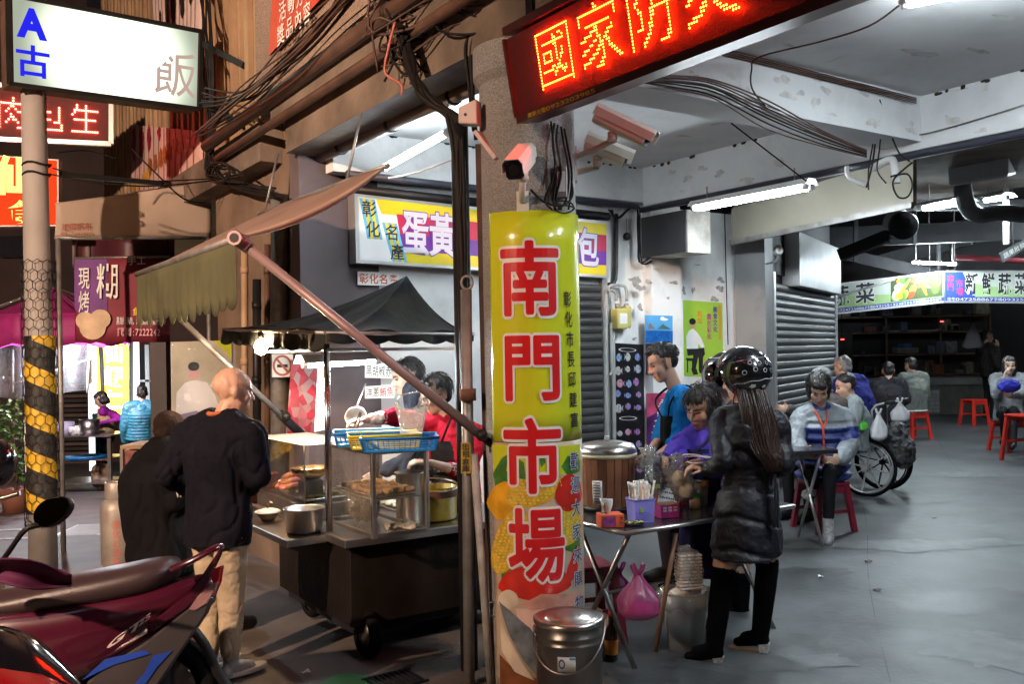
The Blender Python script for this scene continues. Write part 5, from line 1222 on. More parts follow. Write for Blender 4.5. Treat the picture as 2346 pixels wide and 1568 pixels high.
# buns in the front case and on the worktop
bt_ = thing('bun_tray', 'steel tray of baked pepper buns on the shelf of the front display case', 'tray', cf(.16,.3,.21)); slab('tray', cf, .03,.29,.05,.58,.209,.222,m_steel,bt_); random.seed(14)
for i in range(24): mb = MB(); mb.lathe([(0,.0),(.03,.0),(.036,.012),(.028,.026),(0,.03)], Fr(cf(.065+.065*(i % 4)+R0_(.006),.09+.082*(i//4)+R0_(.008),.2225)), 14); mb.build('bun', mat('baked_bun_%d' % (i % 3), ((.46,.26,.10),(.55,.34,.15),(.40,.20,.07))[i % 3], .55, var=.4, vs=20), bt_)
bt_ = thing('bun_tray', 'tray of pale uncooked buns on the worktop behind the yellow pot', 'tray', kf(.85,.6,.0)); slab('tray', kf, .62,1.12,.55,.95,.002,.015,m_steeld,bt_)
for i in range(20): mb = MB(); mb.lathe([(0,.0),(.034,.0),(.04,.014),(.028,.034),(0,.04)], Fr(kf(.67+.1*(i % 5)+R0_(.01),.60+.09*(i//5)+R0_(.01),.0155)), 14); mb.build('bun', mat('raw_bun',(.68,.60,.46),.6,var=.15), bt_)
# pots and bowls
def pot(name, label, cat, c, r, h, m, lip=.008, handles=True, taper=.92, inner=None, group=None):
    t = thing(name, label, cat, c, group); fr = Fr(c)
    mb = MB(); mb.lathe([(0,.002),(r*taper*.93,.002),(r*taper,.012),(r,h-.004),(r+lip,h),(r+lip,h+.004),(r-.004,h+.002),(r*taper-.004,.012),(0,.008)], fr, 32); mb.build('vessel', m, t)
    if handles:
        for s in (-1,1): mb = MB(); a = E2*s; mb.tube(smooth_path([fr(0,0,h*.75)+a*r+E1*.04, fr(0,0,h*.78)+a*(r+.035)+E1*.03, fr(0,0,h*.78)+a*(r+.035)-E1*.03, fr(0,0,h*.75)+a*r-E1*.04]), .006, 6); mb.build('handle', m_blackp if name != 'steel_pot' else m_steel, t)
    if inner: mb = MB(); mb.lathe([(0,h*.7),(r*.97,h*.7)], fr, 24); mb.build('contents', inner, t)
    return t
pp = onplane(697,1219,V((0,0,ZT-.013)),UP); pot('steel_pot', 'shiny steel pot standing on the left tray of the food cart', 'pot', pp, .112, .135, m_steel, handles=False)
m_yel = mat('yellow_enamel', (.72,.50,.015), .3, var=.1, bump=.05, grime=.9, gcol=(.05,.025,.012), gs=9, coat=.3)
yp = onplane(990,1190,V((0,0,ZT)),UP); yp.z = ZT+.002; t = pot('stock_pot', 'scorched yellow enamel pot with a glass lid right of the display case', 'pot', yp, .155, .19, m_yel, taper=.97, inner=mat('brown_soup',(.20,.08,.02),.3))
mb = MB(); mb.lathe([(.161,.142),(.160,.20)], Fr(yp), 32); mb.build('scorched_band', mat('scorched_brown',(.12,.045,.018),.5,var=.5,vs=12), t)
lid = thing('pot_lid', 'domed glass lid with a black knob tilted on the yellow pot', 'lid', yp+UP*.2); lf = FrAxis(yp+UP*.205, V((.06,-.12,1)))
mb = MB(); mb.lathe([(.16,0),(.15,.018),(.11,.04),(.05,.052),(0,.055)], lf, 32); mb.build('glass', m_glass, lid)
mb = MB(); mb.tube([lf(.16*math.cos(a),.16*math.sin(a),0) for a in [2*math.pi*i/32 for i in range(32)]], .005, 6, closed=True); mb.build('rim', m_steel, lid)
mb = MB(); mb.lathe([(.012,.05),(.014,.065),(.03,.075),(.032,.088),(.0,.098)], lf, 18); mb.build('knob', m_blackp, lid)
c = cf(.40,.34,.12); c.z = ZT+.002; pot('steel_pot', 'straight steel stock pot behind the front display case', 'pot', c, .085, .30, m_steel, taper=1)
c = rf(.25,.02,0); c = P(712,1104,5.7); c.z = ZT+.3; bw = MB(); 
bt = thing('mixing_bowl', 'wide steel bowl leaning on the worktop right of the sausage case', 'bowl', c-UP*.05); mb = MB(); mb.lathe([(0,-.045),(.06,-.04),(.11,-.005),(.125,.03),(.12,.03),(.105,0),(.055,-.034),(0,-.038)], Fr(c-UP*.02), 28); mb.build('vessel', mat('copper_bowl',(.55,.32,.16),.25,1,bump=.02), bt)
slab('bowl_stand', EF(V((c.x,c.y,ZT))), -.06,.06,-.06,.06,.002,c.z-.067-ZT,m_steeld,cart)
# red bucket and covered bowls on the tray
bk = onplane(600,1150,V((0,0,ZT)),UP); bk.z = ZT; t = thing('red_bucket', 'pinkish red bucket on the cart tray behind the steel pot', 'bucket', bk); mb = MB(); mb.lathe([(0,.001),(.10,.001),(.115,.19),(.119,.195),(.11,.19),(.096,.01),(0,.01)], Fr(bk), 28); mb.build('vessel', mat('pink_plastic',(.42,.11,.09),.4,var=.2), t)
def covered_bowl(u, v, r, label):
    c = onplane(u,v,V((0,0,ZT)),UP); c.z = ZT-.008; t = thing('covered_bowl', label, 'bowl', c, 'covered bowls'); f = Fr(c)
    mb = MB(); mb.lathe([(0,.002),(r*.5,.002),(r*.55,.012),(r,.055),(r*.96,.055),(r*.5,.014),(0,.012)], f, 26); mb.build('vessel', mat('bronze_bowl',(.36,.26,.17),.4,.6,var=.3), t)
    mb = MB(); mb.lathe([(r*1.04,.056),(r*1.0,.064),(r*.5,.078),(0,.082)], f, 26); l = mb.build('lid', m_wh, t)
    mb = MB(); mb.tube([f(0,0,.082),f(0,0,.105)], .008, 8); mb.build('knob', mat('brass',(.6,.42,.15),.3,1), l)
covered_bowl(614,1192,.075,'white-lidded bowl left of the shiny steel pot'); covered_bowl(640,1168,.06,'smaller lidded bowl behind the shiny steel pot')
# plastic baskets on top of the case
def basket(label, c, ang, L, Wd, h, m, flip=0):
    t = thing('plastic_basket', label, 'basket', c, 'plastic baskets'); fr = FrZ(c, ang); k = 1.10
    def wall(p0, p1, q0, q1, name):
        n = 14; rows = 5; mb = MB()
        g = lambda s, z: V(p0).lerp(V(p1), s).lerp(V(q0).lerp(V(q1), s), z)
        mb.beam(g(0,.06), g(1,.06), .004, h*.16); mb.beam(g(0,.93), g(1,.93), .004, h*.18)
        for i in range(n+1): mb.beam(g(i/n,0), g(i/n,1), .0035, .0035 if i not in (0,n//2,n) else .012, (0,0,1))
        for j in range(1, rows): mb.beam(g(0,.1+.8*j/rows), g(1,.1+.8*j/rows), .003, .004)
        mb.build(name, m, t)
    b = [(-L/2,-Wd/2),(L/2,-Wd/2),(L/2,Wd/2),(-L/2,Wd/2)]; lo = [fr(x/k,y/k,.002) for x,y in b]; hi = [fr(x,y,h) for x,y in b]
    for i in range(4): j = (i+1) % 4; wall(lo[i], lo[j], hi[i], hi[j], 'side')
    mb = MB(); mb.prism([fr(x/k,y/k,0) for x,y in b], UP*.004); mb.build('bottom', m, t)
    mb = MB(); mb.tube([fr(x*1.02,y*1.03,h) for x,y in b], .007, 6, closed=True); mb.build('rim', m, t)
ztop = C0.z+chh+.015
m_bb = mat('blue_plastic', (.012,.22,.62), .35, var=.1, bump=.02, spec=.5); m_yb = mat('yellow_plastic', (.75,.58,.02), .35, var=.1, bump=.02)
eang = math.atan2(E2.y,E2.x)
bc = onplane(915,1030,V((0,0,ztop)),UP); basket('front blue plastic basket on top of the display case', V((bc.x,bc.y,ztop)), rad(8), .40, .26, .07, m_bb)
b2 = V((bc.x-.10,bc.y+.12,ztop+.004)); basket('yellow plastic basket between the two blue baskets', b2, rad(12), .38, .26, .07, m_yb)
b3 = V((bc.x-.20,bc.y+.24,ztop+.008)); basket('rear blue plastic basket behind the yellow one', b3, rad(12), .38, .26, .07, m_bb)
pb = thing('plastic_bag', 'clear plastic bag standing open in the front blue basket', 'plastic bag', P(940,1000,4.95))
def bagfn(s, t):
    a = 2*math.pi*s; z = t; w = .055+.03*z; p = P(942,996,4.98)+UP*(.16*z); k = 1+.28*math.sin(3*a+2)*z+.1*math.sin(7*a)
    return p + V((math.cos(a)*w*k, math.sin(a)*w*.6*k, .025*math.sin(2*a+1)*z))
mb = MB(); mb.sheet(bagfn, 36, 12); mb.build('film', m_poly, pb)
mb = MB(); mb.tube(smooth_path([bagfn(.1,1),bagfn(.1,1)+V((.01,0,.05)),bagfn(.4,1)+V((-.01,0,.05)),bagfn(.4,1)]), .012, 6, flat=.2); mb.build('handle', m_poly, pb)
# strainer ladle, tongs
ld = thing('skimmer', 'wire skimmer ladle hanging upright behind the baskets', 'ladle', P(815,955,5.8)); c = P(815,955,5.85); lf2 = FrAxis(c, V((-.35,-1,.25)))
mb = MB(); mb.tube([lf2(.075*math.cos(a),.062*math.sin(a),0) for a in [2*math.pi*i/28 for i in range(28)]], .005, 6, closed=True)
mb.build('ring', m_steel, ld); mb = MB(); mb.lathe([(.074,0),(.06,-.03),(.03,-.045),(0,-.05)], lf2, 24, sy=.83); mb.build('mesh_bowl', clear('wire_mesh',(.7,.7,.66),.3,.3,.35,(.5,.5,.46)), ld)
mb = MB(); mb.tube([lf2(0,.06,0), P(838,880,6.0)], .005, 6); mb.build('handle', m_steel, ld)
tg = thing('tongs', 'dark tongs in the hand of the red-shirted vendor', 'tongs', P(822,985,5.6)); 
for o in (-.012,.012): mb = MB(); mb.tube(smooth_path([P(812,990,5.6)+V((o,0,0)), P(820,965,5.58)+V((o*.8,0,0)), P(826,945,5.6)+V((o*.2,0,0))]), .006, 6, flat=.4); mb.build('arm', mat('dark_wood',(.10,.05,.03),.6), tg)
# cloth roof of the cart
PK = P(932,632,5.75); c1 = P(745,758,4.97); c2 = P(512,752,6.6); c3 = P(1085,762,5.75); c4 = c2 + (c3-c1)
roof = thing('cart_canopy', 'dark scalloped cloth roof above the food cart', 'canopy', PK)
def tri(name, a, b, c, m=m_tarp, sag=.13, th=.006):
    mb = MB()
    def fn(s, t): p = a.lerp(b, s).lerp(c, t); return p - UP*(sag*4*t*(1-t)*.6 + .012*math.sin(s*14)*(1-t)) 
    mb.sheet(fn, 18, 12, th); return mb.build(name, m, roof)
tri('roof_slope', c1, c3, PK); tri('roof_slope', c2, c1, PK); tri('roof_slope', c4, c2, PK); tri('roof_slope', c3, c4, PK)
def valance(name, a, b, dep, n, m, parent, th=.004, sway=.02, irr=.0, point=False, flat=.72, wav=.012):
    mb = MB(); nn = n*8; random.seed(n); jit = [random.uniform(1-irr,1+irr) for _ in range(n+1)]
    side = (b-a).cross(UP).normalized()
    def fn(s, t):
        k = s*n; q = k-math.floor(k); sc = (1-abs(2*q-1)**1.6) if point else math.sin(math.pi*q)**.7
        L = dep*(flat+(1-flat)*sc*jit[min(n,int(k))]); return a.lerp(b,s) - UP*(L*t) + side*(sway*t*math.sin(k*2.3+1)+wav*t*math.sin(k*6.28))
    mb.sheet(fn, nn, 5, th); return mb.build(name, m, parent)
valance('valance', c1, c3, .075, 5, m_tarp, roof); valance('valance', c2, c1, .12, 9, m_tarp, roof, irr=.25, point=True)
for (a, b) in ((c1,c3),(c1,c2),(c2,c4),(c3,c4)): mb = MB(); mb.tube([a-UP*.012,b-UP*.012], .011, 8); mb.build('roof_rail', m_galv, roof)
slab('ceiling_board', EF(V((c1.x,c1.y,1.745))), .10,.95,.15,1.5,-.03,-.012, m_wh, roof)
# lamps of the cart
tube_lamp('cart_tube_lamp', 'short white tube lamp under the cart roof', P(692,838,5.6), P(868,828,5.9), None, r=.017, m=emat('cart_tube',(.9,.97,1),260), rw=.17)
bl = thing('light_bulb', 'bare warm light bulb glowing under the scalloped cart roof', 'lamp', P(598,796,5.85)); bc_ = P(598,796,5.85)
mb = MB(); mb.ell((0,0,0),(.042,.042,.05),Fr(bc_)); mb.build('bulb', emat('warm_bulb',(1,.66,.36),600), bl); mb = MB(); mb.tube([bc_+UP*.045,bc_+UP*.10], .02, 10); mb.build('socket', m_blackp, bl); mb = MB(); mb.tube(smooth_path([bc_+UP*.1,bc_+V((.05,.05,.14)),bc_+V((.15,.1,.10))]), .004, 5); mb.build('cord', m_cable, bl)
# hand-lettered boards hung on the wall side of the cart
def board(label, q, d, text, m=m_paper, mi=m_ink, off=.006, cat='sign', name='menu_board', group=None, vertical=False, fn=None, two=None):
    f2 = fn or (lambda u, v: P(u, v, d)); pn = ppan(q, f2); t = thing(name, label, cat, pn(.5,0), group)
    mb = MB(); pn.plate(mb, .008); mb.build('board', m, t); n = len(text)
    for i, ch in enumerate(text):
        mb = MB(); 
        if vertical: pn.ch(mb, ch, .12, 1-(i+1)/n*.96, .76, .9/n, off, .002)
        else: pn.ch(mb, ch, .03+i*.94/n, .1, .9/n, .8, off, .002)
        mb.build('character', (two if (two and i >= n//2) else mi), t)
    return t, pn
board('paper menu strip reading black pepper meat behind the vendors', ((836,833),(915,835),(915,868),(836,866)), 6.9, '黑胡椒赤肉')
board('paper menu strip reading onion fish behind the vendors', ((836,886),(904,882),(904,912),(836,914)), 6.9, '洋蔥鮪魚', two=m_redink)
board('narrow vertical opening-hours strip hung beside the chrome post', ((729,842),(752,840),(744,985),(720,990)), 5.9, '營業時間中午至晚', vertical=True, mi=mat('blue_ink',(.05,.1,.35),.5))
# ---------------------------------------------------------------- things on the end wall
BW = 2.9
def W_(u, v, o=.0): return onB(u, v, BW-o)
m_alu = mat('aluminium_frame', (.6,.6,.6), .35, .8, var=.1, bump=.02)
m_yel2 = mat('sign_yellow', (.72,.58,.02), .35, var=.06, bump=0); m_red2 = mat('sign_crimson', (.48,.02,.07), .35, var=.06, bump=0); m_pur2 = mat('sign_purple', (.13,.03,.30), .35, var=.06, bump=0); m_cy = mat('sign_sky', (.12,.45,.68), .35, var=.05, bump=0)
m_lav = mat('sign_lavender', (.62,.62,.74), .35, var=.04, bump=0)
bs = thing('bun_shop_sign', 'wide yellow, red and purple bun-shop sign on the end wall', 'sign', W_(1100,640,.14))
SP = ppan(((812,443),(1395,509),(1394,637),(816,602)), lambda u, v: W_(u, v, .14))
mb = MB(); SP.plate(mb, .13); mb.build('sign_box', m_alu, bs)
iw, ih = .012, .045
def srect(name, m, a0, b0, a1, b1, e=.003): mb = MB(); SP.rect(mb, a0, b0, a1, b1, e); return mb.build(name, m, bs)
srect('yellow_field', m_yel2, iw, ih, 1-iw, 1-ih, .002); srect('red_band', m_red2, .14, .46, 1-iw, .76, .0035); srect('purple_band', m_pur2, .15, .22, 1-iw, .47, .0035)
mb = MB(); SP.poly(mb, [(iw,ih),(.165,ih),(.14,.74),(.088,.74),(.07,1-ih),(iw,1-ih)], .0045); mb.build('white_corner', m_swh, bs)
def stripe(x0, y0, x1, y1, w, chars):
    for k in range(5):
        a = k/5*w; mb = MB(); SP.poly(mb, [(x0+a,y0),(x0+a+w/5,y0),(x1+a+w/5,y1),(x1+a,y1)], .0055); mb.build('stripe', m_cy if k % 2 == 0 else m_yel2, bs)
    n = len(chars)
    for i, ch in enumerate(chars):
        mb = MB(); t = i/n; xx = lerp(x0,x1,(i+.5)/n); yy = lerp(y0,y1,(i+1)/n); SP.ch(mb, ch, xx+.001, yy+.02, .05, (y0-y1)/n*.86, .012, .008); mb.build('character', m_ink, bs)
stripe(.014,.94,.038,.36,.052,'彰化'); stripe(.088,.62,.122,.05,.052,'名產')
def bigch(ch, u, v0, v1, w=.098):
    p = W_(u, (v0+v1)/2, .14); s = (p-SP.c[0]).dot(E2)/SP.w
    for off, e, m in ((.045,.007,m_pur2),(.022,.009,m_lav)): mb = MB(); SP.ch(mb, ch, s-w/2, .16, w, .70, off, e); mb.build('character' if e > .008 else 'character_shadow', m, bs)
bigch('蛋',952,0,1100); bigch('黃',1013,0,1110); bigch('肉',1288,0,1140); bigch('包',1348,0,1150)
board('small white wall plate with red lettering under the bun-shop sign', ((819,622),(915,626),(915,656),(820,653)), 0, '彰化名產', mi=mat('brick_red_ink',(.55,.12,.05),.5), off=.02, fn=lambda u, v: W_(u, v, .03))
# roller shutters, slat by slat
def shutter(name, label, p, q, z1, pitch, m, n_out, z0=None, jamb=True, group='roller shutters'):
    p, q = V(p), V(q); t = thing(name, label, 'shutter', (p+q)/2, group); ax = (q-p); ax.z = 0; L = ax.length; ax.normalize(); out = V(n_out).normalized()
    zb = z0 if z0 is not None else min(gz(p.x,p.y), gz(q.x,q.y)); k = 0; z = zb+.02
    prof = [(0,0),(.012,.2),(.017,.5),(.012,.8),(0,.97),(-.006,.97),(-.006,0)]
    me = None
    while z+pitch < z1:
        mb = MB(); o = V((p.x,p.y,z)); mb.prism([o+out*a+UP*(b*pitch) for a,b in prof], ax*L); mb.build('slat', m, t); z += pitch
    if jamb:
        for e in (p, q): mb = MB(); mb.beam(V((e.x,e.y,zb)), V((e.x,e.y,z1+.05)), .06, .06, ax); mb.build('jamb', m_alu, t)
    return t
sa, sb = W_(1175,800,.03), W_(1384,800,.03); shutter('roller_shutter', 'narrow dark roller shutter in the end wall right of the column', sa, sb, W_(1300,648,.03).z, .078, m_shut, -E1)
# gas meter and pipes
gm = thing('gas_meter', 'yellow-green gas meter with grey pipes on the end wall', 'gas meter', W_(1424,755,.08)); gf = Fr(W_(1424,726,.09), E2, E1, UP)
m_gm = mat('meter_yellow', (.52,.48,.16), .45, var=.15, bump=.05, grime=.3)
mb = MB(); mb.box((-.03,0,-.02),(.13,.12,.20),gf).bevelled(.02,3); mb.build('case', m_gm, gm); mb = MB(); mb.box((.065,.01,0),(.06,.10,.21),gf).bevelled(.015,2); mb.build('side_case', m_gm, gm); mb = MB(); mb.box((-.03,-.062,-.02),(.09,.006,.10),gf); mb.build('dial', m_wh, gm)
for x in (-.05,.06): mb = MB(); mb.tube([gf(x,0,.08),gf(x,0,.125)], .024, 12); mb.build('union_nut', m_galv, gm)
def wallpipe(pts, r, m, parent, name='pipe', o=.05, n=8): mb = MB(); mb.tube(smooth_path([W_(u,v,o) for u,v in pts],3), r, n); return mb.build(name, m, parent)
wallpipe([(1412,690),(1411,672),(1400,664),(1393,670)], .016, m_pvc, gm, o=.09); wallpipe([(1436,690),(1435,668),(1428,655),(1398,655),(1392,668)], .016, m_pvc, gm, o=.09)
wp = thing('wall_pipes', 'grey water and gas pipes running down the end wall beside the shutter', 'pipe', W_(1400,1100,.05))
wallpipe([(1388,655),(1388,850),(1392,1110)], .022, m_pvc, wp); wallpipe([(1404,760),(1406,900),(1408,1110)], .020, m_pvc, wp); wallpipe([(1400,740),(1400,830),(1402,850),(1396,862)], .016, m_pvc, wp); wallpipe([(1412,490),(1412,540),(1410,640),(1394,652)], .020, mat('black_pvc',(.03,.03,.03),.5), wp)
# posters
m_pblack = mat('poster_black', (.010,.010,.013), .3, var=.2, bump=.03, coat=.3)
def poster(label, q, base, fn=None, th=.004, cat='poster', name='poster'):
    pn = ppan(q, fn or (lambda u, v: W_(u, v, .006))); t = thing(name, label, cat, pn(.5,0)); mb = MB(); pn.plate(mb, th); mb.build('sheet', base, t); return t, pn
fp, fpan = poster('black poster printed with rows of coloured fish beside the gas pipes', ((1402,786),(1474,790),(1478,1100),(1404,1104)), m_pblack)
random.seed(9)
def fishshape(pn, mb, a, b, w, h, e, flip):
    s = -1 if flip else 1; pts = []
    for i in range(14): t = 2*math.pi*i/14; pts.append((a+s*w*math.cos(t)*.8, b+h*math.sin(t)*(1-.25*math.cos(t))))
    pn.poly(mb, pts, e); pn.poly(mb, [(a-s*w*.7,b),(a-s*w*1.25,b+h*.8),(a-s*w*1.1,b),(a-s*w*1.25,b-h*.8)], e)
fcols = [(.35,.16,.42),(.18,.25,.5),(.38,.42,.5),(.5,.25,.35),(.22,.35,.55),(.45,.45,.48),(.3,.22,.45)]
for r_ in range(10):
    for c_ in range(3):
        if r_ == 5: continue
        mb = MB(); fishshape(fpan, mb, .2+c_*.3+random.uniform(-.04,.04), .90-r_*.092+random.uniform(-.012,.012), .10+random.uniform(-.02,.03), .022+random.uniform(-.004,.01), .003, random.random() < .3); k = random.randrange(7); mb.build('printed_fish', mat('fish_print_%d' % k, fcols[k], .35, var=.5, vs=40, bump=0), fp)
for y in (.955,.455): mb = MB(); fpan.ring(mb, .48, y, .28, .014, .86, .003); mb.build('caption_frame', m_paper, fp)
pz, ppn = poster('blue sea postcard poster with an island on the bright pilaster', ((1478,722),(1541,724),(1541,786),(1479,786)), mat('print_sky',(.10,.38,.72),.35,var=.15,vs=4,bump=0), lambda u, v: W_(u, v, .126))
mb = MB(); ppn.rect(mb, 0,0,1,.44,.002); mb.build('sea', mat('print_sea',(.015,.12,.42),.35,var=.4,vs=25,bump=0), pz)
mb = MB(); ppn.poly(mb, [(.42,.5),(.55,.62),(.64,.70),(.72,.62),(.95,.5)], .003); mb.build('island', mat('print_island',(.08,.16,.18),.4,var=.4,bump=0), pz)
mb = MB(); ppn.poly(mb, [(.1,.5),(.12,.66),(.18,.72),(.3,.56),(.36,.5)], .003); mb.build('rock', mat('print_rock',(.3,.2,.22),.4,var=.4,bump=0), pz)
mb = MB(); ppn.disc(mb, .68,.86,.15,.05,.003); ppn.disc(mb, .62,.90,.08,.06,.0035); mb.build('cloud', m_paper, pz)
pz, ppn = poster('dark photo sheet under the blue sea poster on the pilaster', ((1479,788),(1541,788),(1542,860),(1480,860)), mat('print_night',(.02,.025,.05),.35,var=.5,vs=8,bump=0), lambda u, v: W_(u, v, .126))
mb = MB(); ppn.rect(mb,.05,.05,.95,.3,.002); mb.build('lit_strip', mat('print_red_night',(.35,.03,.03),.4,var=.5,vs=20,bump=0), pz)
pz, ppn = poster('purple poster with a white frosted tree on the pilaster', ((1481,902),(1542,900),(1543,1022),(1482,1026)), mat('print_violet',(.08,.02,.12),.35,var=.5,vs=6,bump=0), lambda u, v: W_(u, v, .126))
random.seed(12); mb = MB()
for i in range(90):
    y = random.random(); w = (1-y)*.42+.04; ppn.disc(mb, .55+random.uniform(-w,w), .08+.8*y, .03, .014, .002+.0004*(i % 5), 7)
mb.build('frosted_tree', m_paper, pz)['kind'] = 'stuff'
mb = MB(); ppn.poly(mb, [(0,.55),(.3,.62),(.6,.8),(1,.75),(1,1),(0,1)], .0015); mb.build('pink_sky', mat('print_pink',(.45,.06,.14),.4,var=.5,vs=10,bump=0), pz)
pg, gp = poster('lime green food-culture poster with a seated man in a white shirt', ((1566,688),(1655,694),(1657,866),(1568,862)), mat('poster_lime',(.33,.55,.06),.4,var=.05,bump=.02))
def gpart(name, m, pts, e=.003): mb = MB(); gp.poly(mb, pts, e); return mb.build(name, m, pg)
gpart('shirt', m_swh, [(.06,.36),(.05,.52),(.12,.60),(.22,.63),(.34,.58),(.44,.50),(.52,.40),(.46,.36),(.36,.44),(.34,.36)])
gpart('trousers', m_ink, [(.06,.36),(.34,.37),(.50,.39),(.52,.30),(.47,.26),(.46,.08),(.36,.08),(.35,.26),(.28,.10),(.18,.10),(.22,.28),(.08,.27)], .0036)
mb = MB(); gp.disc(mb, .22,.69,.075,.055,.0045); mb.build('face', m_skin, pg); mb = MB(); gp.disc(mb, .21,.725,.085,.042,.0052); mb.build('hair', m_ink, pg)
gpart('stool', m_ink, [(.04,.24),(.24,.24),(.24,.21),(.22,.21),(.22,.06),(.19,.06),(.19,.2),(.09,.2),(.09,.05),(.06,.05),(.06,.21),(.04,.21)], .0028)
gpart('shoes', m_ink, [(.16,.10),(.30,.10),(.34,.03),(.22,.02)], .0042); gpart('shoes', m_ink, [(.36,.08),(.46,.08),(.58,.06),(.56,.035),(.38,.045)], .0042)
mb = MB(); gp.text(mb, '美食文化', .74, .86, .12, .085, .02, .003, 'v', 1.02); mb.build('lettering', m_pur2, pg); mb = MB(); gp.text(mb, '盡在彰化', .58, .76, .12, .085, .02, .003, 'v', 1.02); mb.build('lettering', mat('crimson_ink',(.5,.03,.25),.5,bump=0), pg)
mb = MB(); gp.text(mb, '彩繪', .34, .79, .12, .085, .02, .003, 'v', 1.05); mb.build('lettering', mat('orange_ink',(.75,.2,.02),.5,bump=0), pg)
for i in range(14): mb = MB(); gp.ring(mb, .92,.95-i*.033,.03,.017,.5,.003,12); mb.build('chain_link', mat('orange_ink',(.75,.2,.02),.5), pg)
gpart('blue_corner', m_cy, [(.55,.2),(.75,.27),(.78,.18),(.58,.12)]); gpart('caption_box', m_ink, [(.56,.02),(.66,.02),(.66,.085),(.56,.085)])
# red fire pipe, fire sign, white panel
rp = thing('fire_pipe', 'red painted vertical fire-water pipe on the end wall', 'pipe', W_(1690,900,.06)); mb = MB(); mb.tube([W_(1706,560,.07),W_(1698,780,.07),W_(1694,1120,.07)], .034, 14); mb.build('pipe', mat('fire_red',(.32,.02,.045),.4,var=.3,bump=.05,grime=.35,gcol=(.45,.4,.4),gs=9), rp)
for v in (620,760): mb = MB(); c = W_(1704 if v < 700 else 1699,v,.07); mb.tube([c-UP*.03,c+UP*.03], .042, 14); mb.build('coupling', MATS['fire_red'], rp)
wpn = thing('wall_panel', 'white painted panel with a ledge between the fire pipe and the wide shutter', 'panel', W_(1735,850,.03)); q = ppan(((1713,655),(1762,655),(1762,850),(1713,848)), lambda u, v: W_(u,v,.04)); mb = MB(); q.plate(mb, .03); mb.build('panel', m_white, wpn)
q = ppan(((1700,846),(1770,846),(1770,858),(1700,858)), lambda u, v: W_(u,v,.14)); mb = MB(); q.plate(mb, .13); mb.build('ledge', m_wh, wpn)
q = ppan(((1715,860),(1762,860),(1762,1080),(1715,1080)), lambda u, v: W_(u,v,.05)); mb = MB(); q.plate(mb, .04); mb.build('lower_panel', m_wh, wpn)
board('small red vertical fire-inlet plate with white characters', ((1723,738),(1741,738),(1741,812),(1724,812)), 0, '消防送水口', m=m_redink, mi=m_paper, vertical=True, fn=lambda u, v: W_(u, v, .05), name='fire_sign', off=.012)
crumple('black_sheet', 'black plastic sheet bunched above the white wall panel', 'plastic sheet', W_(1735,610,.06), .14,.05,.16, mat('black_poly',(.015,.016,.02),.35,bump=.4,bs=20), .014, .03, 12, seed=5)
hk = thing('wall_cable', 'thin black cable hanging down the end wall left of the fire pipe', 'cable', W_(1664,690,.02)); mb = MB(); mb.tube([W_(1660,480,.02),W_(1665,690,.02),W_(1668,790,.02)], .005, 5); mb.build('cable', m_cable, hk)
pl = thing('hanging_plug', 'black plug hanging on a cord below the wall beam', 'plug', W_(1436,545,.02)); mb = MB(); mb.tube([W_(1436,500,.02),W_(1436,532,.02)], .004, 5); mb.build('cord', m_cable, pl); mb = MB(); mb.ell((0,0,0),(.035,.03,.04),Fr(W_(1436,542,.03))); mb.build('plug', m_blackp, pl)
# metal box on the corner under the beam
bx = thing('metal_box', 'dark-sided metal cabinet fixed under the side beam at the corner', 'box', W_(1550,580,.6)); b0 = onplane(1576,578,A(0,2.25),E1); 
bf = Fr(b0, E2, E1, UP); mb = MB(); mb.hexa([bf(x,y,z) for z in (0,.40) for x,y in ((0,0),(.30,0),(.30,.62),(0,.62))]); mb.m[2] = 1; mb.m[5] = 1; mb.m = [0]*6; mb.build('cabinet', mat('rust_streaked_white',(.55,.53,.48),.5,var=.3,grime=.6,gcol=(.25,.15,.07),gs=5), bx)
mb = MB(); mb.hexa([bf(x,y,z) for z in (0.004,.396) for x,y in ((-.02,.01),(-.003,.01),(-.003,.61),(-.02,.61))]); mb.build('dark_side', mat('box_side_dark',(.035,.035,.04),.5), bx)  # thin dark sheet over the cabinet's left face
# beige board under the side beam
SB = 4.3
bb = thing('awning_box', 'glossy beige board under the side beam above the passage', 'board', onA(1900,480,SB)); q = ppan(((1676,478),(2092,352),(2092,470),(1676,557)), lambda u, v: onA(u,v,SB))
mb = MB(); q.plate(mb, .05); mb.build('board', mat('beige_gloss',(.34,.31,.25),.16,var=.12,vs=2,bump=.12,bs=7,coat=.5), bb); mb = MB(); mb.beam(q(0,0,.01), q(1,0,.01), .04, .05, UP); mb.build('lower_rail', m_galv, bb)
# wide shutter and its hood
S0, S1 = P(1772,805,9.8), P(1914,805,12.5); sd = (S1-S0); sd.z = 0; sdn = sd.normalized(); so = V((sdn.y,-sdn.x,0))*-1
so = so if so.dot(V((0,-1,0))) > 0 else -so
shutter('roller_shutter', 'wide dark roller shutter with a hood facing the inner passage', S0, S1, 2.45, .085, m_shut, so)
hd = thing('shutter_hood', 'grey steel roller hood sticking out above the wide shutter', 'hood', (S0+S1)/2); mb = MB(); a, b = S0+sdn*.75, S1-sdn*.15; 
mb.hexa([V((p.x,p.y,z))+so*o for z in (2.38,3.0) for p,o in ((a,-.3),(b,-.3),(b,.12),(a,.12))]); mb.bevelled(.01); mb.build('hood', mat('hood_grey',(.20,.205,.21),.45,.3,var=.2,grime=.4), hd)
mb = MB(); mb.hexa([V((p.x,p.y,z))+so*o for z in (2.385,2.995) for p,o in ((a-sdn*.02,.12),(a-sdn*.004,.12),(a-sdn*.004,-.3),(a-sdn*.02,-.3))]); mb.build('end_cap', m_alu, hd)
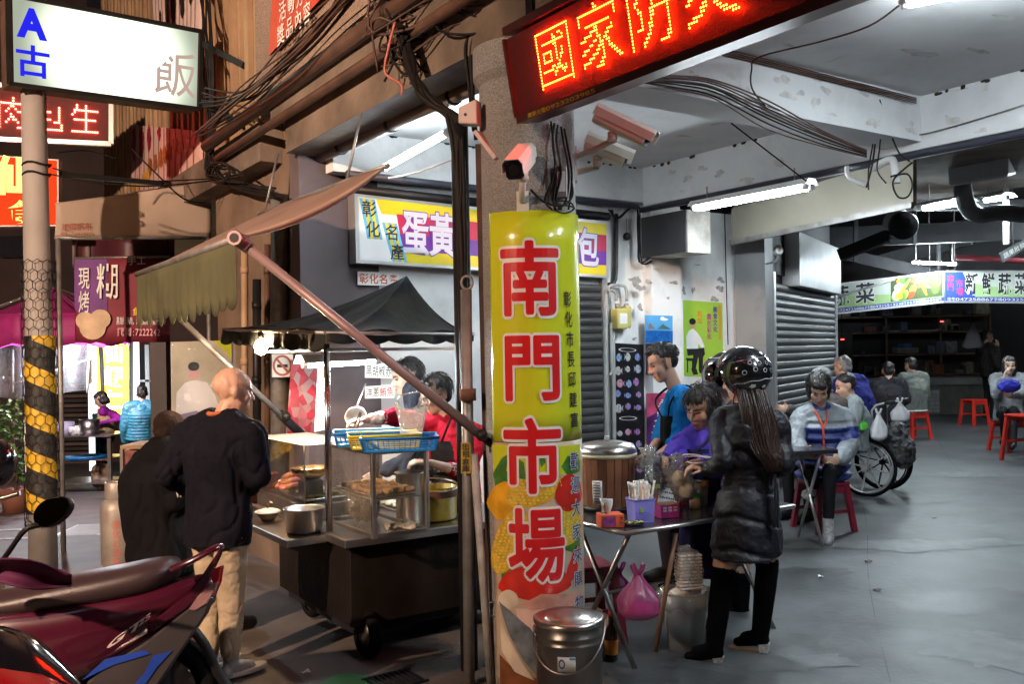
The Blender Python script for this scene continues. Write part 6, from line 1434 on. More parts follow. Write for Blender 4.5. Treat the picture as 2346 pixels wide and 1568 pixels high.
sw = thing('passage_wall', 'dark end of the wall above and beside the wide shutter', 'wall', (S0+S1)/2); mb = MB(); mb.hexa([V((p.x,p.y,z))-so*o for z in (2.5,4.28) for p,o in ((S0,.05),(S1,.05),(S1,.25),(S0,.25))]); mb.build('upper_wall', m_hallwall, sw)
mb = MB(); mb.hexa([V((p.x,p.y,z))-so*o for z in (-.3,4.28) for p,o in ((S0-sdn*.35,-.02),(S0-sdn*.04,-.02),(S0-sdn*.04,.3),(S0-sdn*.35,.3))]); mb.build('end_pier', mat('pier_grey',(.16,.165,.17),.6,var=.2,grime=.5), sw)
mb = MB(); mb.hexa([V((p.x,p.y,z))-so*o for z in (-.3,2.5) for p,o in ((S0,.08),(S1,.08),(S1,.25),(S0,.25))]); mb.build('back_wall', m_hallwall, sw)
fl_ = thing('spotlight', 'small unlit spotlight on an arm beside the roller hood', 'lamp', P(1782,580,9.4)); c = P(1782,575,9.4); mb = MB(); mb.ell((0,0,0),(.055,.06,.055),Fr(c)); mb.build('head', m_pvc, fl_); mb = MB(); mb.lathe([(.0,0),(.04,0)], FrAxis(c+V((0,-.055,0)),V((0,-1,0))), 16); mb.build('lens', m_paper, fl_); mb = MB(); mb.tube(smooth_path([c,c+V((-.02,.02,-.1)),c+V((-.15,.3,-.12))]), .012, 6); mb.build('arm', m_pvc, fl_)
# ---------------------------------------------------------------- stall table right of the column
TZ = .755
T0 = onplane(1434,1219,V((0,0,TZ)),UP); T0.z = TZ; tfr = EF(T0)
tb = thing('stall_table', 'dark folding table with a bright metal edge at the drink stall', 'table', onG(T0+E2*.5+E1*.3))
m_ttop = mat('dark_laminate', (.03,.03,.034), .22, var=.25, vs=6, bump=.03, grime=.3, gcol=(.08,.08,.08))
slab('top', tfr, .004,1.32,.004,.62,-.022,0,m_ttop,tb,.002)
mb = MB(); mb.tube([tfr(0,.62,-.012),tfr(0,0,-.012),tfr(1.32,0,-.012),tfr(1.32,.62,-.012)], .014, 8); mb.build('edge_trim', m_steel, tb)
for x in (.10,1.2):
    for s in (0,1): mb = MB(); g0 = onG(tfr(x,.06 if s else .56,0)); mb.tube([g0, tfr(x,.54 if s else .08,-.025)], .014, 8); mb.build('leg', m_steeld, tb)
mb = MB(); mb.tube([tfr(.10,.3,-.40),tfr(1.2,.3,-.40)], .010, 6); mb.build('stretcher', m_steeld, tb)
def onT(u, v): p = onplane(u, v, V((0,0,TZ)), UP); p.z = TZ+.001; return p
# wooden barrel
bp_ = onT(1388,1172)+V((.02,.06,0)); br = thing('rice_barrel', 'large wooden barrel with a domed steel lid on the stall table', 'barrel', bp_); f = Fr(bp_); R = .150
m_wd = mat('barrel_wood', (.20,.075,.035), .45, var=.35, vs=5, bump=.08, bs=20); m_wd2 = mat('barrel_wood_pale', (.27,.11,.05), .45, var=.35, vs=5, bump=.08)
random.seed(3)
for i in range(22):
    a0, a1 = 2*math.pi*i/22+.012, 2*math.pi*(i+1)/22-.012; mb = MB(); rr = lambda a, z: f((R+z*.02)*math.cos(a), (R+z*.02)*math.sin(a), .03+z*.29)
    ins = lambda a, z: f((R-.02)*math.cos(a), (R-.02)*math.sin(a), .03+z*.29); am = (a0+a1)/2
    mb.hexa([rr(a0,0),rr(a1,0),ins(a1,0),ins(a0,0),rr(a0,1),rr(a1,1),ins(a1,1),ins(a0,1)]); mb.build('stave', m_wd if random.random() < .6 else m_wd2, br)
mb = MB(); mb.lathe([(0,.002),(R+.008,.002),(R+.012,.03),(R-.03,.032)], f, 36); mb.build('base', m_blackp, br)
mb = MB(); mb.lathe([(R-.02,.31),(R+.024,.312),(R+.026,.335),(R-.02,.338)], f, 36); mb.build('cream_band', mat('cream_plastic',(.68,.60,.40),.4), br)
mb = MB(); mb.lathe([(R+.024,.338),(R+.026,.35),(R+.005,.385),(R*.6,.402),(0,.405)], f, 36); mb.build('lid', m_steel, br)
mb = MB(); mb.box((0,0,.42),(.03,.03,.03),f).bevelled(.004); mb.build('lid_knob', m_wh, br)
mb = MB(); mb.box((-R-.03,.0,.30),(.06,.10,.14),f).bevelled(.015,2); mb.build('latch_box', m_blackp, br)
for (s0_, w_, z0_, z1_, nm) in ((-.55,.36,.05,.19,'label_sheet'),(-.12,.20,.035,.09,'label_sheet')):
    aim = math.atan2(-bp_.y,-bp_.x); mb = MB(); mb.sheet(lambda s, t: f((R+.014+t*.008)*math.cos(aim+s0_+w_*s), (R+.014+t*.008)*math.sin(aim+s0_+w_*s), lerp(z0_,z1_,t)), 8, 3, .001); l = mb.build(nm, m_paper, br)
    mb = MB()
    for k in range(int((z1_-z0_)/.016)):
        z = z1_-.012-k*.016; mb.sheet(lambda s, t: f((R+.0175+(z-z0_)*.06)*math.cos(aim+s0_+w_*(.12+.7*s)), (R+.0175+(z-z0_)*.06)*math.sin(aim+s0_+w_*(.12+.7*s)), z+t*.005), 6, 1)
    mb.build('print_lines', m_ink, l)['kind'] = 'stuff'
# tissue box, straws, bottles ...
def boxthing(name, label, cat, c, ang, sx, sy, sz, m, bev=.003):
    t = thing(name, label, cat, c); f = FrZ(c, ang); mb = MB(); mb.box((0,0,sz/2),(sx,sy,sz),f).bevelled(bev); mb.build('box', m, t); return t, f
t, f = boxthing('tissue_box', 'orange-red tissue box with a tissue sticking out on the stall table', 'tissue box', onT(1398,1207), rad(12), .125,.10,.07, mat('orange_card',(.62,.10,.03),.5,var=.1))
mb = MB(); mb.box((-.02,-.051,.035),(.07,.003,.05),f); mb.build('printed_front', mat('violet_print',(.35,.06,.25),.45,var=.6,vs=30), t); mb = MB(); pn = Pan(f(.03,-.054,.005),f(.06,-.054,.005),f(.06,-.054,.065),f(.03,-.054,.065)); pn.text(mb, '大力', 0, .5, 1, .45, .02, .001, 'v', 1); mb.build('lettering', m_ink, t)
mb = MB(); mb.sheet(lambda s, q: f(-.025+.055*(s-.5)+.012*math.sin(5*s+3*q), .02*math.sin(4*s+2*q), .068+.085*q-.012*abs(s-.5)), 10, 8, .001); mb.sheet(lambda s, q: f(-.025+.03*(s-.5), .03*(s-.5)+.02*math.sin(4*q), .068+.07*q), 8, 8, .001); mb.build('tissue', m_paper, t)
c = onT(1468,1196); t = thing('straw_holder', 'lavender plastic holder full of paper-wrapped straws', 'straw holder', c); f = FrZ(c, rad(20)); m_lv = mat('lavender_plastic',(.22,.22,.66),.4,bump=.02)
w0, w1, hh = .055, .064, .125
for (a, b) in (((-1,-1),(1,-1)),((1,-1),(1,1)),((1,1),(-1,1)),((-1,1),(-1,-1))):
    mb = MB(); p, q = f(a[0]*w0,a[1]*w0*.8,.003), f(b[0]*w0,b[1]*w0*.8,.003); r_, s_ = f(b[0]*w1,b[1]*w1*.8,hh), f(a[0]*w1,a[1]*w1*.8,hh); mb.prism([p,q,r_,s_], (q-p).cross(s_-p).normalized()*-.004); mb.build('side', m_lv, t)
mb = MB(); mb.box((0,0,.003),(.112,.09,.006),f); mb.build('bottom', m_lv, t); mb = MB(); mb.tube([f(x*w1,y*w1*.8,hh) for x,y in ((-1,-1),(1,-1),(1,1),(-1,1))], .005, 6, closed=True); mb.build('rim', m_lv, t); mb = MB(); mb.box((-.02,-.053,.07),(.018,.004,.024),f); mb.build('sticker', mat('green_sticker',(.25,.4,.05),.5), t)
for k in range(4): mb = MB(); mb.beam(f(-.05,-.049-.002*k*0,.025+k*.011), f(.03,-.049,.022+k*.011), .003, .003); mb.build('rib', m_lv, t)
random.seed(6)
for i in range(26):
    x, y = random.uniform(-.04,.04), random.uniform(-.03,.03); tl = V((x*.5+random.uniform(-.015,.015), y*.5, 0)); mb = MB(); p = f(x,y,.02); q = f(x+tl.x, y+tl.y, .19+random.uniform(-.012,.014)); mb.tube([p, q], .0055, 6); s = mb.build('straw', mat('straw_paper_%d' % (i % 2), ((.72,.60,.48),(.76,.72,.66))[i % 2], .6, var=.3, vs=60), t)
    mb = MB(); mb.tube([q, q+(q-p).normalized()*.022], [.0058,.0075], 5); mb.build('wrapper_end', m_paper, s)
def bottle(label, c, prof, m, capm, cap, cat='bottle', name='bottle', lab=None):
    t = thing(name, label, cat, c); f = Fr(c); mb = MB(); mb.lathe(prof, f, 22); mb.build('vessel', m, t); mb = MB(); mb.lathe(cap, f, 22); mb.build('cap', capm, t)
    if lab: mb = MB(); mb.lathe(lab[0], f, 22); mb.build('label_band', lab[1], t)
    return t
m_capg = mat('lime_cap',(.30,.62,.04),.4,bump=0); m_capg2 = mat('green_cap',(.08,.52,.10),.4,bump=0)
bottle('squeeze bottle of orange-red sauce with a lime cap', onT(1510,1153), [(0,.001),(.027,.001),(.028,.01),(.027,.085),(.024,.09),(0,.09)], mat('chilli_sauce',(.45,.09,.02),.25,var=.2,coat=.5), m_capg, [(.028,.088),(.028,.108),(.0,.109)])
bottle('small seasoning jar with a bright green lid', onT(1592,1166), [(0,.001),(.03,.001),(.032,.01),(.031,.06),(.026,.066),(0,.066)], mat('seasoning',(.55,.36,.16),.35,var=.4,vs=30), m_capg2, [(.033,.066),(.034,.084),(.030,.09),(0,.091)])
bottle('tall printed paper drinking cup with a straw at the edge of the stall table', onT(1608,1160), [(0,.001),(.034,.001),(.046,.155),(0,.155)], mat('cup_print',(.55,.50,.42),.5,var=.2,vs=12), m_glass, [(.049,.155),(.049,.162),(.0,.166)], 'cup', 'drinking_cup', ([(.0445,.12),(.0465,.15)], mat('cup_orange_band',(.6,.22,.05),.5,var=.6,vs=30)))
t, f = boxthing('snack_box', 'magenta printed carton standing behind the table edge', 'carton', onT(1528,1186), rad(18), .115,.085,.075, mat('magenta_card',(.40,.03,.22),.45,var=.2))
pn = Pan(f(-.05,-.0435,.035), f(.05,-.0435,.035), f(.05,-.0435,.07), f(-.05,-.0435,.07)); mb = MB()
for i in range(6): pn.rect(mb, .05+(i % 3)*.32, .55-.45*(i//3), .27+(i % 3)*.32, .85-.45*(i//3), .001)
mb.build('print', mat('pale_print',(.65,.5,.6),.5), t); mb = MB(); mb.box((0,0,.078),(.11,.08,.004),f); mb.build('lid', mat('kraft_card',(.35,.22,.12),.7), t)
# menu card, clear bag, sauce packets, tray of sweets
c = onT(1528,1160)+V((.02,.06,0)); t = thing('menu_card', 'tilted white order card with rows of print on the stall table', 'menu', c); fr = Fr(c, V((.95,.25,.0)).normalized(), V((-.22,.85,.5)).normalized(), V((0,0,1))); fr = Fr(c, V((.97,.1,-.22)), V((.20,.35,.92)))
pn = Pan(fr(-.07,.0), fr(.07,0), fr(.07,.20), fr(-.07,.20)); mb = MB(); pn.plate(mb, .002); mb.build('card', m_paper, t); mb = MB(); random.seed(1)
for k in range(5):
    for i in range(9): pn.rect(mb, .06+i*.098, .82-k*.17, .06+i*.098+.05+random.random()*.03, .86-k*.17+random.random()*.03, .001)
mb.build('print_rows', m_ink, t)['kind'] = 'stuff'
for i, (u, v) in enumerate(((1560,1165),(1568,1160),(1552,1168))):
    c = onT(u, v); t = thing('sauce_packet', ['tall red sauce packet beside the order card','red sauce packet with a white stripe beside the order card','leaning red sauce packet in front of the order card'][i], 'packet', c, 'sauce packets'); mb = MB(); d_ = V((.02*(i-1),.01,.12)).normalized(); mb.beam(c+UP*.002, c+d_*.125, .022, .008); mb.bevelled(.002); mb.build('packet', m_redink, t); mb = MB(); mb.beam(c+d_*.04+V((0,-.006,0)), c+d_*.07+V((0,-.006,0)), .018, .002); mb.build('print', m_paper, t)
c = onT(1452,1206); t = thing('candy_tray', 'little foil tray of wrapped sweets near the table corner', 'tray', c); random.seed(8)
mb = MB(); mb.lathe([(0,.002),(.05,.002),(.06,.014),(.0,.006)], Fr(c), 18, sy=.6); mb.build('tray', m_blackp, t)
for i in range(22): mb = MB(); mb.ell((random.uniform(-.045,.045),random.uniform(-.025,.025),.015+random.random()*.012),(.010,.007,.005),Fr(c)); mb.build('sweet', mat('sweet_%d' % (i % 3), ((.5,.45,.2),(.12,.2,.06),(.55,.55,.5))[i % 3], .25, .4), t)
t = thing('plastic_bag', 'clear bag of buns held over the stall table by the woman in purple', 'plastic bag', onT(1555,1130)); B = Blob(); c = P(1556,1085,5.2); B.ell((0,0,0),(.085,.06,.12),Fr(c)); B.ell((.03,0,-.09),(.09,.06,.08),Fr(c)); B.skin('film', [clear('bag_film',(.97,.98,.97),.35,.12,.22,(.92,.93,.9),.9,16)], t, .011, 1, .03, 16)
mb = MB(); mb.ell((0,0,-.03),(.045,.04,.045),Fr(c)); mb.ell((.04,0,-.10),(.045,.04,.045),Fr(c)); mb.build('bun', mat('bun_dough',(.72,.66,.5),.7), t)
t = thing('plastic_bag', 'clear bag held in the gloved hand of the woman in purple', 'plastic bag', onT(1500,1130)); B = Blob(); c = P(1503,1085,5.25); B.ell((0,0,0),(.075,.05,.13),Fr(c)); B.ell((-.04,0,.08),(.06,.04,.09),Fr(c)); B.skin('film', [MATS['bag_film']], t, .011, 1, .035, 17)
# ---- things below the table
def bagthing(label, c, r, h, m, knot=True, seed=0, cat='plastic bag', inner=None):
    t = thing('plastic_bag', label, cat, c-UP*h); random.seed(seed)
    def fn(s, q):
        a = 2*math.pi*s; z = q; rr = r*(math.sin(min(1,z*1.15)*math.pi*.56)**.8 if z > .02 else .15) ; rr = r*(.2+.8*sstep(z,-.05,.62)) if z < .8 else r*max(.02,math.cos((z-.8)/.2*math.pi/2))**.6
        pl = 1+.10*math.sin(9*a+seed)*(1-z)+.06*math.sin(4*a+5*z+seed); return c + V((rr*pl*math.cos(a), rr*.75*pl*math.sin(a), -h*z))
    mb = MB(); mb.sheet(fn, 40, 22); mb.build('bag', m, t)
    if knot:
        for s in (-1,1): mb = MB(); mb.tube(smooth_path([c, c+V((s*.018,0,.025)), c+V((s*.03,0,.06))]), [.02]*10+[.009], 6, flat=.35); mb.build('handle', m, t)
    if inner: mb = MB(); mb.ell((0,0,-h*.78),(r*.8,r*.55,h*.16),Fr(c)); mb.build('contents', inner, t)
    return t
m_pinkb = clear('pink_film', (.80,.22,.52), .35, .15, .45, (.65,.14,.40), .5, 14)
bagthing('pink plastic bag of rubbish hanging under the table corner', P(1462,1318,4.72), .105, .235, m_pinkb, inner=m_paper)
bagthing('small magenta plastic bag behind the hanging pink bag', P(1418,1312,5.3), .06, .13, clear('magenta_film',(.6,.05,.4),.3,.2,.5,(.5,.03,.3)), seed=4)
bs_ = thing('wooden_stick', 'long wooden broom stick leaning under the stall table', 'stick', G(1500,1420)); mb = MB(); mb.tube([onG(P(1500,1400,5.1))+UP*.012, P(1549,1222,5.0)], .013, 8); mb.build('stick', mat('stick_wood',(.22,.12,.07),.6), bs_)
fb_ = thing('foam_bag', 'long clear bag of stacked white foam lids hung under the table', 'plastic bag', P(1580,1350,5.05)); c = P(1578,1305,5.05)
for i in range(11): mb = MB(); mb.box((0,0,-.10+i*.018),(.13,.08,.012),FrZ(c,.2)).bevelled(.004); mb.build('foam_lid', mat('foam_white',(.82,.76,.72),.7), fb_)
B = Blob(); B.ell((0,0,0),(.085,.06,.13),FrZ(c,.2)); B.cap(c+UP*.1+V((-.03,0,0)), P(1553,1255,5.05), .05, .02); B.skin('film', [MATS['bag_film']], fb_, .011, 1, .014, 18); mb = MB(); mb.tube([P(1553,1255,5.05),P(1549,1222,5.02)], .005, 5); mb.build('tie', m_redink, fb_)
def bin_(label, c, r0, r1, h, m, rim, name='waste_bin'):
    t = thing(name, label, 'bin', c); mb = MB(); mb.lathe([(0,.003),(r0,.003),(r1,h),(r1-.006,h),(r0-.006,.012),(0,.012)], Fr(c), 30); mb.build('vessel', m, t); mb = MB(); mb.tube([c+V((r1*math.cos(a),r1*math.sin(a),h)) for a in [2*math.pi*i/30 for i in range(30)]], rim, 6, closed=True); mb.build('rim', m, t); return t
c = G(1578,1500)+V((.0,.08,0)); c = onG(c); t = bin_('translucent grey waste bin lined with a clear bag under the table', c, .095, .13, .33, clear('bin_plastic',(.85,.9,.9),.15,.3,.55,(.72,.76,.76)), .006)
def linf(s, q): a = 2*math.pi*s; k = 1+.08*math.sin(11*a)+.05*math.sin(5*a); return c + V(((.132+.03*math.sin(q*3))*math.cos(a)*k, (.132+.03*math.sin(q*3))*math.sin(a)*k, .345-.10*q-.02*math.sin(7*a)*q))
mb = MB(); mb.sheet(linf, 48, 6); mb.build('liner', MATS['bag_film'], t); mb = MB(); mb.ell((0,0,.30),(.10,.09,.05),Fr(c)); mb.ell((.04,-.03,.34),(.05,.04,.03),Fr(c)); mb.build('rubbish', m_paper, t)
# steel lidded bucket at the foot of the column
c = onG(P(1306,1590,4.22)); t = thing('steel_bucket', 'grey steel bucket with lid and wire handle at the foot of the column', 'bucket', c); f = Fr(c); r = .153; h = .465
m_bk = mat('brushed_bucket', (.30,.285,.27), .32, .9, var=.2, vs=5, bump=.05, grime=.3, gcol=(.12,.1,.08), gs=3)
mb = MB(); mb.lathe([(0,.003),(r-.006,.003),(r,.01),(r,.365),(r+.005,.37),(r+.005,.378),(r,.382),(r,.398),(r+.005,.403),(r+.005,.411),(r,.415),(r,h)], f, 44); mb.build('body', m_bk, t)
mb = MB(); mb.lathe([(r+.010,h-.012),(r+.012,h+.006),(r-.004,h+.012),(r-.03,h+.004),(r-.035,h+.012),(.04,h+.022),(0,h+.023)], f, 44); mb.build('lid', m_steel, t)
aim = math.atan2(-c.y,-c.x); pts = []
for i in range(21): q = math.pi*i/20; pts.append(f(0,0,h-.05) + V((math.cos(aim+math.pi/2),math.sin(aim+math.pi/2),0))*((r+.012)*math.cos(q)) + (V((math.cos(aim),math.sin(aim),0))*(r*.55+.03)*math.sin(q)*.9+V((math.cos(aim),math.sin(aim),0))*.05*math.sin(q) - UP*(.155*math.sin(q)-.03*math.cos(q))))
mb = MB(); mb.tube(pts, .0045, 6); mb.build('handle', m_steel, t)
for sgn in (-1,1): mb = MB(); mb.box((0,0,0),(.03,.012,.03),FrZ(f(0,0,h-.05)+V((math.cos(aim+math.pi/2*sgn),math.sin(aim+math.pi/2*sgn),0))*(r+.006),aim)); mb.build('ear', m_steel, t)
mb = MB(); sl = lambda s, q: f((r+.003)*math.cos(aim-.35+.52*s), (r+.003)*math.sin(aim-.35+.52*s), lerp(.27,.335,q)); mb.sheet(sl, 10, 2, .001); l = mb.build('sticker', m_paper, t); mb = MB(); sl2 = lambda s, q: f((r+.0045)*math.cos(aim+.0+.16*s), (r+.0045)*math.sin(aim+.0+.16*s), lerp(.323,.333,q)); mb.sheet(sl2, 4, 1); mb.build('sticker_heading', m_cy, l); mb = MB(); rg = lambda a, k: f((r+.0045)*math.cos(aim-.22+.095*k*math.cos(a)), (r+.0045)*math.sin(aim-.22+.095*k*math.cos(a)), .304+.022*k*math.sin(a))
mb.add([rg(2*math.pi*i/18,1) for i in range(18)]+[rg(2*math.pi*i/18,.62) for i in range(18)], [(i,(i+1) % 18,18+(i+1) % 18,18+i) for i in range(18)]); mb.build('sticker_emblem', mat('emblem_blue',(.05,.12,.3),.5), l)
c = onG(P(1400,1455,5.0)); bottle('dark soy bottle with an orange label standing under the table', c, [(0,.001),(.035,.001),(.036,.16),(.014,.2),(.013,.25),(0,.25)], mat('soy_glass',(.02,.008,.004),.12,coat=.5), m_redink, [(.015,.245),(.015,.27),(0,.271)], lab=([(.0372,.04),(.0372,.12)], mat('orange_label',(.55,.2,.03),.5,var=.4,vs=20)))
c = onG(P(1348,1410,5.15)); t = thing('round_tan_form', 'round brown clay jar behind the steel bucket', 'jar', c); mb = MB(); mb.lathe([(0,.001),(.09,.001),(.135,.08),(.14,.13),(.11,.2),(.08,.215),(.08,.23),(0,.232)], Fr(c), 28); mb.build('jar', mat('round_form_tan',(.36,.18,.10),.55,var=.15), t)  # unidentified round tan thing, given the shape of a jar
def stool(label, c, h=.45, w=.30, m=None, group='red plastic stools', ang=.3):
    m = m or MATS['red_plastic']; t = thing('plastic_stool', label, 'stool', c, group); f = FrZ(c, ang)
    mb = MB(); mb.box((0,0,h-.015),(w,w,.03),f).bevelled(.012,2); mb.build('seat', m, t)
    for i, j in ((-1,-1),(1,-1),(1,1),(-1,1)): mb = MB(); mb.beam(f(i*w*.56,j*w*.56,0), f(i*w*.42,j*w*.42,h-.03), .045, .035, f.y); mb.build('leg', m, t)
    for i in (-1,1): mb = MB(); mb.beam(f(-w*.48,i*w*.48,h*.42), f(w*.48,i*w*.48,h*.42), .012, .03); mb.build('stretcher', m, t)
    for i in (-1,1): mb = MB(); mb.beam(f(-w*.42,i*w*.43,h-.06), f(w*.42,i*w*.43,h-.06), .012, .06); mb.build('apron', m, t)
    return t
m_rs = mat('maroon_plastic',(.20,.012,.03),.4)
stool('maroon plastic stool left under the stall table', onG(P(1345,1330,5.35)), .45, .28, m_rs)
stool('dark red plastic stool under the man in the puffer jacket', onG(P(1886,1185,7.85)), .42, .32, m_rs)
stool('red plastic stool under the diner in the grey-green jacket', onG(P(2092,965,14.2)), .42, .32)
stool('empty red plastic stool in front of the tiled counter', onG(P(2232,962,16.0)), .46, .30)
stool('red plastic stool under the seated young woman', onG(P(2312,1010,12.6)), .42, .32)
stool('red plastic stool cut by the right picture edge', onG(P(2352,1000,11.6)), .60, .36)
# ---- second table and wheelchair group
t2 = thing('dining_table', 'dark topped folding table in front of the man in the puffer jacket', 'table', onG(P(1840,1180,6.9))); zt = .885
d0 = onplane(1921,1030,V((0,0,zt)),UP); d0.z = zt; df = Fr(d0, V((-.97,-.22,0)), V((-.22,.97,0)).normalized(), UP)
mb = MB(); mb.hexa([df(x,y,z) for z in (-.035,0) for x,y in ((0,0),(1.05,0),(1.05,.42),(0,.42))]); mb.bevelled(.006); mb.build('top', m_ttop, t2)
for x in (.12,.9):
    for s in (0,1): mb = MB(); mb.tube([onG(df(x,.05 if s else .42,0)), df(x,.40 if s else .06,-.035)], .013, 8); mb.build('leg', m_steel, t2)
def onD(u, v): p = onplane(u, v, V((0,0,zt)), UP); p.z = zt+.001; return p
bottle('lime green drinking cup on the dining table beside the long hair', onD(1792,1008), [(0,.001),(.032,.001),(.042,.12),(.038,.12),(.03,.006),(0,.006)], m_capg, m_wh, [(.043,.12),(.043,.128),(.038,.128)], 'cup', 'drinking_cup')
c = onD(1812,1000); t = thing('yellow_dish', 'yellow dish with a bowl at the end of the dining table', 'dish', c); mb = MB(); mb.lathe([(0,.002),(.06,.002),(.085,.02),(.08,.02),(.055,.008),(0,.008)], Fr(c), 24); mb.build('dish', m_yb, t); mb = MB(); mb.lathe([(0,.01),(.03,.01),(.055,.055),(.05,.055),(.03,.02),(0,.02)], Fr(c), 24); mb.build('bowl', mat('cream_bowl',(.6,.55,.45),.35), t)
# wheelchair
wc = thing('wheelchair', 'wheelchair with silver spoked wheels behind the puffer jacket', 'wheelchair', onG(P(2010,1137,9.4)))
axl = V((.62,.78,0)).normalized(); wf = V((-.78,.62,0)).normalized(); w1 = P(1985,1071,9.35); w1.z = onG(w1).z+.30
def bigwheel(c, m_sp):
    fr = Fr(c, wf, UP, axl); mb = MB(); mb.tube([fr(.285*math.cos(a),.285*math.sin(a)) for a in [2*math.pi*i/40 for i in range(40)]], .019, 8, closed=True); w = mb.build('wheel', m_rub, wc)
    mb = MB(); mb.tube([fr(.262*math.cos(a),.262*math.sin(a)) for a in [2*math.pi*i/40 for i in range(40)]], .010, 6, closed=True); mb.build('rim', m_sp, w); mb = MB(); mb.tube([fr(.25*math.cos(a),.25*math.sin(a),-.045) for a in [2*math.pi*i/40 for i in range(40)]], .008, 6, closed=True); mb.build('push_ring', m_sp, w)
    mb = MB(); mb.tube([fr(0,0,-.05),fr(0,0,.05)], .03, 12); mb.build('hub', m_sp, w)
    for k in range(8): a = math.pi*k/4+.2; mb = MB(); mb.beam(fr(.025*math.cos(a),.025*math.sin(a)), fr(.26*math.cos(a),.26*math.sin(a)), .012, .022, axl); mb.build('spoke', m_sp, w)
m_silv = mat('silver_spoke',(.5,.5,.52),.35,.7); bigwheel(w1, m_silv); w2 = w1+axl*.56; bigwheel(w2, m_blackm)
cf2 = Fr(w1+axl*.28, wf, axl, UP)
mb = MB(); mb.box((.18,0,.17),(.42,.44,.04),cf2).bevelled(.01); mb.build('seat', m_blackp, wc); mb = MB(); mb.box((-.05,0,.40),(.03,.44,.46),cf2).bevelled(.008); mb.build('backrest', m_blackp, wc)
for s in (-.235,.235):
    mb = MB(); mb.tube(smooth_path([cf2(.40,s,-.22),cf2(.40,s,.16),cf2(-.05,s,.16),cf2(-.05,s,.58),cf2(-.2,s,.66)],3), .012, 8); mb.build('side_frame', m_silv, wc)
    mb = MB(); mb.box((.15,s,.38),(.26,.05,.03),cf2).bevelled(.01); mb.build('armrest', m_blackp, wc); mb = MB(); mb.tube([cf2(-.18,s,.655),cf2(-.28,s,.67)], .018, 8); mb.build('handle', m_blackp, wc)
    c = cf2(.44,s,0); c.z = onG(c).z+.075; mb = MB(); mb.tube([c+wf*(.062*math.cos(a))+UP*(.062*math.sin(a)) for a in [2*math.pi*i/20 for i in range(20)]], .014, 6, closed=True); mb.build('caster', m_rub, wc)
bpk = thing('backpack', 'black patterned backpack hung behind the wheelchair', 'bag', cf2(-.25,0,.1)); B = Blob(); B.ell((-.22,.02,.22),(.13,.20,.25),cf2); B.ell((-.28,.02,.14),(.12,.19,.18),cf2); B.skin('bag', [mat('black_print',(.02,.02,.022),.6,var=.9,vs=26,bump=.3,speck=(22,(.10,.10,.11)))], bpk, .014, 3, .015, 9)
def hbag(label, c, r, h, m): return bagthing(label, c, r, h, m, True, 2)
hbag('bright green plastic bag hung on the wheelchair', P(1968,955,9.1), .085, .15, mat('green_poly',(.10,.50,.06),.4,var=.3,bump=.4,bs=18)); hbag('white printed plastic bag hanging flat on the wheelchair handle', P(2013,950,9.15), .085, .27, mat('white_poly',(.62,.62,.64),.4,var=.2,bump=.3,bs=14)); hbag('white plastic bag on the far wheelchair handle', P(2062,925,9.6), .10, .20, MATS['white_poly'])
# ---------------------------------------------------------------- inside the hall
m_tilew = mat('white_tiles', (.34,.35,.35), .35, var=.3, vs=14, bump=.1)
ct = thing('tiled_counter', 'long grey counter with a worn tiled front across the dark hall', 'counter', V((9,18.2,.3)))
zc = 1.03; z0h = .28
def hb(name, m, x0, x1, y0, y1, z0, z1, parent): mb = MB(); mb.box(((x0+x1)/2,(y0+y1)/2,(z0+z1)/2),(x1-x0,y1-y0,z1-z0)); return mb.build(name, m, parent)
hb('top', mat('counter_concrete',(.22,.22,.21),.5,var=.25,grime=.4), 5.0,10.3,18.0,18.9,zc-.14,zc,ct); hb('front', mat('counter_brown',(.11,.105,.09),.6,var=.3), 5.0,10.25,18.1,18.85,z0h-.2,zc-.142,ct)
for i in range(9):
    for j in range(6): hb('tile', m_tilew, 7.75+i*.075,7.75+i*.075+.068,18.088,18.0995,z0h+.06+j*.075,z0h+.06+j*.075+.068,ct)
hb('top', m_wh, 9.35,11.5,16.9,17.8,zc+.02,zc+.08,thing('serving_table','white topped serving table behind the seated young woman','table',V((10,17.3,.3))))
st = [o for o in COL.objects if o.name == 'serving_table'][0]
for x in (9.4,11.4): hb('leg', m_blackm, x,x+.06,17.0,17.7,.2,zc+.018,st)
# shelves and goods in the dark
sh = thing('back_shelves', 'dark shelves with bowls and cloths at the back of the hall', 'shelf', V((8.5,20.6,.3)))
for z in (1.0,1.45,1.95,2.3): hb('shelf', m_steeld, 7.0,10.6,20.3,20.8,z,z+.03,sh)
for x in (7.0,8.3,9.5,10.6): hb('upright', m_steeld, x-.02,x+.02,20.3,20.34,.2,2.5,sh)
for (x0,x1,z0,z1,c) in ((8.45,8.95,1.5,1.62,(.5,.52,.56)),(8.6,8.8,1.62,1.72,(.12,.25,.6)),(9.2,9.3,1.48,1.66,(.5,.5,.5)),(8.3,9.5,1.98,2.01,(.7,.7,.7)),(7.6,8.1,1.03,1.4,(.10,.10,.11)),(8.9,9.3,1.03,1.35,(.14,.14,.15)),(5.6,6.4,.6,1.9,(.07,.07,.08)),(6.7,7.5,1.2,2.0,(.09,.10,.10))):
    mb = MB(); mb.box(((x0+x1)/2,20.28,(z0+z1)/2),(x1-x0,.25,z1-z0)).bevelled(.02); mb.build('stored_item', mat('stored_%.2f_%.2f' % (c[0],c[2]),c,.6,var=.3), sh)
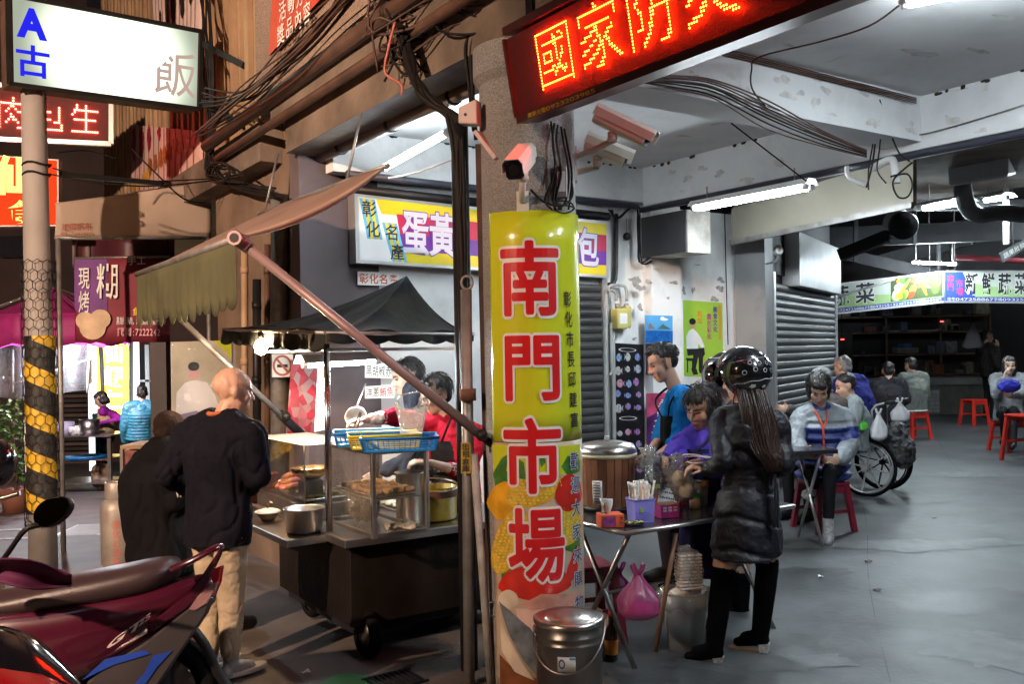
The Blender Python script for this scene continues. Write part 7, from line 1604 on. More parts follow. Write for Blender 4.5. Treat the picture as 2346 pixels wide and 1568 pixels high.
for (u, v) in ((2158,737),(1930,778)): 
    c = P(u,v,19.5); t = thing('indicator_light', 'tiny red indicator light '+('under the vegetable sign' if u > 2000 else 'left in the dark hall'), 'light', c); mb = MB(); mb.box((c.x,c.y,c.z),(.06,.03,.025)); mb.build('light', emat('red_indicator',(1,.05,.05),4), t); mb = MB(); mb.box((c.x,c.y+.04,c.z),(.10,.04,.06)); mb.build('housing', m_blackp, t); mb = MB(); mb.tube([c+V((0,.04,.03)),V((c.x,c.y+.04,4.28))], .006, 5); mb.build('cable', m_cable, t)
c = P(2228,738,16.6); t = thing('hanging_bag', 'clear plastic bag hanging beside the standing man', 'plastic bag', c); mb = MB(); mb.sheet(lambda s, q: c+V(((.02+.17*q)*math.cos(6.283*s),(.02+.08*q)*math.sin(6.283*s),-.45*q-.03*math.sin(12*s)*q)), 24, 10); mb.build('film', clear('hall_film',(.8,.8,.85),.3,.15,.35,(.6,.6,.65),.7,10), t); mb = MB(); mb.tube([c,V((c.x,c.y,2.9))], .006, 5); mb.build('cord', m_cable, t)
random.seed(77)
for i in range(46):
    x = random.uniform(5.2,10.5); z = random.choice((1.03,1.48,1.98,2.33)); w, h_ = random.uniform(.08,.3), random.uniform(.08,.3); c = random.choice(((.3,.3,.32),(.16,.2,.3),(.3,.12,.08),(.12,.12,.13),(.35,.32,.25))); mb = MB(); mb.box((x,20.2,z+h_/2),(w,.2,h_)).bevelled(.015); mb.build('stored_item', mat('goods_%.2f_%.2f' % (c[0],c[2]),c,.6,var=.4,vs=12), sh)
# vegetable signs
m_vgreen = mat('veg_green', (.35,.52,.22), .45, var=.1, bump=0); m_vpale = mat('veg_pale', (.55,.60,.52), .45, var=.05, bump=0); m_vblue = mat('veg_blue', (.03,.05,.32), .45, var=.1, bump=0)
def vegsign(label, q, d0, d1, big, small, pic, blue):
    tl, tr, br, bl = q; pn = Pan(P(*bl,d0),P(*br,d1),P(*tr,d1),P(*tl,d0)); t = thing('vegetable_sign', label, 'sign', pn(.5,0), 'hanging vegetable signs')
    mb = MB(); pn.plate(mb, .05); mb.build('panel', m_vpale, t); mb = MB(); pn.rect(mb,0,.02,1,.17,.004); mb.build('blue_strip', m_vblue, t); mb = MB(); pn.poly(mb,[(0,.17),(1,.17),(1,.3),(.5,.5),(0,.75)],.003); mb.build('green_sweep', m_vgreen, t)
    for ch, a, w in big: 
        mb = MB(); pn.ch(mb, ch, a, .24, w, .72, .05, .005); mb.build('character_outline', m_swh, t); mb = MB(); pn.ch(mb, ch, a, .24, w, .72, .022, .007); mb.build('character', m_ink, t)
    mb = MB(); n = len(small); pn.text(mb, small, .02, .035, .96/n, .12, .004, .006); mb.build('small_lettering', m_paper, t)
    if pic:
        a0, a1 = pic; random.seed(21); cols = [(.65,.08,.02),(.75,.35,.02),(.75,.6,.05),(.12,.32,.03),(.35,.5,.08),(.6,.12,.05),(.04,.15,.04),(.7,.7,.6)]
        mb = MB(); pn.rect(mb,a0,.2,a1,.98,.0045); mb.build('picture_ground', mat('veg_dark',(.06,.10,.02),.5,bump=0), t)
        for i in range(26): mb = MB(); c = random.choice(cols); pn.disc(mb, a0+.03+random.random()*(a1-a0-.06), .28+random.random()*.62, .018+random.random()*.022, .07+random.random()*.09, .005+.0004*i, 14, rot=random.random()*3); mb.build('printed_vegetable', mat('vegp_%.2f_%.2f' % (c[0],c[1]), c, .4, var=.3, vs=9, bump=0), t)
        for (x, r_) in ((.25,1.0),(.62,-.6)): mb = MB(); pn.disc(mb, lerp(a0,a1,x), .6, .012, .36, .017, 14, rot=-r_*.6); mb.build('printed_vegetable', mat('veg_long',((.75,.42,.03))if r_ > 0 else (.5,.1,.05),.4,bump=0), t)
    if blue:
        mb = MB(); pn.poly(mb,[(0,.17),(.30,.17),(.17,1),(0,1)],.0045); mb.build('blue_corner', mat('veg_royal',(.03,.08,.5),.4,bump=0), t); mb = MB(); pn.text(mb,'南門',.02,.62,.07,.26,.01,.006,'v'); pn.text(mb,'市場',.11,.48,.07,.26,.01,.006,'v'); mb.build('corner_lettering', m_redink, t)
    for s in (.1,.9): mb = MB(); a = pn(s,1); mb.tube([a,V((a.x,a.y,4.3))], .008, 5); mb.build('hanger', m_galv, t)
    mb = MB(); mb.beam(pn(0,1,-.02), pn(1,1,-.02), .06, .03); mb.beam(pn(0,0,-.02), pn(1,0,-.02), .06, .03); mb.build('frame', m_alu, t)
vegsign('left green vegetable sign with a photo of mixed vegetables', ((1850,660),(2163,623),(2163,692),(1850,726)), 15.6, 14.9, (('蔬',.17,.145),('菜',.36,.145)), '04-7238377住宅047258867手機0932551323衛生安全方便優質美食盡在南門', (.62,.99), False)
vegsign('right white vegetable sign with a blue corner and bold characters', ((2165,622),(2400,622),(2400,694),(2165,692)), 14.9, 14.6, (('新',.20,.13),('鮮',.36,.13),('蔬',.52,.13),('菜',.68,.13)), '住宅047258867手機0932551323', None, True)
# overhead steel, ducts, pipes of the hall
m_ob = mat('roof_steel',(.05,.05,.055),.6,var=.3,bump=.05)
hs = thing('roof_steelwork', 'dark roof beams and posts crossing above the vegetable signs', 'roof frame', P(2150,560,15))
def hbeam(a, b, w, h, m=m_ob, name='beam'): mb = MB(); mb.beam(P(*a), P(*b), w, h); mb.build(name, m, hs)
hbeam((1900,545,14),(2500,520,13.6),.12,.30); hbeam((1880,570,16),(2180,640,15.5),.10,.20); hbeam((2020,600,17),(2460,480,16),.1,.26); hbeam((1930,470,12),(2400,470,12),.1,.14)
for (u, v0, v1, d_) in ((2095,450,560,12.5),(2150,560,650,15),(2230,490,560,14),(2305,430,560,11.5),(2180,560,640,16),(1960,470,600,13)): hbeam((u,v0,d_),(u,v1,d_),.05,.05,m_wh if u in (2305,) else m_ob,'post')
mb = MB(); mb.tube([P(2190,590,14),P(2420,602,13.4)], .045, 10); mb.build('red_pipe', mat('hall_red_pipe',(.25,.03,.04),.5), hs)
mb = MB(); mb.tube([P(1890,690,14.2),P(2050,640,14.2)], .02, 6); mb.build('rail', m_alu, hs)
dk = thing('air_duct', 'pale wrapped air duct with an elbow under the hall roof', 'duct', P(2240,420,10.5)); mb = MB(); mb.hexa([P(u,v,d_) for (u,v,d_) in ((2175,428,10.2),(2310,405,9.6),(2330,400,10.6),(2195,420,11),(2170,372,10.2),(2310,348,9.6),(2330,345,10.6),(2190,365,11))]); mb.bevelled(.03,2); mb.build('duct_box', mat('duct_white',(.42,.43,.44),.5,var=.2,grime=.4), dk)
mb = MB(); mb.tube(smooth_path([P(2205,425,10.6),P(2215,470,10.6),P(2240,500,10.8),P(2300,490,11),P(2420,500,11.5)]), [.13]*9+[.11]*8, 14) if False else mb.tube(smooth_path([P(2205,425,10.6),P(2212,465,10.6),P(2240,492,10.8),P(2300,488,11),P(2420,500,11.5)],4), .10, 14); mb.build('elbow_pipe', mat('duct_grey',(.16,.165,.17),.5,var=.2), dk); mb = MB(); mb.tube([P(2178,370,10.2),P(2350,340,10)], .04, 8); mb.build('strap_pipe', m_galv, dk)
fn_ = thing('extractor_drum', 'black round extractor drum hanging under the hall roof', 'extractor', P(2065,530,11)); c = P(2065,515,11); mb = MB(); ff = FrAxis(c, V((-.15,-1,-.25))); mb.lathe([(0,-.15),(.16,-.15),(.165,.12),(.155,.14),(0,.10)], ff, 28); mb.build('drum', m_blackp, fn_); mb = MB(); mb.lathe([(.168,-.2),(.168,.06)], ff, 28); mb.build('collar', MATS['duct_white'], fn_); mb = MB(); mb.tube([c+UP*.1,V((c.x,c.y,4.29))], .02, 6); mb.build('hanger', m_ob, fn_); mb = MB(); mb.beam(P(2035,540,11), P(1925,585,11.4), .12, .14); mb.build('arm', m_blackp, fn_)
sg = thing('price_board', 'small dark slanted board with marks at the right edge under the roof', 'sign', P(2320,585,12)); pn = ppan(((2290,580),(2352,545),(2358,565),(2298,602)), lambda u, v: P(u,v,12)); mb = MB(); pn.plate(mb,.02); mb.build('board', mat('slate_board',(.10,.11,.11),.6), sg); mb = MB(); pn.text(mb,'蔬果批發',.08,.2,.2,.6,0,.003); mb.build('lettering', m_paper, sg); mb = MB(); a = pn(.5,1); mb.tube([a,V((a.x,a.y,4.3))], .006, 5); mb.build('hanger', m_galv, sg)
# one tube lamp added outside the frame to brighten the hall
tube_lamp('hall_lamp', 'tube lamp of the hall beyond the right picture edge', P(2480,470,13), P(2620,470,12.5), 'hall lamps', r=.028, m=m_fluo2, rw=.3, hang=.3)
# ---------------------------------------------------------------- awning, poles, pipes, cables on the left
aw = thing('street_awning', 'olive canvas street awning with a scalloped edge sloping from the front beam', 'awning', P(540,545,4.6))
A1, A2 = P(540,547,4.6), P(884,382,5.40); A3, A4 = A1+E1*2.25, A2+E1*2.25; A4.z += .02
def awf(s, t):
    p = A1.lerp(A2, t).lerp(A3.lerp(A4, t), s); sag = .065*4*t*(1-t)*(1-.7*s); return p - UP*sag*(1-s)**1.0 + UP*.01*math.sin(s*11)
mb = MB(); mb.sheet(awf, 24, 18, .006); mb.build('canvas', mat('awning_canvas',(.30,.19,.15),.8,var=.3,vs=3,bump=.25,bs=14,grime=.4), aw)
mb = MB(); mb.tube([awf(0,i/14)+UP*.004 for i in range(15)], [.010+.014*math.sin(math.pi*i/14) for i in range(15)], 8, flat=.8); mb.build('rolled_edge', m_tarpp, aw)
valance('valance', A3-UP*.0, A1, .37, 15, m_tarpg, aw, sway=.004, irr=.4, point=True, flat=.84, wav=.004)
mb = MB(); mb.tube([A1-E1*.08,A3], .02, 8); mb.build('front_bar', m_galv, aw); mb = MB(); mb.tube([A2-E1*.03,A4], .018, 8); mb.build('rear_bar', m_galv, aw)
for s_ in (.25,.95): p = A2.lerp(A4,s_); mb = MB(); mb.tube([p,V((p.x,p.y,0))+E2*.12+UP*3.3], .010, 6); mb.build('hanger', m_galv, aw)
pk = mat('pink_lit_pipe',(.30,.20,.20),.45,.3,var=.3,vs=6,grime=.4,gcol=(.12,.08,.07),gs=6)  # the strut's pink is red light put into its base colour
st_ = thing('awning_strut', 'long diagonal pipe strut from the awning corner down to the black pole', 'pole', P(1105,1003,4.6)); mb = MB(); mb.tube([P(546,549,4.57),P(1107,1003,4.60)], .0235, 12); mb.build('pipe', pk, st_)
mb = MB(); c = P(546,549,4.57); ax = (P(1107,1003,4.6)-c).normalized(); mb.tube([c-ax*.045,c+ax*.07], .035, 14); mb.build('tee_joint', pk, st_); mb = MB(); mb.tube([c-V((.0,.07,0)),c+V((0,.07,0))], .036, 14); mb.build('tee_branch', pk, st_); mb = MB(); mb.lathe([(0,.0),(.024,0)], FrAxis(c-V((0,.0705,0)),V((0,-1,0))), 14); mb.build('pipe_bore', m_blackp, st_)
mb = MB(); mb.tube([P(1100,996,4.6),P(1138,1030,4.66)], .02, 8); mb.build('lower_bracket', m_blackm, st_); mb = MB(); mb.ell((0,0,0),(.03,.03,.03),Fr(P(1104,998,4.58))); mb.build('clamp_knob', m_blackp, st_)
st_ = thing('awning_strut', 'lower dark pipe strut slanting behind the bald man to the wall', 'pole', P(690,985,6.9)); mb = MB(); mb.tube([P(412,730,6.3),P(660,968,6.9)], .022, 10); mb.build('pipe', m_galv, st_); mb = MB(); mb.tube([P(640,948,6.85),P(695,1000,7.0)], .035, 10); mb.build('bracket', m_blackm, st_); mb = MB(); mb.ell((0,0,0),(.035,.035,.035),Fr(P(656,955,6.8))); mb.build('clamp_knob', m_blackp, st_)
# poles beside the column
def pole(label, p, q, r, m, name='steel_pole', extra=None, n=14):
    t = thing(name, label, 'pole', p); mb = MB(); mb.tube([p,q], r, n); mb.build('pole', m, t)
    if extra: extra(t)
    return t
g0 = onG(P(1078,1568,4.74)); pole('thick black pole rising from the cart to the cables under the soffit', onG(P(1076,1560,4.9)), P(1052,285,4.9), .047, m_blackm, 'black_pole')
def ring(t): c = P(1070,648,4.66); mb = MB(); mb.tube([c+V((.028*math.cos(a),0,.034*math.sin(a))) for a in [2*math.pi*i/20 for i in range(20)]], .007, 6, closed=True); mb.build('top_ring', m_galv, t); mb = MB(); mb.tube([P(1072,905,4.63)-UP*.03,P(1072,905,4.63)+UP*.03], .042, 14); mb.build('clamp', mat('rust',(.13,.06,.035),.8,var=.4,bump=.3), t); mb = MB(); pn = Pan(P(1056,1085,4.60),P(1080,1085,4.60),P(1078,1015,4.60),P(1056,1015,4.60)); pn.plate(mb,.002); mb.build('yellow_sticker', mat('faded_yellow',(.42,.30,.03),.6,var=.4,vs=20), t); mb = MB(); pn.text(mb,'出租倉庫',.1,.75,.8,.24,.01,.003,'v'); mb.build('sticker_lettering', m_ink, t)
pole('open-topped galvanised pole standing in front of the black pole', onG(P(1075,1552,4.66)), P(1068,664,4.66), .029, m_galv, extra=ring)
pole('thin pale pole leaning against the galvanised pole', onG(P(1124,1532,4.62)), P(1085,1040,4.62), .020, mat('pale_pipe',(.36,.34,.32),.55,var=.35,vs=12,grime=.5,gs=8))
t = thing('angle_iron', 'rusty brown angle iron standing along the left side of the column', 'post', onG(P(1128,1545,4.68))); mb = MB(); p, q = onG(P(1130,1545,4.7)), P(1100,330,4.7); mb.beam(p, q, .05, .006, (0,1,0)); mb.beam(p+V((-.022,.025,0)), q+V((-.022,.025,0)), .006, .05, (0,1,0)); mb.build('angle', mat('rust_brown',(.085,.045,.035),.7,.2,var=.5,vs=7,bump=.2,grime=.4), t)
for v in (1030,1385): mb = MB(); c = P(1130+ (v-1030)*.02,v,4.64); mb.beam(c-V((.02,0,0)), c+V((.06,0,0)), .02, .03); mb.build('bracket', m_blackm, t)
mb = MB(); mb.tube([P(1128+14*math.cos(a),1397+16*math.sin(a),4.62) for a in [2*math.pi*i/16 for i in range(16)]], .004, 5, closed=True); mb.build('wire_loop', m_galv, t)
# pipes along the fascia
def run(label, pts, r, m, name='fascia_pipe', clips=0, group=None, cat='pipe', n=10):
    t = thing(name, label, cat, pts[0], group); mb = MB(); mb.tube(pts, r, n); mb.build('pipe', m, t)
    for k in range(clips): c = pts[0].lerp(pts[-1],(k+.5)/clips); d_ = (pts[-1]-pts[0]).normalized(); mb = MB(); mb.tube([c-d_*.015,c+d_*.015], r*1.25, n); mb.build('clip', m_blackm, t)
    return t
m_brpipe = mat('brown_pipe',(.11,.06,.04),.5,var=.4,vs=5,bump=.05,grime=.4)
run('thick brown pipe along the top of the fascia', [A(-.34,-3,3.72),A(-.34,4.6,3.62)], .055, m_brpipe); run('thinner brown pipe below the thick fascia pipe', [A(-.30,-3,3.52),A(-.30,4.4,3.47)], .035, m_brpipe); run('grey-brown pipe clipped along the inner edge of the front beam', [A(.06,-.4,3.22),A(.06,2.9,3.25)], .045, mat('mud_pipe',(.16,.12,.10),.5,var=.3,grime=.4), clips=4)
m_cond = mat('dark_conduit',(.03,.032,.05),.5,var=.3); run('dark conduit along the lower edge of the side beam', [A(3.27,-3.5,3.04),A(3.27,2.74,3.04)], .028, m_cond); run('dark conduit along the end-wall beam', [A(.2,2.72,3.10),A(3.2,2.72,3.07)], .030, m_cond); run('black trunking under the end-wall beam', [A(.3,2.80,3.0),A(2.9,2.80,2.96)], .04, m_blackp)
elb = thing('white_conduit', 'white elbow conduit at the beam crossing', 'pipe', onA(2050,370,3.25)); mb = MB(); mb.tube(smooth_path([onA(2000,385,3.24),onA(2040,365,3.24),onA(2050,385,3.22),onA(2054,420,3.22)],4), .028, 8); mb.build('elbow', m_wh, elb); mb = MB(); mb.tube(smooth_path([onA(1940,380,3.2),onA(1945,405,3.2),onA(1985,425,3.2)],4), .018, 8); mb.build('flex_pipe', m_wh, elb)
# cables: each bundle is one thing, every cable a part
def bundle(label, paths, m=m_cable, r=.006, name='cable_bundle', k=5, mats=None):
    t = thing(name, label, 'cables', paths[0][0])
    for i, p in enumerate(paths): mb = MB(); mb.tube(smooth_path(p, k), r*(1+.35*((i*37) % 5-2)/5), 5); mb.build('cable', (mats[i % len(mats)] if mats else m), t)
    return t
random.seed(17)
R_ = lambda a: random.uniform(-a, a)
ps = []
for i in range(16):
    dz = R_(.06); sgv = .04+random.random()*.12
    ps.append([A(-.38-abs(R_(.10)),4.4+R_(.4),3.70+dz+.3*(i % 3 == 0)), A(-.40-abs(R_(.14)),3.0,3.74+dz-sgv*.6), A(-.42-abs(R_(.14)),1.8,3.82+dz-sgv+.12*(i % 4 == 0)), A(-.38-abs(R_(.10)),.9,3.88+dz), A(-.32+R_(.06),.2+R_(.2),3.80+R_(.16)), A(-.2+R_(.06),-.35+R_(.2),3.75+R_(.1))])
bundle('brown and black cables looping along the fascia towards the column', ps, mats=[m_cable,m_cablebr,m_cablebr], r=.0075)
ps = []
for i in range(22):
    c = P(960+R_(60), 60+R_(60), 5.2); a = random.uniform(0,6.28); rr = .08+random.random()*.16
    ps.append([P(905+R_(40), 150+R_(60), 5.3), c+V((rr*math.cos(a),0,rr*math.sin(a))), c+V((rr*math.cos(a+1.6),-.05,rr*math.sin(a+1.6))), P(1060+R_(60), 30+R_(50), 4.9), P(1140+R_(60), 20+R_(50), 4.7), P(1240+R_(40), -30, 4.5)])
bundle('tangle of cables knotted above the soffit left of the LED sign', ps, mats=[m_cable,m_cablebr], r=.0072)
ps = [[P(925+R_(14),70+R_(20),5.15),P(940+R_(10),140,5.05),P(965+R_(12),205,4.95),P(1000+R_(14),240,4.9),P(1040+R_(14),275,4.88),P(1052+R_(12),360,4.86),P(1058+R_(10),600,4.84),P(1064+R_(8),900,4.82)] for i in range(9)]
bundle('thick black cable bunch dropping to the black pole', ps, r=.014)
bundle('two thick dark cables dropping from the ceiling to the column', [[P(1112,-10,4.8),P(1082,70,4.8),P(1066,110,4.8),P(1075,200,4.8),P(1085,300,4.78)],[P(1160,20,4.7),P(1100,70,4.75),P(1080,110,4.78),P(1082,200,4.8),P(1090,320,4.78)]], r=.012)
bundle('orange-red cable hanging in a loop by the soffit', [[P(905,50,5.0),P(890,110,5.0),P(882,165,5.0),P(915,190,5.0),P(922,205,5.0),P(918,218,5.0)]], mat('salmon_cable',(.50,.16,.12),.6), .009)
bundle('thin white cable from the tube lamp across to the black pole', [[onA(890,408,.3),onA(930,402,.3),onA(985,385,.3),onA(1035,365,.28)]], m_cablew, .007)
ps = []
for i in range(11): o = R_(20); ps.append([P(1440+R_(10),180+R_(8),4.75), P(1545,188+o,4.85), P(1640,205+o*1.4,5.1), P(1760+R_(8),262+o*2,5.5), P(1880,315+o*1.2,5.85), P(1985,352+o*.5,6.1)])
bundle('swags of thin cables below the cross beam', ps, mats=[m_cablebr,m_cable], r=.0048)
bundle('cables along the top of the cross beam', [[A(.9,-.16,3.40+.012*i),A(1.6,-.165,3.405+.012*i),A(2.4,-.165,3.395+.012*i),A(3.2,-.18,3.38+.012*i)] for i in range(4)], m_cablebr, .005)
bundle('thin brown cable from the ceiling lamp down to the cross beam', [[P(2060,12,4.42),P(1990,60,4.7),P(1880,95,5.0),P(1740,130,5.3),P(1722,160,5.35),P(1724,205,5.4),P(1760,250,5.6)]], m_cablebr, .006)
bundle('cables dropping past the beam corner', [[P(2010,225,6.2),P(2020,270,6.3),P(2015,340,6.4),P(2010,390,6.4),P(2030,420,6.4)],[P(2015,228,6.2),P(2035,290,6.3),P(2060,350,6.4),P(2085,370,6.4)],[P(2005,330,6.4),P(1998,380,6.4),P(1985,430,6.4)],[P(2000,330,6.4),P(1990,390,6.4),P(1990,435,6.4)]], r=.006)
bundle('black loop of cable hanging at the end of the beige board', [[P(2040,405,6.5)]+[P(2068+22*math.cos(t),425+30*math.sin(t),6.5) for t in [-2.2,-1,0,1,2,3,3.8]]+[P(2090,372,6.5)]], r=.008)
bundle('black wire stay running from the beam to the hanging tube lamp', [[P(1675,282,6.6),P(1860,425,7.0)]], r=.007); bundle('thin grey wire clipped along the right beam', [[onA(2015,320,3.28),onA(2100,310,3.28),onA(2200,285,3.28),onA(2346,240,3.28)]], m_galv, .006)
ps = [[W_(1400+R_(6),480,.12),W_(1415+R_(5),500,.12),W_(1455+R_(6),470,.14),W_(1462+R_(6),520,.14),W_(1468+R_(4),600,.13),W_(1495+R_(12),592+R_(10),.13)] for i in range(5)]
bundle('wires drooping at the corner of the end wall by the metal cabinet', ps, r=.007)
# ---------------------------------------------------------------- street on the left
tan = thing('tan_building', 'tan corrugated building along the street left of the arcade', 'building', A(-.2,6,-.3))
def tpart(name, m, *r): mb = MB(); abox(mb, *r); return mb.build(name, m, tan)
tpart('upper_wall', m_tan, -.05,3,3.402,11,3.3,13); tpart('ground_wall', mat('tan_ground_wall',(.20,.14,.10),.75,var=.4,vs=2,bump=.15,grime=.6), -.06,.3,3.102,5.3,-.6,3.38)
tpart('fascia', m_beamdark, -.25,-.052,3.402,11,3.28,3.6)
for i in range(34): tpart('rib', m_tan, -.10,-.052,3.45+i*.22,3.45+i*.22+(.11 if i % 2 else .06),3.61,12.9)
def onS(u, v, o=.14): return onA(u, v, -o)
# pipes and small things on the ground wall
for i, (u, v0, v1, r, m) in enumerate(((588,640,1100,.035,m_blackp),(640,450,1100,.07,m_galv),(676,430,640,.03,m_galv),(560,560,1100,.03,m_tan),(612,560,1100,.025,m_brpipe))):
    t = thing('drain_pipe', ['black drain pipe','wide pale drain pipe','short grey pipe','tan conduit','thin brown pipe'][i]+' on the wall left of the bun-shop sign', 'pipe', onS(u,v1,.12), 'wall pipes left of the sign'); mb = MB(); mb.tube([onS(u,v0,.06+r),onS(u,v1,.06+r)], r, 12); mb.build('pipe', m, t)
    for v in (v0+60,(v0+v1)/2): mb = MB(); c = onS(u,v,.06+r); mb.tube([c-UP*.03,c+UP*.03], r*1.2, 12); mb.build('coupling', m, t)
t = thing('no_smoking_sign', 'faded round no-smoking sticker on the wide pale drain pipe', 'sign', onS(648,838,.24)); c = onS(648,838,.22); pn = Pan(c+V((-.085,-.0,-.09)),c+V((.085,-.02,-.09)),c+V((.085,-.02,.09)),c+V((-.085,0,.09))); mb = MB(); pn.plate(mb,.004); mb.build('plate', m_paper, t); mb = MB(); pn.ring(mb,.5,.5,.46,.46,.78,.003); pn.poly(mb,[(.2,.75),(.28,.82),(.8,.25),(.72,.18)],.0035); mb.build('red_ring', mat('faded_red',(.5,.12,.08),.6), t); mb = MB(); pn.rect(mb,.25,.42,.75,.55,.002); mb.build('cigarette', m_ink, t)
t = thing('red_banner', 'red and white printed cloth hanging on the purple wall behind the cart', 'banner', W_(705,1000,.03)); q = ppan(((668,825),(728,830),(722,1005),(655,1000)), lambda u, v: W_(u,v,.03)); mb = MB(); q.plate(mb,.004); mb.build('cloth', mat('banner_red',(.35,.015,.035),.7,var=.5,vs=9,speck=(14,(.25,.2,.2))), t)
# brush-lettered panels on the building
def brush(label, q, base, strokes, cols, seed, o=.14):
    pn = ppan(q, lambda u, v: onS(u,v,o)); t = thing('painted_panel', label, 'sign', pn(.5,0)); mb = MB(); pn.plate(mb,.03); mb.build('panel', base, t); random.seed(seed)
    for i in range(13): mb = MB(); pn.rect(mb,i/13+.001,0,i/13+.012,1,.004); mb.build('seam', mat('seam_dark',(.2,.1,.08),.7), t)
    for (a, b, w, h, k) in strokes:
        mb = MB(); pts = []
        for i in range(18): th = 2*math.pi*i/18; pts.append((a+w*math.cos(th)*(1+R_(.35)), b+h*math.sin(th)*(1+R_(.25))))
        pn.poly(mb, pts, .007+.0004*(i % 3)+.0003*k); mb.build('brush_stroke', mat('brush_%d' % k, cols[k], .5, var=.5, vs=14, bump=0), t)
    return t
cols = [(.02,.015,.015),(.33,.02,.05),(.42,.12,.03),(.75,.42,.05)]
brush('pink panel with black brush strokes cut by the top picture edge', ((345,-60),(458,-60),(455,92),(352,60)), mat('panel_pale',(.72,.58,.55),.6,var=.1), [(.35,.35,.03,.3,0),(.5,.5,.05,.38,0),(.68,.6,.05,.32,0),(.85,.75,.04,.25,0),(.2,.2,.02,.15,0)], cols, 3)
brush('pink ribbed panel with red and orange flame-like brush lettering', ((300,285),(458,300),(458,418),(300,440)), mat('panel_pink',(.75,.48,.44),.6,var=.12), [(.06,.72,.035,.27,1),(.2,.75,.04,.24,1),(.32,.8,.03,.2,1),(.48,.9,.025,.1,1),(.62,.6,.03,.14,2),(.7,.68,.03,.16,2),(.78,.74,.03,.18,2),(.86,.8,.03,.2,1),(.93,.84,.03,.16,1),(.34,.36,.03,.14,2),(.42,.42,.03,.15,2),(.5,.48,.03,.16,2),(.56,.55,.03,.15,2),(.05,.08,.03,.09,3),(.14,.12,.03,.11,3),(.24,.17,.03,.12,3),(.3,.24,.025,.12,3)], cols, 5)
t = thing('event_banner', 'orange-red cloth banner with white writing cut by the top picture edge', 'banner', onS(620,125,.3)); pn = ppan(((630,-120),(790,-120),(745,-15),(615,128)), lambda u, v: onS(u,v,.30)); mb = MB(); pn.plate(mb,.004); mb.build('cloth', mat('banner_orange',(.50,.075,.035),.7,var=.1,bump=.1), t)
for (txt, u0, v0, u1, v1) in (('活動方式',640,55,720,-10),('獎品內容',636,110,716,45)):
    for i, ch in enumerate(txt):
        a = onS(lerp(u0,u1,i/4),lerp(v0,v1,i/4),.305); b = onS(lerp(u0,u1,(i+.85)/4),lerp(v0,v1,(i+.85)/4),.305); ex = b-a; p2 = Pan(a,b,b+UP*.16,a+UP*.16); mb = MB(); p2.ch(mb,ch,0,0,1,1,.006,.004); mb.build('character', m_paper, t)
# bracketed light box with A
d1, d2 = 7.4, 8.5; pn = Pan(P(22,192,d1),P(458,250,d2),P(462,72,d2),P(18,-14,d1)); sgn = thing('lightbox_sign', 'white glowing light-box sign with a blue letter A on a wall bracket', 'sign', pn(.5,0))
mb = MB(); pn.plate(mb,.22,-.004); mb.build('box', mat('box_rust',(.10,.055,.04),.6,var=.4,grime=.4), sgn)
def lightface(key, col, s, c, rx):
    """lit translucent face: brightest in front of its tubes at c, weaker towards the ends"""
    m = emat(key, col, s); N = m.node_tree.nodes; Lk = m.node_tree.links; e = [n for n in N if n.type == 'EMISSION'][0]
    g = N.new('ShaderNodeNewGeometry'); d_ = N.new('ShaderNodeVectorMath'); d_.operation = 'DISTANCE'; d_.inputs[1].default_value = tuple(c); Lk.new(g.outputs['Position'], d_.inputs[0])
    mr = N.new('ShaderNodeMapRange'); mr.interpolation_type = 'SMOOTHSTEP'; mr.inputs[1].default_value = rx*.35; mr.inputs[2].default_value = rx; mr.inputs[3].default_value = s*3; mr.inputs[4].default_value = s*.55; Lk.new(d_.outputs['Value'], mr.inputs[0]); Lk.new(mr.outputs[0], e.inputs[1]); return m
mb = MB(); pn.rect(mb,.02,.03,.98,.97,.002); mb.build('lit_face', lightface('lightbox_white',(.86,.95,.74),.46,pn(.52,.5),.80), sgn)
for z in (.3,.7): mb = MB(); mb.tube([pn(.12,z,-.09),pn(.88,z,-.09)], .013, 6); mb.build('inner_tube', m_wh, sgn)
mb = MB()
for (a, b) in (((0,0),(1,0)),((1,0),(1,1)),((1,1),(0,1)),((0,1),(0,0))): mb.beam(pn(*a,0), pn(*b,0), .035, .03, pn.n)
mb.build('frame', m_blackm, sgn); mbl = emat('letter_blue_lit',(.02,.02,.80),.6)
mb = MB(); pn.ch(mb,'A',.03,.52,.155,.42,.05,.005); mb.build('letter', mbl, sgn); mb = MB(); pn.ch(mb,'古',.025,.10,.17,.38,.02,.005); mb.build('letter', mbl, sgn); mb = MB(); pn.ch(mb,'飯',.72,.10,.26,.62,.005,.004); mb.build('faded_letter', emat('letter_faded',(.70,.50,.42),.42), sgn)
for v in (.18,.92): mb = MB(); mb.beam(pn(1,v,-.1), onS(560,150 if v > .5 else 290,.1), .05, .05); mb.build('bracket_arm', m_blackm, sgn)
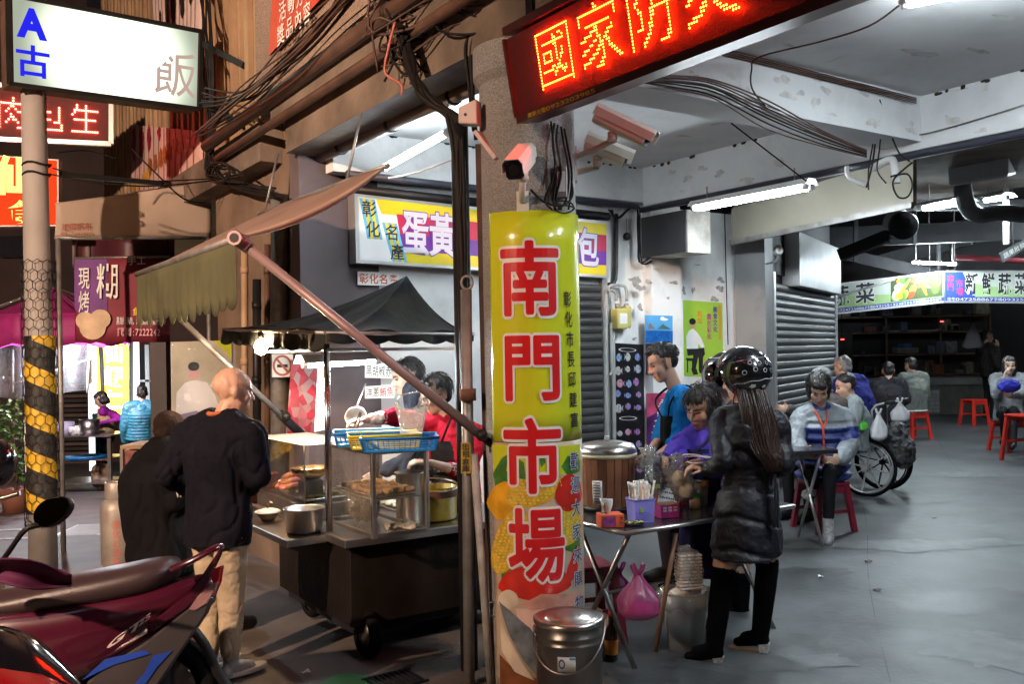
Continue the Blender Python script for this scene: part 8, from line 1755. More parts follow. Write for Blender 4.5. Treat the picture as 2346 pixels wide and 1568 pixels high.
# red LED sign and orange sign
pn = Pan(P(-40,318,10.2),P(255,330,10.6),P(255,228,10.6),P(-40,190,10.2)); t = thing('red_led_sign', 'dark red sign with glowing bun-shop characters behind the utility pole', 'sign', pn(.5,0)); mb = MB(); pn.plate(mb,.12); mb.build('panel', m_ledp, t); mb = MB()
for (a, b) in (((0,0),(1,0)),((1,0),(1,1)),((1,1),(0,1))): mb.beam(pn(*a,0), pn(*b,0), .05, .06, pn.n)
mb.build('frame', m_alu, t); led_text(t, pn, '肉包生', .10, .16, .25, .70, 14, emat('led_red',(1,.05,.03),26), .012, .012, gap=1.13)
pn = Pan(P(-60,520,9.2),P(134,518,9.4),P(134,365,9.4),P(-60,352,9.2)); t = thing('orange_lightbox', 'glowing red-orange light box with yellow characters at the left edge', 'sign', pn(.5,0)); mb = MB(); pn.plate(mb,.18,-.003); mb.build('box', m_galv, t); mb = MB(); pn.rect(mb,.01,.02,.98,.98,.002); mb.build('lit_face', emat('lit_orange_red',(1.0,.06,.012),.6), t); mb = MB(); pn.ch(mb,'仙',.24,.45,.46,.55,.05,.005); mb.build('character', emat('lit_yellow',(1,.72,.16),1.2), t); mb = MB(); pn.ch(mb,'食',.40,.02,.28,.36,.03,.005); mb.build('character', MATS['lit_yellow'], t); mb = MB(); mb.beam(pn(1,.8,-.08), pn(1,.8,-.08)+V((1.2,.9,0)), .05, .05); mb.build('bracket', m_blackm, t)
# beige canvas awning with phone number
qa = [P(u,v,d_) for (u,v,d_) in ((125,545,8.6),(482,545,9.6),(478,418,9.6),(125,466,8.6))]; pn = Pan(*qa); t = thing('beige_awning', 'beige canvas stall awning with faded red maker writing', 'awning', pn(.5,0)); mb = MB(); mb.sheet(lambda s, q: pn(s,q,.03*math.sin(7*s+2*q)+.02*math.sin(3*q)), 26, 8, .006); mb.build('front_cloth', m_tarpp, t); mb = MB(); mb.sheet(lambda s, q: pn(s,1)+V((.3,1.6,.25))*q-UP*.1*math.sin(3.1*q), 12, 6, .006); mb.build('top_cloth', m_tarpp, t)
mb = MB(); pn.text(mb,'建興帆布',.03,.17,.045,.22,.0,.06); pn.text(mb,'04-7237424',.03,.05,.018,.10,.0,.06); mb.build('lettering', mat('faded_red_ink',(.35,.07,.04),.7), t); mb = MB(); mb.tube([pn(0,0),pn(1,0)], .02, 8); mb.build('bar', m_galv, t)
for s in (.02,.98): mb = MB(); a = pn(s,0); mb.tube([a, onG(a)], .025, 8); mb.build('post', m_galv, t)
# pepper-bun banner
qd = 9.9; pn = Pan(P(172,783,qd),P(389,785,qd),P(390,588,qd),P(172,592,qd)); t = thing('bun_banner', 'purple and red pepper-bun banner with white characters and a phone number', 'banner', pn(.5,0)); mb = MB(); mb.sheet(lambda s, q: pn(s,q,.012*math.sin(9*s+3*q)), 24, 6, .004); mb.build('cloth', mat('banner_maroon',(.20,.02,.04),.65,var=.25,vs=3,bump=.1), t)
mb = MB(); mb.sheet(lambda s, q: pn(.34*s*(1-.3*q*0),.30+.70*q,.006+.012*math.sin(9*.34*s+3*q)), 8, 4); mb.build('purple_part', mat('banner_purple',(.16,.04,.24),.65,var=.4,vs=3), t)
e_ = .036
for txt, a, b, w, h, off, m, dr in (('現烤',.05,.62,.12,.28,.006,m_paper,'v'),('糊',.235,.50,.24,.44,.008,m_paper,'h'),('手工',.56,.90,.10,.11,.01,m_paper,'h'),('黑胡椒赤肉、洋蔥鮪魚、龍蝦排餅',.45,.20,.034,.10,.008,m_paper,'h'),('訂購專線:7222242',.46,.065,.037,.11,.01,mat('banner_pinkink',(.75,.4,.45),.6),'h'),('鱼鱼',.62,.31,.09,.10,.02,m_yel2,'h')):
    mb = MB(); pn.text(mb,txt,a,b,w,h,off,e_,dr,1.02); mb.build('lettering', m, t)
for (a, b, r_) in ((.12,.25,.10),(.28,.27,.11),(.2,.17,.14)): mb = MB(); pn.disc(mb,a,b,r_,r_*1.05,e_-.004+r_*.01); mb.build('printed_bun', mat('bun_print',(.62,.45,.30),.6,var=.3,vs=6), t)
mb = MB(); mb.tube([pn(0,1),pn(1,1)], .015, 6); mb.build('bar', m_galv, t)
for s in (.02,.98): mb = MB(); mb.tube([pn(s,1),pn(s,1)+UP*.6], .008, 5); mb.build('hanger', m_cable, t)
t = thing('black_tarp', 'dark maroon tarp drooping behind the bun banner', 'tarp', P(280,600,10.2)); mb = MB(); mb.sheet(lambda s, q: P(lerp(165,400,s),lerp(545,612,q)+26*math.sin(3.1*s)*q+6*math.sin(12*s)*q,10.1+.1*math.sin(9*s)), 22, 6, .006); mb.build('cloth', mat('maroon_tarp',(.06,.012,.02),.5,bump=.3,bs=12), t)
# magenta umbrella cloth, clear sheet
mat('magenta_cloth',(.42,.03,.22),.6,var=.2)
t = thing('magenta_parasol', 'magenta market parasol behind the utility pole', 'parasol', P(120,720,12)); ap = P(118,655,12.2); n = 8; rim = [V((ap.x+1.05*math.cos(2*math.pi*i/n),ap.y+.8*math.sin(2*math.pi*i/n),ap.z-.42)) for i in range(n)]
for i in range(n):
    a, b = rim[i], rim[(i+1) % n]; mb = MB(); mb.sheet(lambda s, q: ap.lerp(a.lerp(b,s),q)-UP*.06*math.sin(3.14*q), 6, 6, .004); mb.build('panel', MATS['magenta_cloth'] if i % 4 else mat('yellow_cloth',(.6,.42,.05),.6), t); mb = MB(); mb.sheet(lambda s, q: a.lerp(b,s)-UP*.38*q+V((0,0,.03*math.sin(9*s)*q)), 6, 3, .003); mb.build('valance', MATS['magenta_cloth'], t)
    mb = MB(); mb.tube([ap,a], .01, 5); mb.build('rib', m_galv, t)
mb = MB(); mb.tube([ap,onG(ap)], .02, 8); mb.build('pole', m_galv, t)
t = thing('clear_curtain', 'clear plastic rain sheet on a white frame behind the pole', 'curtain', P(130,850,13)); mb = MB(); mb.sheet(lambda s, q: P(lerp(-30,215,s),lerp(790,905,q)+10*math.sin(5*s)*q,12.8+.12*math.sin(14*s)), 26, 8); mb.build('film', clear('rain_film',(.9,.9,.92),.5,.1,.18,(.8,.8,.85),1,7), t)
for (a, b) in (((30,880),(215,820)),((30,800),(30,900)),((205,790),(200,900)),((100,800),(100,880))): mb = MB(); mb.tube([P(*a,12.85),P(*b,12.85)], .015, 6); mb.build('frame_bar', m_wh, t)
# far buildings closing the street
fbd = thing('far_building', 'dim brown building with shutters closing the street behind the stalls', 'building', V((-8,19,-.6))); m_fb = mat('far_wall',(.07,.045,.045),.8,var=.4,vs=.8,grime=.4)
def fx(name, m, u0, v0, u1, v1, y0=18.6, dep=.12): mb = MB(); a, b = P(u0,v1,y0), P(u1,v0,y0); mb.box(((a.x+b.x)/2,y0+dep/2,(a.z+b.z)/2),(b.x-a.x,dep,b.z-a.z)); return mb.build(name, m, fbd)
mb = MB(); mb.box((-8.5,19.4,5.5),(13,.6,14)); mb.build('wall', m_fb, fbd); mb = MB(); mb.box((-14.6,13,5.5),(.5,14,14)); mb.build('side_wall', m_fb, fbd)
for i in range(22): fx('shutter_slat', m_shut if i % 2 else mat('shutter_brown',(.12,.08,.07),.6), 140,860+i*11,222,868+i*11,18.9,.05)
for (u0, u1) in ((205,222),(297,313)): fx('white_jamb', emat('painted_glow_jamb',(.9,.95,1),1.1), u0,770,u1,1080,15.9,.1)  # jambs are no lamps; their brightness is put in as emission
fx('window_bar', m_wh, 310,870,365,876,16.2,.03); fx('window_bar', m_wh, 335,790,341,1000,16.2,.03); fx('tan_post', m_tan, 352,780,362,1090,15.8,.1); fx('dark_window', m_shut, 315,800,352,1050,17,.1)
for (u0,v0,u1,v1) in ((60,20,170,150),(200,-40,300,60),(310,60,350,200),(0,540,70,590)): w = fx('window', mat('far_pane',(.03,.03,.045),.2), u0,v0,u1,v1,18.9,.1)
pn = Pan(P(224,952,15.7),P(297,952,15.7),P(297,780,15.7),P(222,780,15.7)); t = thing('yellow_lightbox', 'overexposed yellow vertical light-box sign behind the woman in the apron', 'sign', pn(.5,0)); mb = MB(); pn.plate(mb,.15,-.003); mb.build('box', m_wh, t); mb = MB(); pn.rect(mb,.03,.01,.97,.99,.002); mb.build('lit_face', emat('lit_amber',(1.0,.58,.06),3), t)
for i, ch in enumerate('仙蝦仁'): mb = MB(); pn.ch(mb,ch,.2,.70-.32*i,.6,.28,.03,.006); mb.build('character', emat('lit_pale',(1,.95,.55),7), t)
# far lamp, meter, kettle, tables
t = thing('far_bulb', 'white glaring bulb over the far steel table', 'lamp', P(125,783,12.2)); c = P(125,783,12.2); mb = MB(); mb.ell((0,0,0),(.06,.06,.07),Fr(c)); mb.build('bulb', emat('white_bulb',(.85,.93,1),1300), t); mb = MB(); mb.tube([c+UP*.06,c+UP*.6], .01, 6); mb.build('cord', m_cable, t)
t = thing('far_meter', 'grey utility meter box behind the steam', 'meter', P(182,845,15)); c = P(182,850,15); mb = MB(); mb.box((c.x,c.y,c.z),(.35,.2,.45)).bevelled(.05,2); mb.build('box', m_pvc, t); mb = MB(); mb.tube(smooth_path([c+V((0,0,.2)),c+V((.1,0,.5)),c+V((.3,.1,.5)),c+V((.33,.1,-1.5))]), .035, 8); mb.build('pipe', m_pvc, t)
stt = thing('steel_table', 'steel work table with two shelves under the cooking woman', 'table', onG(P(190,1110,13.6))); yq = 13.6
def sx(name, m, u0, v0, u1, v1, dep, y0=13.6, parent=None): a, b = P(u0,v1,y0), P(u1,v0,y0); mb = MB(); mb.box(((a.x+b.x)/2,y0+dep/2,(a.z+b.z)/2),(abs(b.x-a.x),dep,max(abs(b.z-a.z),.02))); return mb.build(name, m, parent or stt)
sx('top', m_steel, 120,998,253,1004,.75); sx('shelf', m_steel, 125,1052,250,1058,.7); sx('lower_shelf', m_steel, 125,1106,250,1112,.7)
for u in (247,128): sx('leg', m_steel, u,1005,u+6,1120,.05); sx('leg', m_steel, u,1005,u+6,1100,.05,14.3)
def fitem(name, label, cat, u, v, r, h, m, d_=13.8): c = P(u,v,d_); t = thing(name, label, cat, c); mb = MB(); mb.lathe([(0,.001),(r*.9,.001),(r,h),(r*.9,h),(r*.8,.02),(0,.02)], Fr(c), 18); mb.build('vessel', m, t); return t
for i, (u, r, h, m, l) in enumerate(((145,.16,.20,mat('lilac_tub',(.45,.42,.62),.5),'lilac tub on the far steel table'),(172,.10,.14,m_wh,'white bowl stack on the far steel table'),(186,.10,.12,m_wh,'second white bowl stack on the far steel table'),(205,.15,.24,m_steel,'steel soup pot on the far steel table'))): fitem('cooking_vessel', l, 'vessel', u, 998, r, h, m)
t = fitem('blue_tray', 'blue tray on the middle shelf of the far steel table', 'tray', 195, 1052, .3, .05, m_bb); B = Blob(); c = P(232,1090,13.9); B.ell((0,0,0),(.16,.12,.22),Fr(c)); tag(B.skin('flour_sack', [mat('sack_tan',(.45,.36,.26),.7,var=.4,vs=7)], None, .02, 3, .02, 8), 'tan printed sack on the lowest shelf of the far steel table', 'sack')
t = thing('wooden_counter', 'pale wooden stall counter with a printed front left of the hunched man', 'counter', onG(P(310,1115,10.6))); sx('top', mat('pale_wood',(.45,.27,.13),.5,var=.2), 275,1020,380,1030,.6,10.4,t); sx('front', mat('printed_front',(.30,.10,.08),.5,var=.6,vs=9), 279,1032,378,1120,.5,10.45,t)
for u in (276,372): sx('leg', m_galv, u,1031,u+5,1130,.04,10.4,t)
# campaign poster
pn = Pan(P(394,962,8.4),P(532,955,8.7),P(530,780,8.7),P(392,784,8.4)); t = thing('campaign_poster', 'faded poster of a person in a white shirt wrapped in shiny plastic', 'poster', pn(.5,0)); mb = MB(); pn.plate(mb,.02); mb.build('board', mat('poster_cream',(.52,.48,.36),.5,var=.2,vs=4), t)
for nm, m, pts, e in (('shirt',m_swh,[(.05,.0),(.08,.35),(.22,.47),(.38,.5),(.58,.46),(.70,.3),(.8,.1),(.75,0)],.003),('trousers',mat('lilac_print',(.3,.25,.45),.5),[(.1,0),(.12,.06),(.4,.1),(.55,0)],.005)): mb = MB(); pn.poly(mb,pts,e); mb.build(nm, m, t)
mb = MB(); pn.disc(mb,.36,.60,.085,.11,.004); mb.build('face', mat('faded_face',(.62,.36,.36),.5), t); mb = MB(); pn.disc(mb,.36,.675,.095,.06,.005); mb.build('hair', m_ink, t); mb = MB(); pn.poly(mb,[(.7,1),(1,1),(1,.75),(.9,.85)],.003); mb.build('lime_corner', m_lime, t); mb = MB(); mb.sheet(lambda s, q: pn(s,q,.014+.008*math.sin(13*s+5*q)+.006*math.sin(17*q)), 24, 16); mb.build('plastic_wrap', clear('poster_wrap',(1,1,1),.22,.08,0,(.9,.9,.9),1,9), t)
for s in (.06,.94): mb = MB(); a = pn(s,0); mb.tube([a,onG(a)], .02, 6); mb.build('leg', m_blackm, t)
t = thing('dark_post', 'dark square post between the banner and the campaign poster', 'post', onG(P(372,1000,9))); mb = MB(); a = onG(P(372,1100,9.2)); mb.beam(a, V((a.x,a.y,1.85)), .16, .12, (0,1,0)); mb.build('post', mat('post_dark',(.05,.04,.045),.6), t)
# utility pole with striped wrap and wire net
b = G(100,1312); up_ = thing('utility_pole', 'concrete utility pole wrapped in yellow and black stripes and wire net', 'pole', b); rp_ = .113; mb = MB(); mb.tube([b-UP*.05,b+V((-.02,0,5.6))], [rp_,rp_*.8], 24); mb.build('shaft', mat('pole_concrete',(.36,.33,.31),.7,var=.25,vs=3,bump=.15,grime=.4), up_)
zA, zB = onplane(100,1175,b,V((0,1,0))).z, onplane(95,770,b,V((0,1,0))).z
mb = MB(); mb.lathe([(rp_+.004,zA-b.z),(rp_+.002,zB-b.z)], Fr(b), 28); mb.build('black_wrap', mat('wrap_black',(.02,.018,.016),.6,var=.6,vs=12,bump=.3), up_)
for k in range(6):
    z0 = zA-.35+k*.36; mb = MB(); mb.sheet(lambda s, q: (lambda th, z: b+V(((rp_+.007)*math.cos(th),(rp_+.007)*math.sin(th),min(max(z,zA),zB)-b.z)))(2*math.pi*s-1.6, z0-s*.36+q*.15), 40, 3); mb.build('yellow_stripe', mat('stripe_yellow',(.62,.38,.02),.5,var=.3,vs=12,grime=.4,gs=7), up_)
mb = MB(); hx = .075; zN = onplane(95,615,b,V((0,1,0))).z; nc = 11; rn = rp_+.022; row = 0; z = zA-.12
pt = lambda th, z, rr=rn: b+V((rr*math.cos(th),rr*math.sin(th),z-b.z))
while z < zN:
    for i in range(nc):
        o = .5*(row % 2); t0 = 2*math.pi*(i+o)/nc; t1 = 2*math.pi*(i+.5+o)/nc; mb.tube([pt(t0,z),pt(t0,z+.05)], .0032, 4, False); mb.tube([pt(t0,z+.05),pt(t1,z+.08)], .0032, 4, False); mb.tube([pt(t0,z+.05),pt(2*t0-t1,z+.08)], .0032, 4, False)
    z += .08; row += 1
mb.build('wire_net', m_blackm, up_)['kind'] = 'stuff'
for v in (378,400): mb = MB(); c = onplane(88,v,b,V((0,1,0))); mb.tube([V((b.x,b.y,c.z))+V((.108*math.cos(a),.108*math.sin(a),.01*math.sin(3*a))) for a in [2*math.pi*i/18 for i in range(18)]], .009, 5, closed=True); mb.build('strap', m_cable, up_)
bundle('wires strung from the utility pole across to the wall', [[P(120,385,7.6),P(220,410,7.8),P(360,415,8.2),P(560,405,8.8)],[P(120,400,7.6),P(230,420,7.8),P(380,425,8.2),P(600,398,9)],[P(300,340,8.5),P(360,400,8.5),P(420,455,8.6),P(470,465,9)],[P(130,350,7.7),P(200,345,8),P(270,365,8.2)]], r=.007)
ps = [[onS(470+R_(14),-20,.25),onS(478+R_(12),150,.3),onS(482+R_(12),300,.28),onS(490+R_(16),400,.28),onS(560+R_(40),430+R_(16),.25),onS(640+R_(20),440+R_(14),.2)] for i in range(9)]; ps += [[onS(500+R_(20),400+R_(20),.3)]+[onS(500+28*math.cos(a+i),395+24*math.sin(a+i),.32) for a in (0,1.3,2.6,3.9,5.2)]+[onS(560,410+R_(20),.3)] for i in range(5)]
bundle('dense black cables running down the corner of the tan building', ps, r=.009)
# gas cylinder
c = G(268,1302); t = thing('gas_cylinder', 'grey gas cylinder with red writing standing behind the hunched man', 'gas cylinder', c); mb = MB(); r = .125; mb.lathe([(r*.85,0),(r*.9,.03),(r,.06),(r,.50),(r*.9,.56),(r*.55,.60),(0,.61)], Fr(c), 28); mb.build('tank', mat('cylinder_grey',(.34,.30,.26),.45,.3,var=.2,grime=.4,gcol=(.15,.08,.05),gs=5), t); mb = MB(); mb.lathe([(.082,.59),(.088,.60),(.088,.73),(.08,.74),(.074,.73),(.074,.60)], Fr(c), 22); mb.build('collar', MATS['cylinder_grey'], t); mb = MB(); mb.tube([c+UP*.6,c+UP*.69], .022, 10); mb.build('valve', mat('brass',(.6,.42,.15),.3,1), t)
aim = math.atan2(-c.y,-c.x)
for i, ch in enumerate('液化石油氣'):
    vs_, fs_ = glyph(ch,.012); mb = MB(); mb.add([c+V(((r+.002)*math.cos(aim+(x-.5)*.07/r),(r+.002)*math.sin(aim+(x-.5)*.07/r),.36-i*.078+y*.075)) for x,y in vs_], fs_); mb.build('character', mat('faded_red',(.5,.12,.08),.6), t)
# plant, striped bar, manhole
c = onG(P(35,1090,11.5)); t = thing('potted_shrub', 'leafy green shrub in a brown pot at the left edge', 'plant', c); mb = MB(); mb.lathe([(0,.001),(.14,.001),(.19,.3),(.17,.3),(0,.26)], Fr(c), 20); mb.build('pot', mat('pot_clay',(.20,.08,.05),.7), t); mb = MB(); mb.tube(smooth_path([c+UP*.25,c+V((.03,0,.6)),c+V((-.03,0,1.0)),c+V((.05,0,1.3))]), .018, 6); mb.build('stem', m_cablebr, t); random.seed(3); mb = MB()
for i in range(420):
    y = random.random(); p = c+V((random.gauss(0,.17),random.gauss(0,.15),.4+y*1.0)); d_ = V((R_(1),R_(1),R_(.6))).normalized(); s_ = d_.orthogonal().normalized()*.026; L = .085; mb.add([p,p+d_*L*.5+s_,p+d_*L-UP*.02,p+d_*L*.5-s_],[(0,1,2,3)])
mb.build('leaves', mat('leaf_green',(.06,.17,.03),.45,var=.5,vs=8,bump=0), t)['kind'] = 'stuff'
t = thing('marker_bar', 'orange and white upright marker board beside the utility pole', 'sign', onG(P(62,1092,9.2))); sx('orange_part', mat('marker_orange',(.7,.12,.03),.5), 57,908,69,960,.03,9.2,t); sx('white_part', m_wh, 57,961,70,1085,.03,9.2,t); sx('base', m_blackp, 50,1086,78,1094,.2,9.1,t)
mh = G(200,1217); t = thing('manhole_cover', 'square pale manhole cover set in the street', 'manhole', mh); f = FrZ(onG(mh)+UP*.006, rad(4)); mb = MB(); mb.box((0,0,0),(.42,.62,.012),f).bevelled(.004); mb.build('cover', mat('cover_grey',(.22,.22,.22),.6,var=.2,bump=.3,bs=30), t); mb = MB(); mb.box((0,0,-.002),(.48,.68,.010),f); mb.build('frame', m_steeld, t)
m_pl = mat('road_paint',(.55,.53,.5),.7,grime=.5,gs=6)
for k, (q0, q1) in enumerate((((0,1222),(62,1216)),((0,1245),(66,1236)))): a, b_ = G(*q0), G(*q1); mb = MB(); a2, b2_ = a+V((-1.5,0,0)), b_; mb.sheet(lambda s, q: (lambda p: V((p.x,p.y,gz(p.x,p.y)+.006)))(a2.lerp(b2_,s)+V((0,.10*q,0))), 8, 1); mb.build('road_marking', m_pl, kind='structure')
def patch(name, m, pts, h=.006): q = [G(u,v) for u,v in pts]; mb = MB(); mb.poly([p+UP*h for p in q]); mb.build(name, m, kind='structure')
patch('green_paint', mat('green_floor_paint',(.02,.13,.03),.6,var=.4,vs=4,grime=.4), [(735,1568),(760,1552),(800,1545),(840,1552),(875,1568),(880,1600),(730,1600)])
# drain grate in the gutter by the pole
c = G(905,1562); t = thing('drain_grate', 'small iron drain grate in the gutter near the poles', 'drain', c); f = EF(c+UP*.006)
for i in range(9): mb = MB(); mb.box((i*.03-.12,0,0),(.012,.20,.012),f); mb.build('bar', m_blackm, t)
mb = MB(); mb.box((0,.105,0),(.28,.012,.012),f); mb.build('frame', m_blackm, t); mb = MB(); mb.box((0,-.105,0),(.28,.012,.012),f); mb.build('frame', m_blackm, t)
# ---------------------------------------------------------------- parked scooters in the foreground
m_mag = mat('magenta_paint', (.055,.006,.018), .18, var=.1, bump=0, coat=.8, spec=.6); m_gry = mat('graphite_paint', (.075,.065,.07), .2, .3, var=.15, bump=0, coat=.7); m_seat = mat('seat_vinyl', (.035,.02,.022), .42, var=.15, bump=.12, bs=120)
m_smoke = mat('smoked_lens', (.30,.16,.16), .08, var=.3, vs=10, bump=0, coat=1); m_rlens = mat('red_lens', (.40,.012,.02), .1, var=.2, bump=0, coat=1); m_mir = mat('mirror_glass', (.35,.22,.16), .05, 1, var=.1, bump=0)
SD = 3.72
def SL(u, v, o=0): return P(u, v, SD+(u/505.)*.16+o)            # near side plane of the scooter
sc = thing('scooter', 'dark red scooter parked across the lower left corner', 'scooter', onG(SL(120,1568,.2)))
def shell(name, st, m, parent=sc, n=20, oy=.19, pw=.62):
    """stations (u, v top, v bottom, half width)"""
    vs = []; k = len(st)
    for (u, vt, vb, hw) in st:
        c = SL(u,(vt+vb)/2,oy); hh = (SL(u,vt,oy)-SL(u,vb,oy)).length/2
        for j in range(n): t = 2*math.pi*j/n; ct, s_ = math.cos(t), math.sin(t); vs.append(c+V((0,1,0))*(hw*math.copysign(abs(ct)**pw,ct))+UP*(hh*math.copysign(abs(s_)**pw,s_)))
    fs = [(i*n+j,i*n+(j+1) % n,(i+1)*n+(j+1) % n,(i+1)*n+j) for i in range(k-1) for j in range(n)]+[list(range(n)),[(k-1)*n+j for j in range(n)]]
    mb = MB(); mb.add(vs, fs, True); return mb.build(name, m, parent)
def interp(st, n=5):
    out = []
    for i in range(len(st)-1):
        p0, p1, p2, p3 = st[max(i-1,0)], st[i], st[i+1], st[min(i+2,len(st)-1)]
        for j in range(n): t = j/n; out.append(tuple(.5*(2*b+(c-a)*t+(2*a-5*b+4*c-d)*t*t+(-a+3*b-3*c+d)*t**3) for a,b,c,d in zip(p0,p1,p2,p3)))
    return out+[st[-1]]
shell('body_panel', interp([(-420,1470,1700,.15),(-200,1440,1700,.16),(0,1385,1640,.165),(150,1368,1580,.165),(300,1345,1500,.15),(400,1330,1440,.12),(470,1318,1400,.07),(492,1335,1380,.02)]), m_mag)
shell('seat', interp([(-260,1395,1440,.10),(-80,1370,1420,.125),(60,1345,1400,.14),(160,1320,1385,.15),(260,1300,1372,.15),(350,1282,1355,.135),(392,1279,1335,.10),(408,1290,1318,.05)]), m_seat, pw=.8)
shell('lower_body', interp([(-420,1700,1900,.10),(-100,1640,1860,.12),(120,1580,1820,.12),(300,1520,1760,.10),(400,1470,1640,.07)]), m_blackp)
def spanel(name, pts, m, o=0, th=.02, bev=.004): mb = MB(); mb.prism([SL(u,v,o) for u,v in pts], V((0,th,0))); mb.bevelled(bev,1); return mb.build(name, m, sc)
spanel('grey_side_panel', [(195,1568),(240,1530),(330,1475),(420,1405),(462,1372),(488,1368),(470,1412),(425,1480),(390,1530),(350,1590),(200,1620)], m_gry, .012, .05, .008)
spanel('red_trim', [(330,1440),(420,1370),(455,1330),(505,1256),(503,1275),(470,1345),(430,1395),(345,1452)], m_mag, .02, .04, .006)
spanel('tail_lamp', [(432,1398),(452,1368),(480,1342),(496,1335),(494,1352),(474,1385),(446,1402)], m_smoke, .004, .03, .004); spanel('tail_reflector', [(478,1312),(506,1300),(500,1340),(478,1395),(470,1390),(490,1345)], m_rlens, .03, .05, .004)
for k, pts in enumerate(([(188,1560),(240,1512),(330,1492),(345,1500),(260,1525)],[(290,1590),(330,1545),(350,1505),(395,1492),(360,1530),(318,1590)])): spanel('blue_flash', pts, mat('flash_blue',(.02,.06,.36),.2,bump=0,coat=.6), .006, .004, .0008)
pn = Pan(SL(232,1500,.0),SL(345,1425,.0),SL(352,1398,.0),SL(262,1460,.0)); mb = MB(); pn.text(mb,'GT',0,.05,.42,.95,.03,.006); mb.build('lettering', mat('decal_pale',(.62,.52,.48),.4), sc); pn = Pan(SL(300,1452,.0),SL(350,1415,.0),SL(352,1396,.0),SL(308,1428,.0)); mb = MB(); pn.text(mb,'125',0,.05,.3,.9,.02,.006); mb.build('lettering', MATS['decal_pale'], sc)
mb = MB(); mb.tube(smooth_path([SL(392,1305,.06),SL(440,1285,.04),SL(500,1253,.06),SL(506,1252,.19),SL(500,1253,.32),SL(440,1285,.34),SL(392,1305,.32)],4), .016, 8, flat=.7); mb.build('grab_rail', m_mag, sc); mb = MB(); mb.prism([SL(395,1302,.1),SL(500,1256,.1),SL(500,1256,.28),SL(395,1302,.28)], -UP*.012); mb.build('rack_plate', mat('orange_plastic',(.35,.15,.05),.4), sc)  # rack plate in one even orange-brown
mb = MB(); mb.tube(smooth_path([SL(440,1450,.1),SL(490,1500,.12),SL(520,1545,.14),SL(560,1590,.16)]), [.035]*8+[.012]*8, 8) if False else mb.tube(smooth_path([SL(430,1430,.14),SL(470,1480,.14),SL(500,1545,.14),SL(545,1600,.14)],4), .022, 8, flat=.5); mb.build('mudguard', m_blackp, sc)
wc_ = SL(380,1640,.2); wc_.z = .24; mb = MB(); mb.tube([wc_+V((.19*math.cos(a),0,.19*math.sin(a))) for a in [2*math.pi*i/32 for i in range(32)]], .05, 10, closed=True); w = mb.build('wheel', m_rub, sc); mb = MB(); mb.tube([wc_-V((0,.04,0)),wc_+V((0,.04,0))], .15, 24); mb.build('rim', m_gry, w)
# mirror on a stalk
mc = P(112,1175,3.35); mf = Fr(mc, V((.90,-.25,.35)).normalized(), V((-.25,.2,.95)).normalized(), V((-.3,-.95,.1)).normalized())
mb = MB(); pts = [mf(.088*math.cos(a)*(1+.1*math.cos(a)),.052*math.sin(a)) for a in [2*math.pi*i/28 for i in range(28)]]; mb.prism(pts, mf.z*-.03).bevelled(.008,2); mi = mb.build('mirror', m_blackp, sc); mb = MB(); mb.poly([mc+(p-mc)*.9+mf.z*.0015 for p in pts]); mb.build('mirror_glass', m_mir, mi); mb = MB(); mb.tube(smooth_path([mf(-.05,-.03,-.02),P(58,1215,3.35),P(18,1268,3.4),P(-30,1330,3.5)]), [.013]*6+[.009]*10, 8) if False else mb.tube(smooth_path([mf(-.05,-.03,-.02),P(58,1215,3.35),P(18,1268,3.4),P(-30,1330,3.5)],4), .010, 8); mb.build('mirror_stalk', m_blackp, mi)
hc = thing('handlebar_cover', 'dark purple cloth cover draped over the scooter handlebar', 'cover', P(60,1340,3.5)); mb = MB(); mb.sheet(lambda s, q: P(lerp(-140,165,s),lerp(1255,1310,s)+lerp(0,70-30*s,q)+10*math.sin(7*s+3*q),3.45+.10*math.sin(3*q)+.05*math.sin(8*s)-.1*(1-q)), 26, 12, .006); mb.build('cloth', cloth('plum_cloth',(.09,.022,.06),.6,bump=.4), hc)
# second scooter: front shell in the very corner and its black mirror
s2 = thing('scooter', 'black and red scooter front shell cut by the bottom left corner', 'scooter', onG(P(-20,1700,2.9)))
def shell2(name, st, m, d_, n=18):
    vs = []; k = len(st)
    for (u, vt, vb, hw) in st:
        c = P(u,(vt+vb)/2,d_); hh = (P(u,vt,d_)-P(u,vb,d_)).length/2
        for j in range(n): t = 2*math.pi*j/n; vs.append(c+V((0,hw*math.cos(t),hh*math.sin(t))))
    mb = MB(); mb.add(vs, [(i*n+j,i*n+(j+1) % n,(i+1)*n+(j+1) % n,(i+1)*n+j) for i in range(k-1) for j in range(n)]+[list(range(n)),[(k-1)*n+j for j in range(n)]], True); return mb.build(name, m, s2)
shell2('fairing', interp([(-260,1420,1700,.16),(-120,1425,1700,.17),(0,1440,1700,.16),(70,1470,1690,.13),(130,1520,1690,.09),(190,1575,1680,.04)]), mat('black_gloss',(.012,.010,.014),.12,bump=0,coat=1), 2.9)
shell2('red_shell', interp([(-260,1500,1740,.18),(-60,1505,1740,.19),(40,1530,1740,.16),(110,1560,1740,.11),(160,1590,1720,.05)]), mat('cherry_paint',(.42,.012,.015),.12,bump=0,coat=1), 2.82)
B = Blob(); B.ell((0,0,0),(.075,.06,.085),Fr(P(-12,1062,3.1))); B.skin('mirror', [mat('black_gloss',(.012,.01,.014),.12)], s2, .010, 3); mb = MB(); mb.tube(smooth_path([P(-12,1100,3.1),P(-30,1200,3.0),P(-60,1430,2.95)]), .01, 8); mb.build('mirror_stalk', m_blackp, s2)
mb = MB(); mb.tube(smooth_path([P(-40,1140,3.0),P(0,1143,3.0),P(46,1130,3.0)]), .008, 6); mb.build('brake_lever', m_steeld, s2)
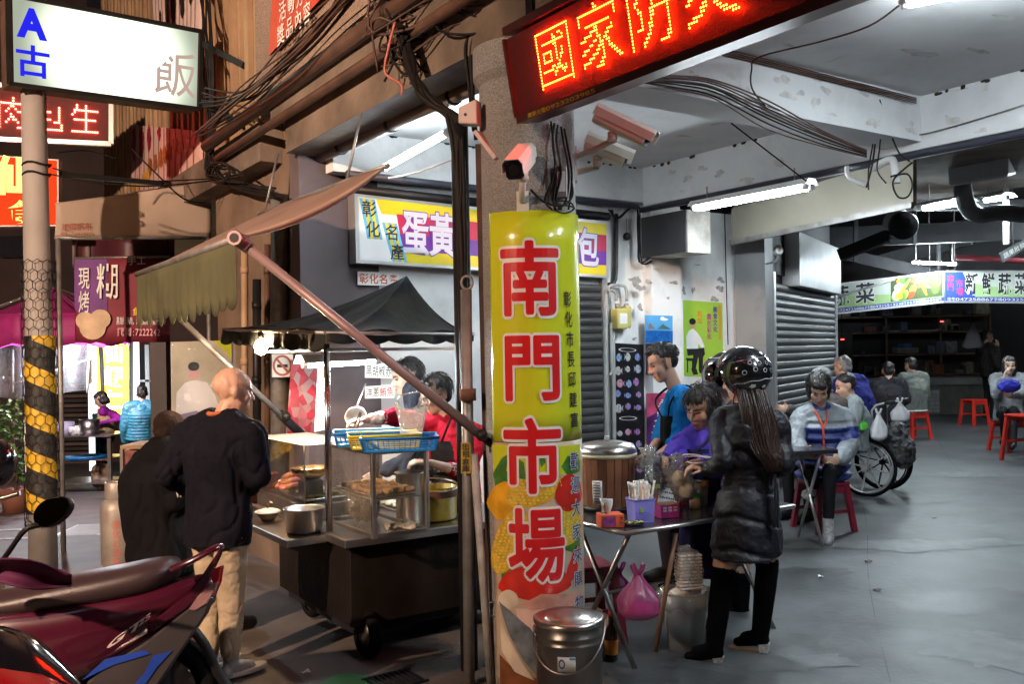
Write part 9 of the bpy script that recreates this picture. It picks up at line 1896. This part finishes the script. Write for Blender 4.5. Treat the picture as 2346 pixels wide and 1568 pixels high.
wc_ = P(-30,1750,3.0); wc_.z = .24; mb = MB(); mb.tube([wc_+V((.19*math.cos(a),0,.19*math.sin(a))) for a in [2*math.pi*i/28 for i in range(28)]], .05, 10, closed=True); mb.build('wheel', m_rub, s2)
# ---------------------------------------------------------------- small bits: floor cracks, litter, grime
m_crack = mat('crack_dark',(.05,.05,.05),.8,bump=0)
for k, pts in enumerate((((1760,1420),(1900,1428),(2060,1440),(2346,1470)),((1960,1090),(1985,1200),(1990,1330),(2040,1568)),((2150,1010),(2200,1080),(2346,1110)))):
    q = [G(u,v) for u,v in pts]; path = smooth_path(q, 8); mb = MB(); random.seed(k)
    for i in range(len(path)-1):
        a, b = path[i], path[i+1]; s_ = (b-a).cross(UP).normalized()*(.0006+.0016*random.random()); mb.poly([onG(a-s_)+UP*.0075,onG(b-s_)+UP*.0075,onG(b+s_)+UP*.0075,onG(a+s_)+UP*.0075])
    mb.build('floor_crack', m_crack, kind='structure')
random.seed(40)
for i, (u, v, l) in enumerate(((1880,1325,'tiny white paper scrap on the floor right of the boots'),(2010,1355,'dark scrap on the middle of the passage floor'),(940,1530,'crushed brown leaf by the drain grate'),(700,1545,'pale wrapper on the street near the cart wheel'),(1990,1290,'small grey scrap near the dining table'),(2140,1190,'dark scrap on the floor near the wheelchair'))):
    c = G(u,v)+UP*.012; mb = MB(); a = random.uniform(0,3); f = FrZ(c,a); mb.sheet(lambda s, q: f((s-.5)*.05,(q-.5)*.03,.006*math.sin(5*s+3*q)), 4, 3, .001); mb.build('litter', m_paper if i in (0,3) else m_cablebr, None, l, 'litter')
mb = MB(); random.seed(50)
for i in range(46):
    b = random.uniform(-3.5,2.6); mb.ell((0,0,0),(.012+random.random()*.02,.006,.008+random.random()*.012),Fr(A(3.292,b,3.445-random.random()*.012),E1,E2,UP),6,4)
for i in range(30): a = random.uniform(.3,3.2); mb.ell((0,0,0),(.012+random.random()*.018,.006,.008+random.random()*.01),Fr(A(a,2.745,3.445),E2,E1,UP),6,4)
mb.build('soot_specks', m_dark, arc)['kind'] = 'stuff'

m_oil = mat('oil_stain',(.042,.045,.048),.45,var=.4,vs=5,bump=.1,bs=40); m_scuff = mat('pale_scuff',(.10,.107,.11),.5,var=.4,vs=6,bump=.1)
for k, (u, v, rx, ry, m) in enumerate(((1830,1330,.45,.22,m_oil),(1990,1480,.55,.30,m_oil),(2200,1380,.5,.2,m_oil),(1900,1250,.3,.16,m_scuff),(2120,1250,.6,.22,m_scuff),(2280,1500,.35,.3,m_scuff),(1470,1540,.25,.14,m_oil),(1790,1520,.30,.16,m_scuff),(2060,1150,.5,.2,m_oil),(2240,1090,.6,.2,m_scuff))):
    c = G(u,v); mb = MB(); random.seed(k); ph = [random.uniform(0,6.28) for _ in range(5)]; pts = []
    for i in range(60): t = 2*math.pi*i/60; w = 1+.22*math.sin(2*t+ph[0])+.16*math.sin(3*t+ph[1])+.12*math.sin(7*t+ph[2])+.08*math.sin(13*t+ph[3])+.06*math.sin(21*t+ph[4]); p = c+V((rx*w*math.cos(t),ry*w*math.sin(t),0)); pts.append(onG(p)+UP*(.0052+.0003*k))
    mb.add([onG(c)+UP*(.0052+.0003*k)]+pts, [(0,1+i,1+(i+1) % 60) for i in range(60)]); mb.build('floor_stain', m, kind='structure')
mb = MB(); random.seed(61)
for k in range(34):
    u, v = random.choice(((1500,650),(1610,660),(1440,620),(1680,640),(1620,900),(1520,880),(1740,700),(1430,780))); c = onB(u+R_(45),v+R_(60),BW-(.124 if 1478 < u < 1540 else .0025)); blob(mb, c, E2, UP, .012+random.random()*.05, .008+random.random()*.03, k, 22, .55)
mb.build('peeled_paint', mat('bare_plaster',(.33,.32,.30),.8,var=.4,vs=20), arc)['kind'] = 'stuff'
mb = MB()
for k in range(26): c = A(random.uniform(.3,3.2),-.1515,random.uniform(3.15,3.43)); blob(mb, c, E2, UP, .015+random.random()*.06, .008+random.random()*.03, k+70, 20, .55)
for k in range(30): c = A(3.2985,random.uniform(-3.5,2.6),random.uniform(3.10,3.43)); blob(mb, c, E1, UP, .015+random.random()*.07, .006+random.random()*.03, k+170, 20, .55)
for k in range(40): c = A(random.uniform(.2,3.2),random.uniform(-3.5,2.6),3.4485); blob(mb, c, E2, E1, .02+random.random()*.12, .015+random.random()*.08, k+270, 24, .5)
mb.build('damp_marks', mat('damp_grey',(.60,.59,.57),.8,var=.3,vs=12), arc)['kind'] = 'stuff'
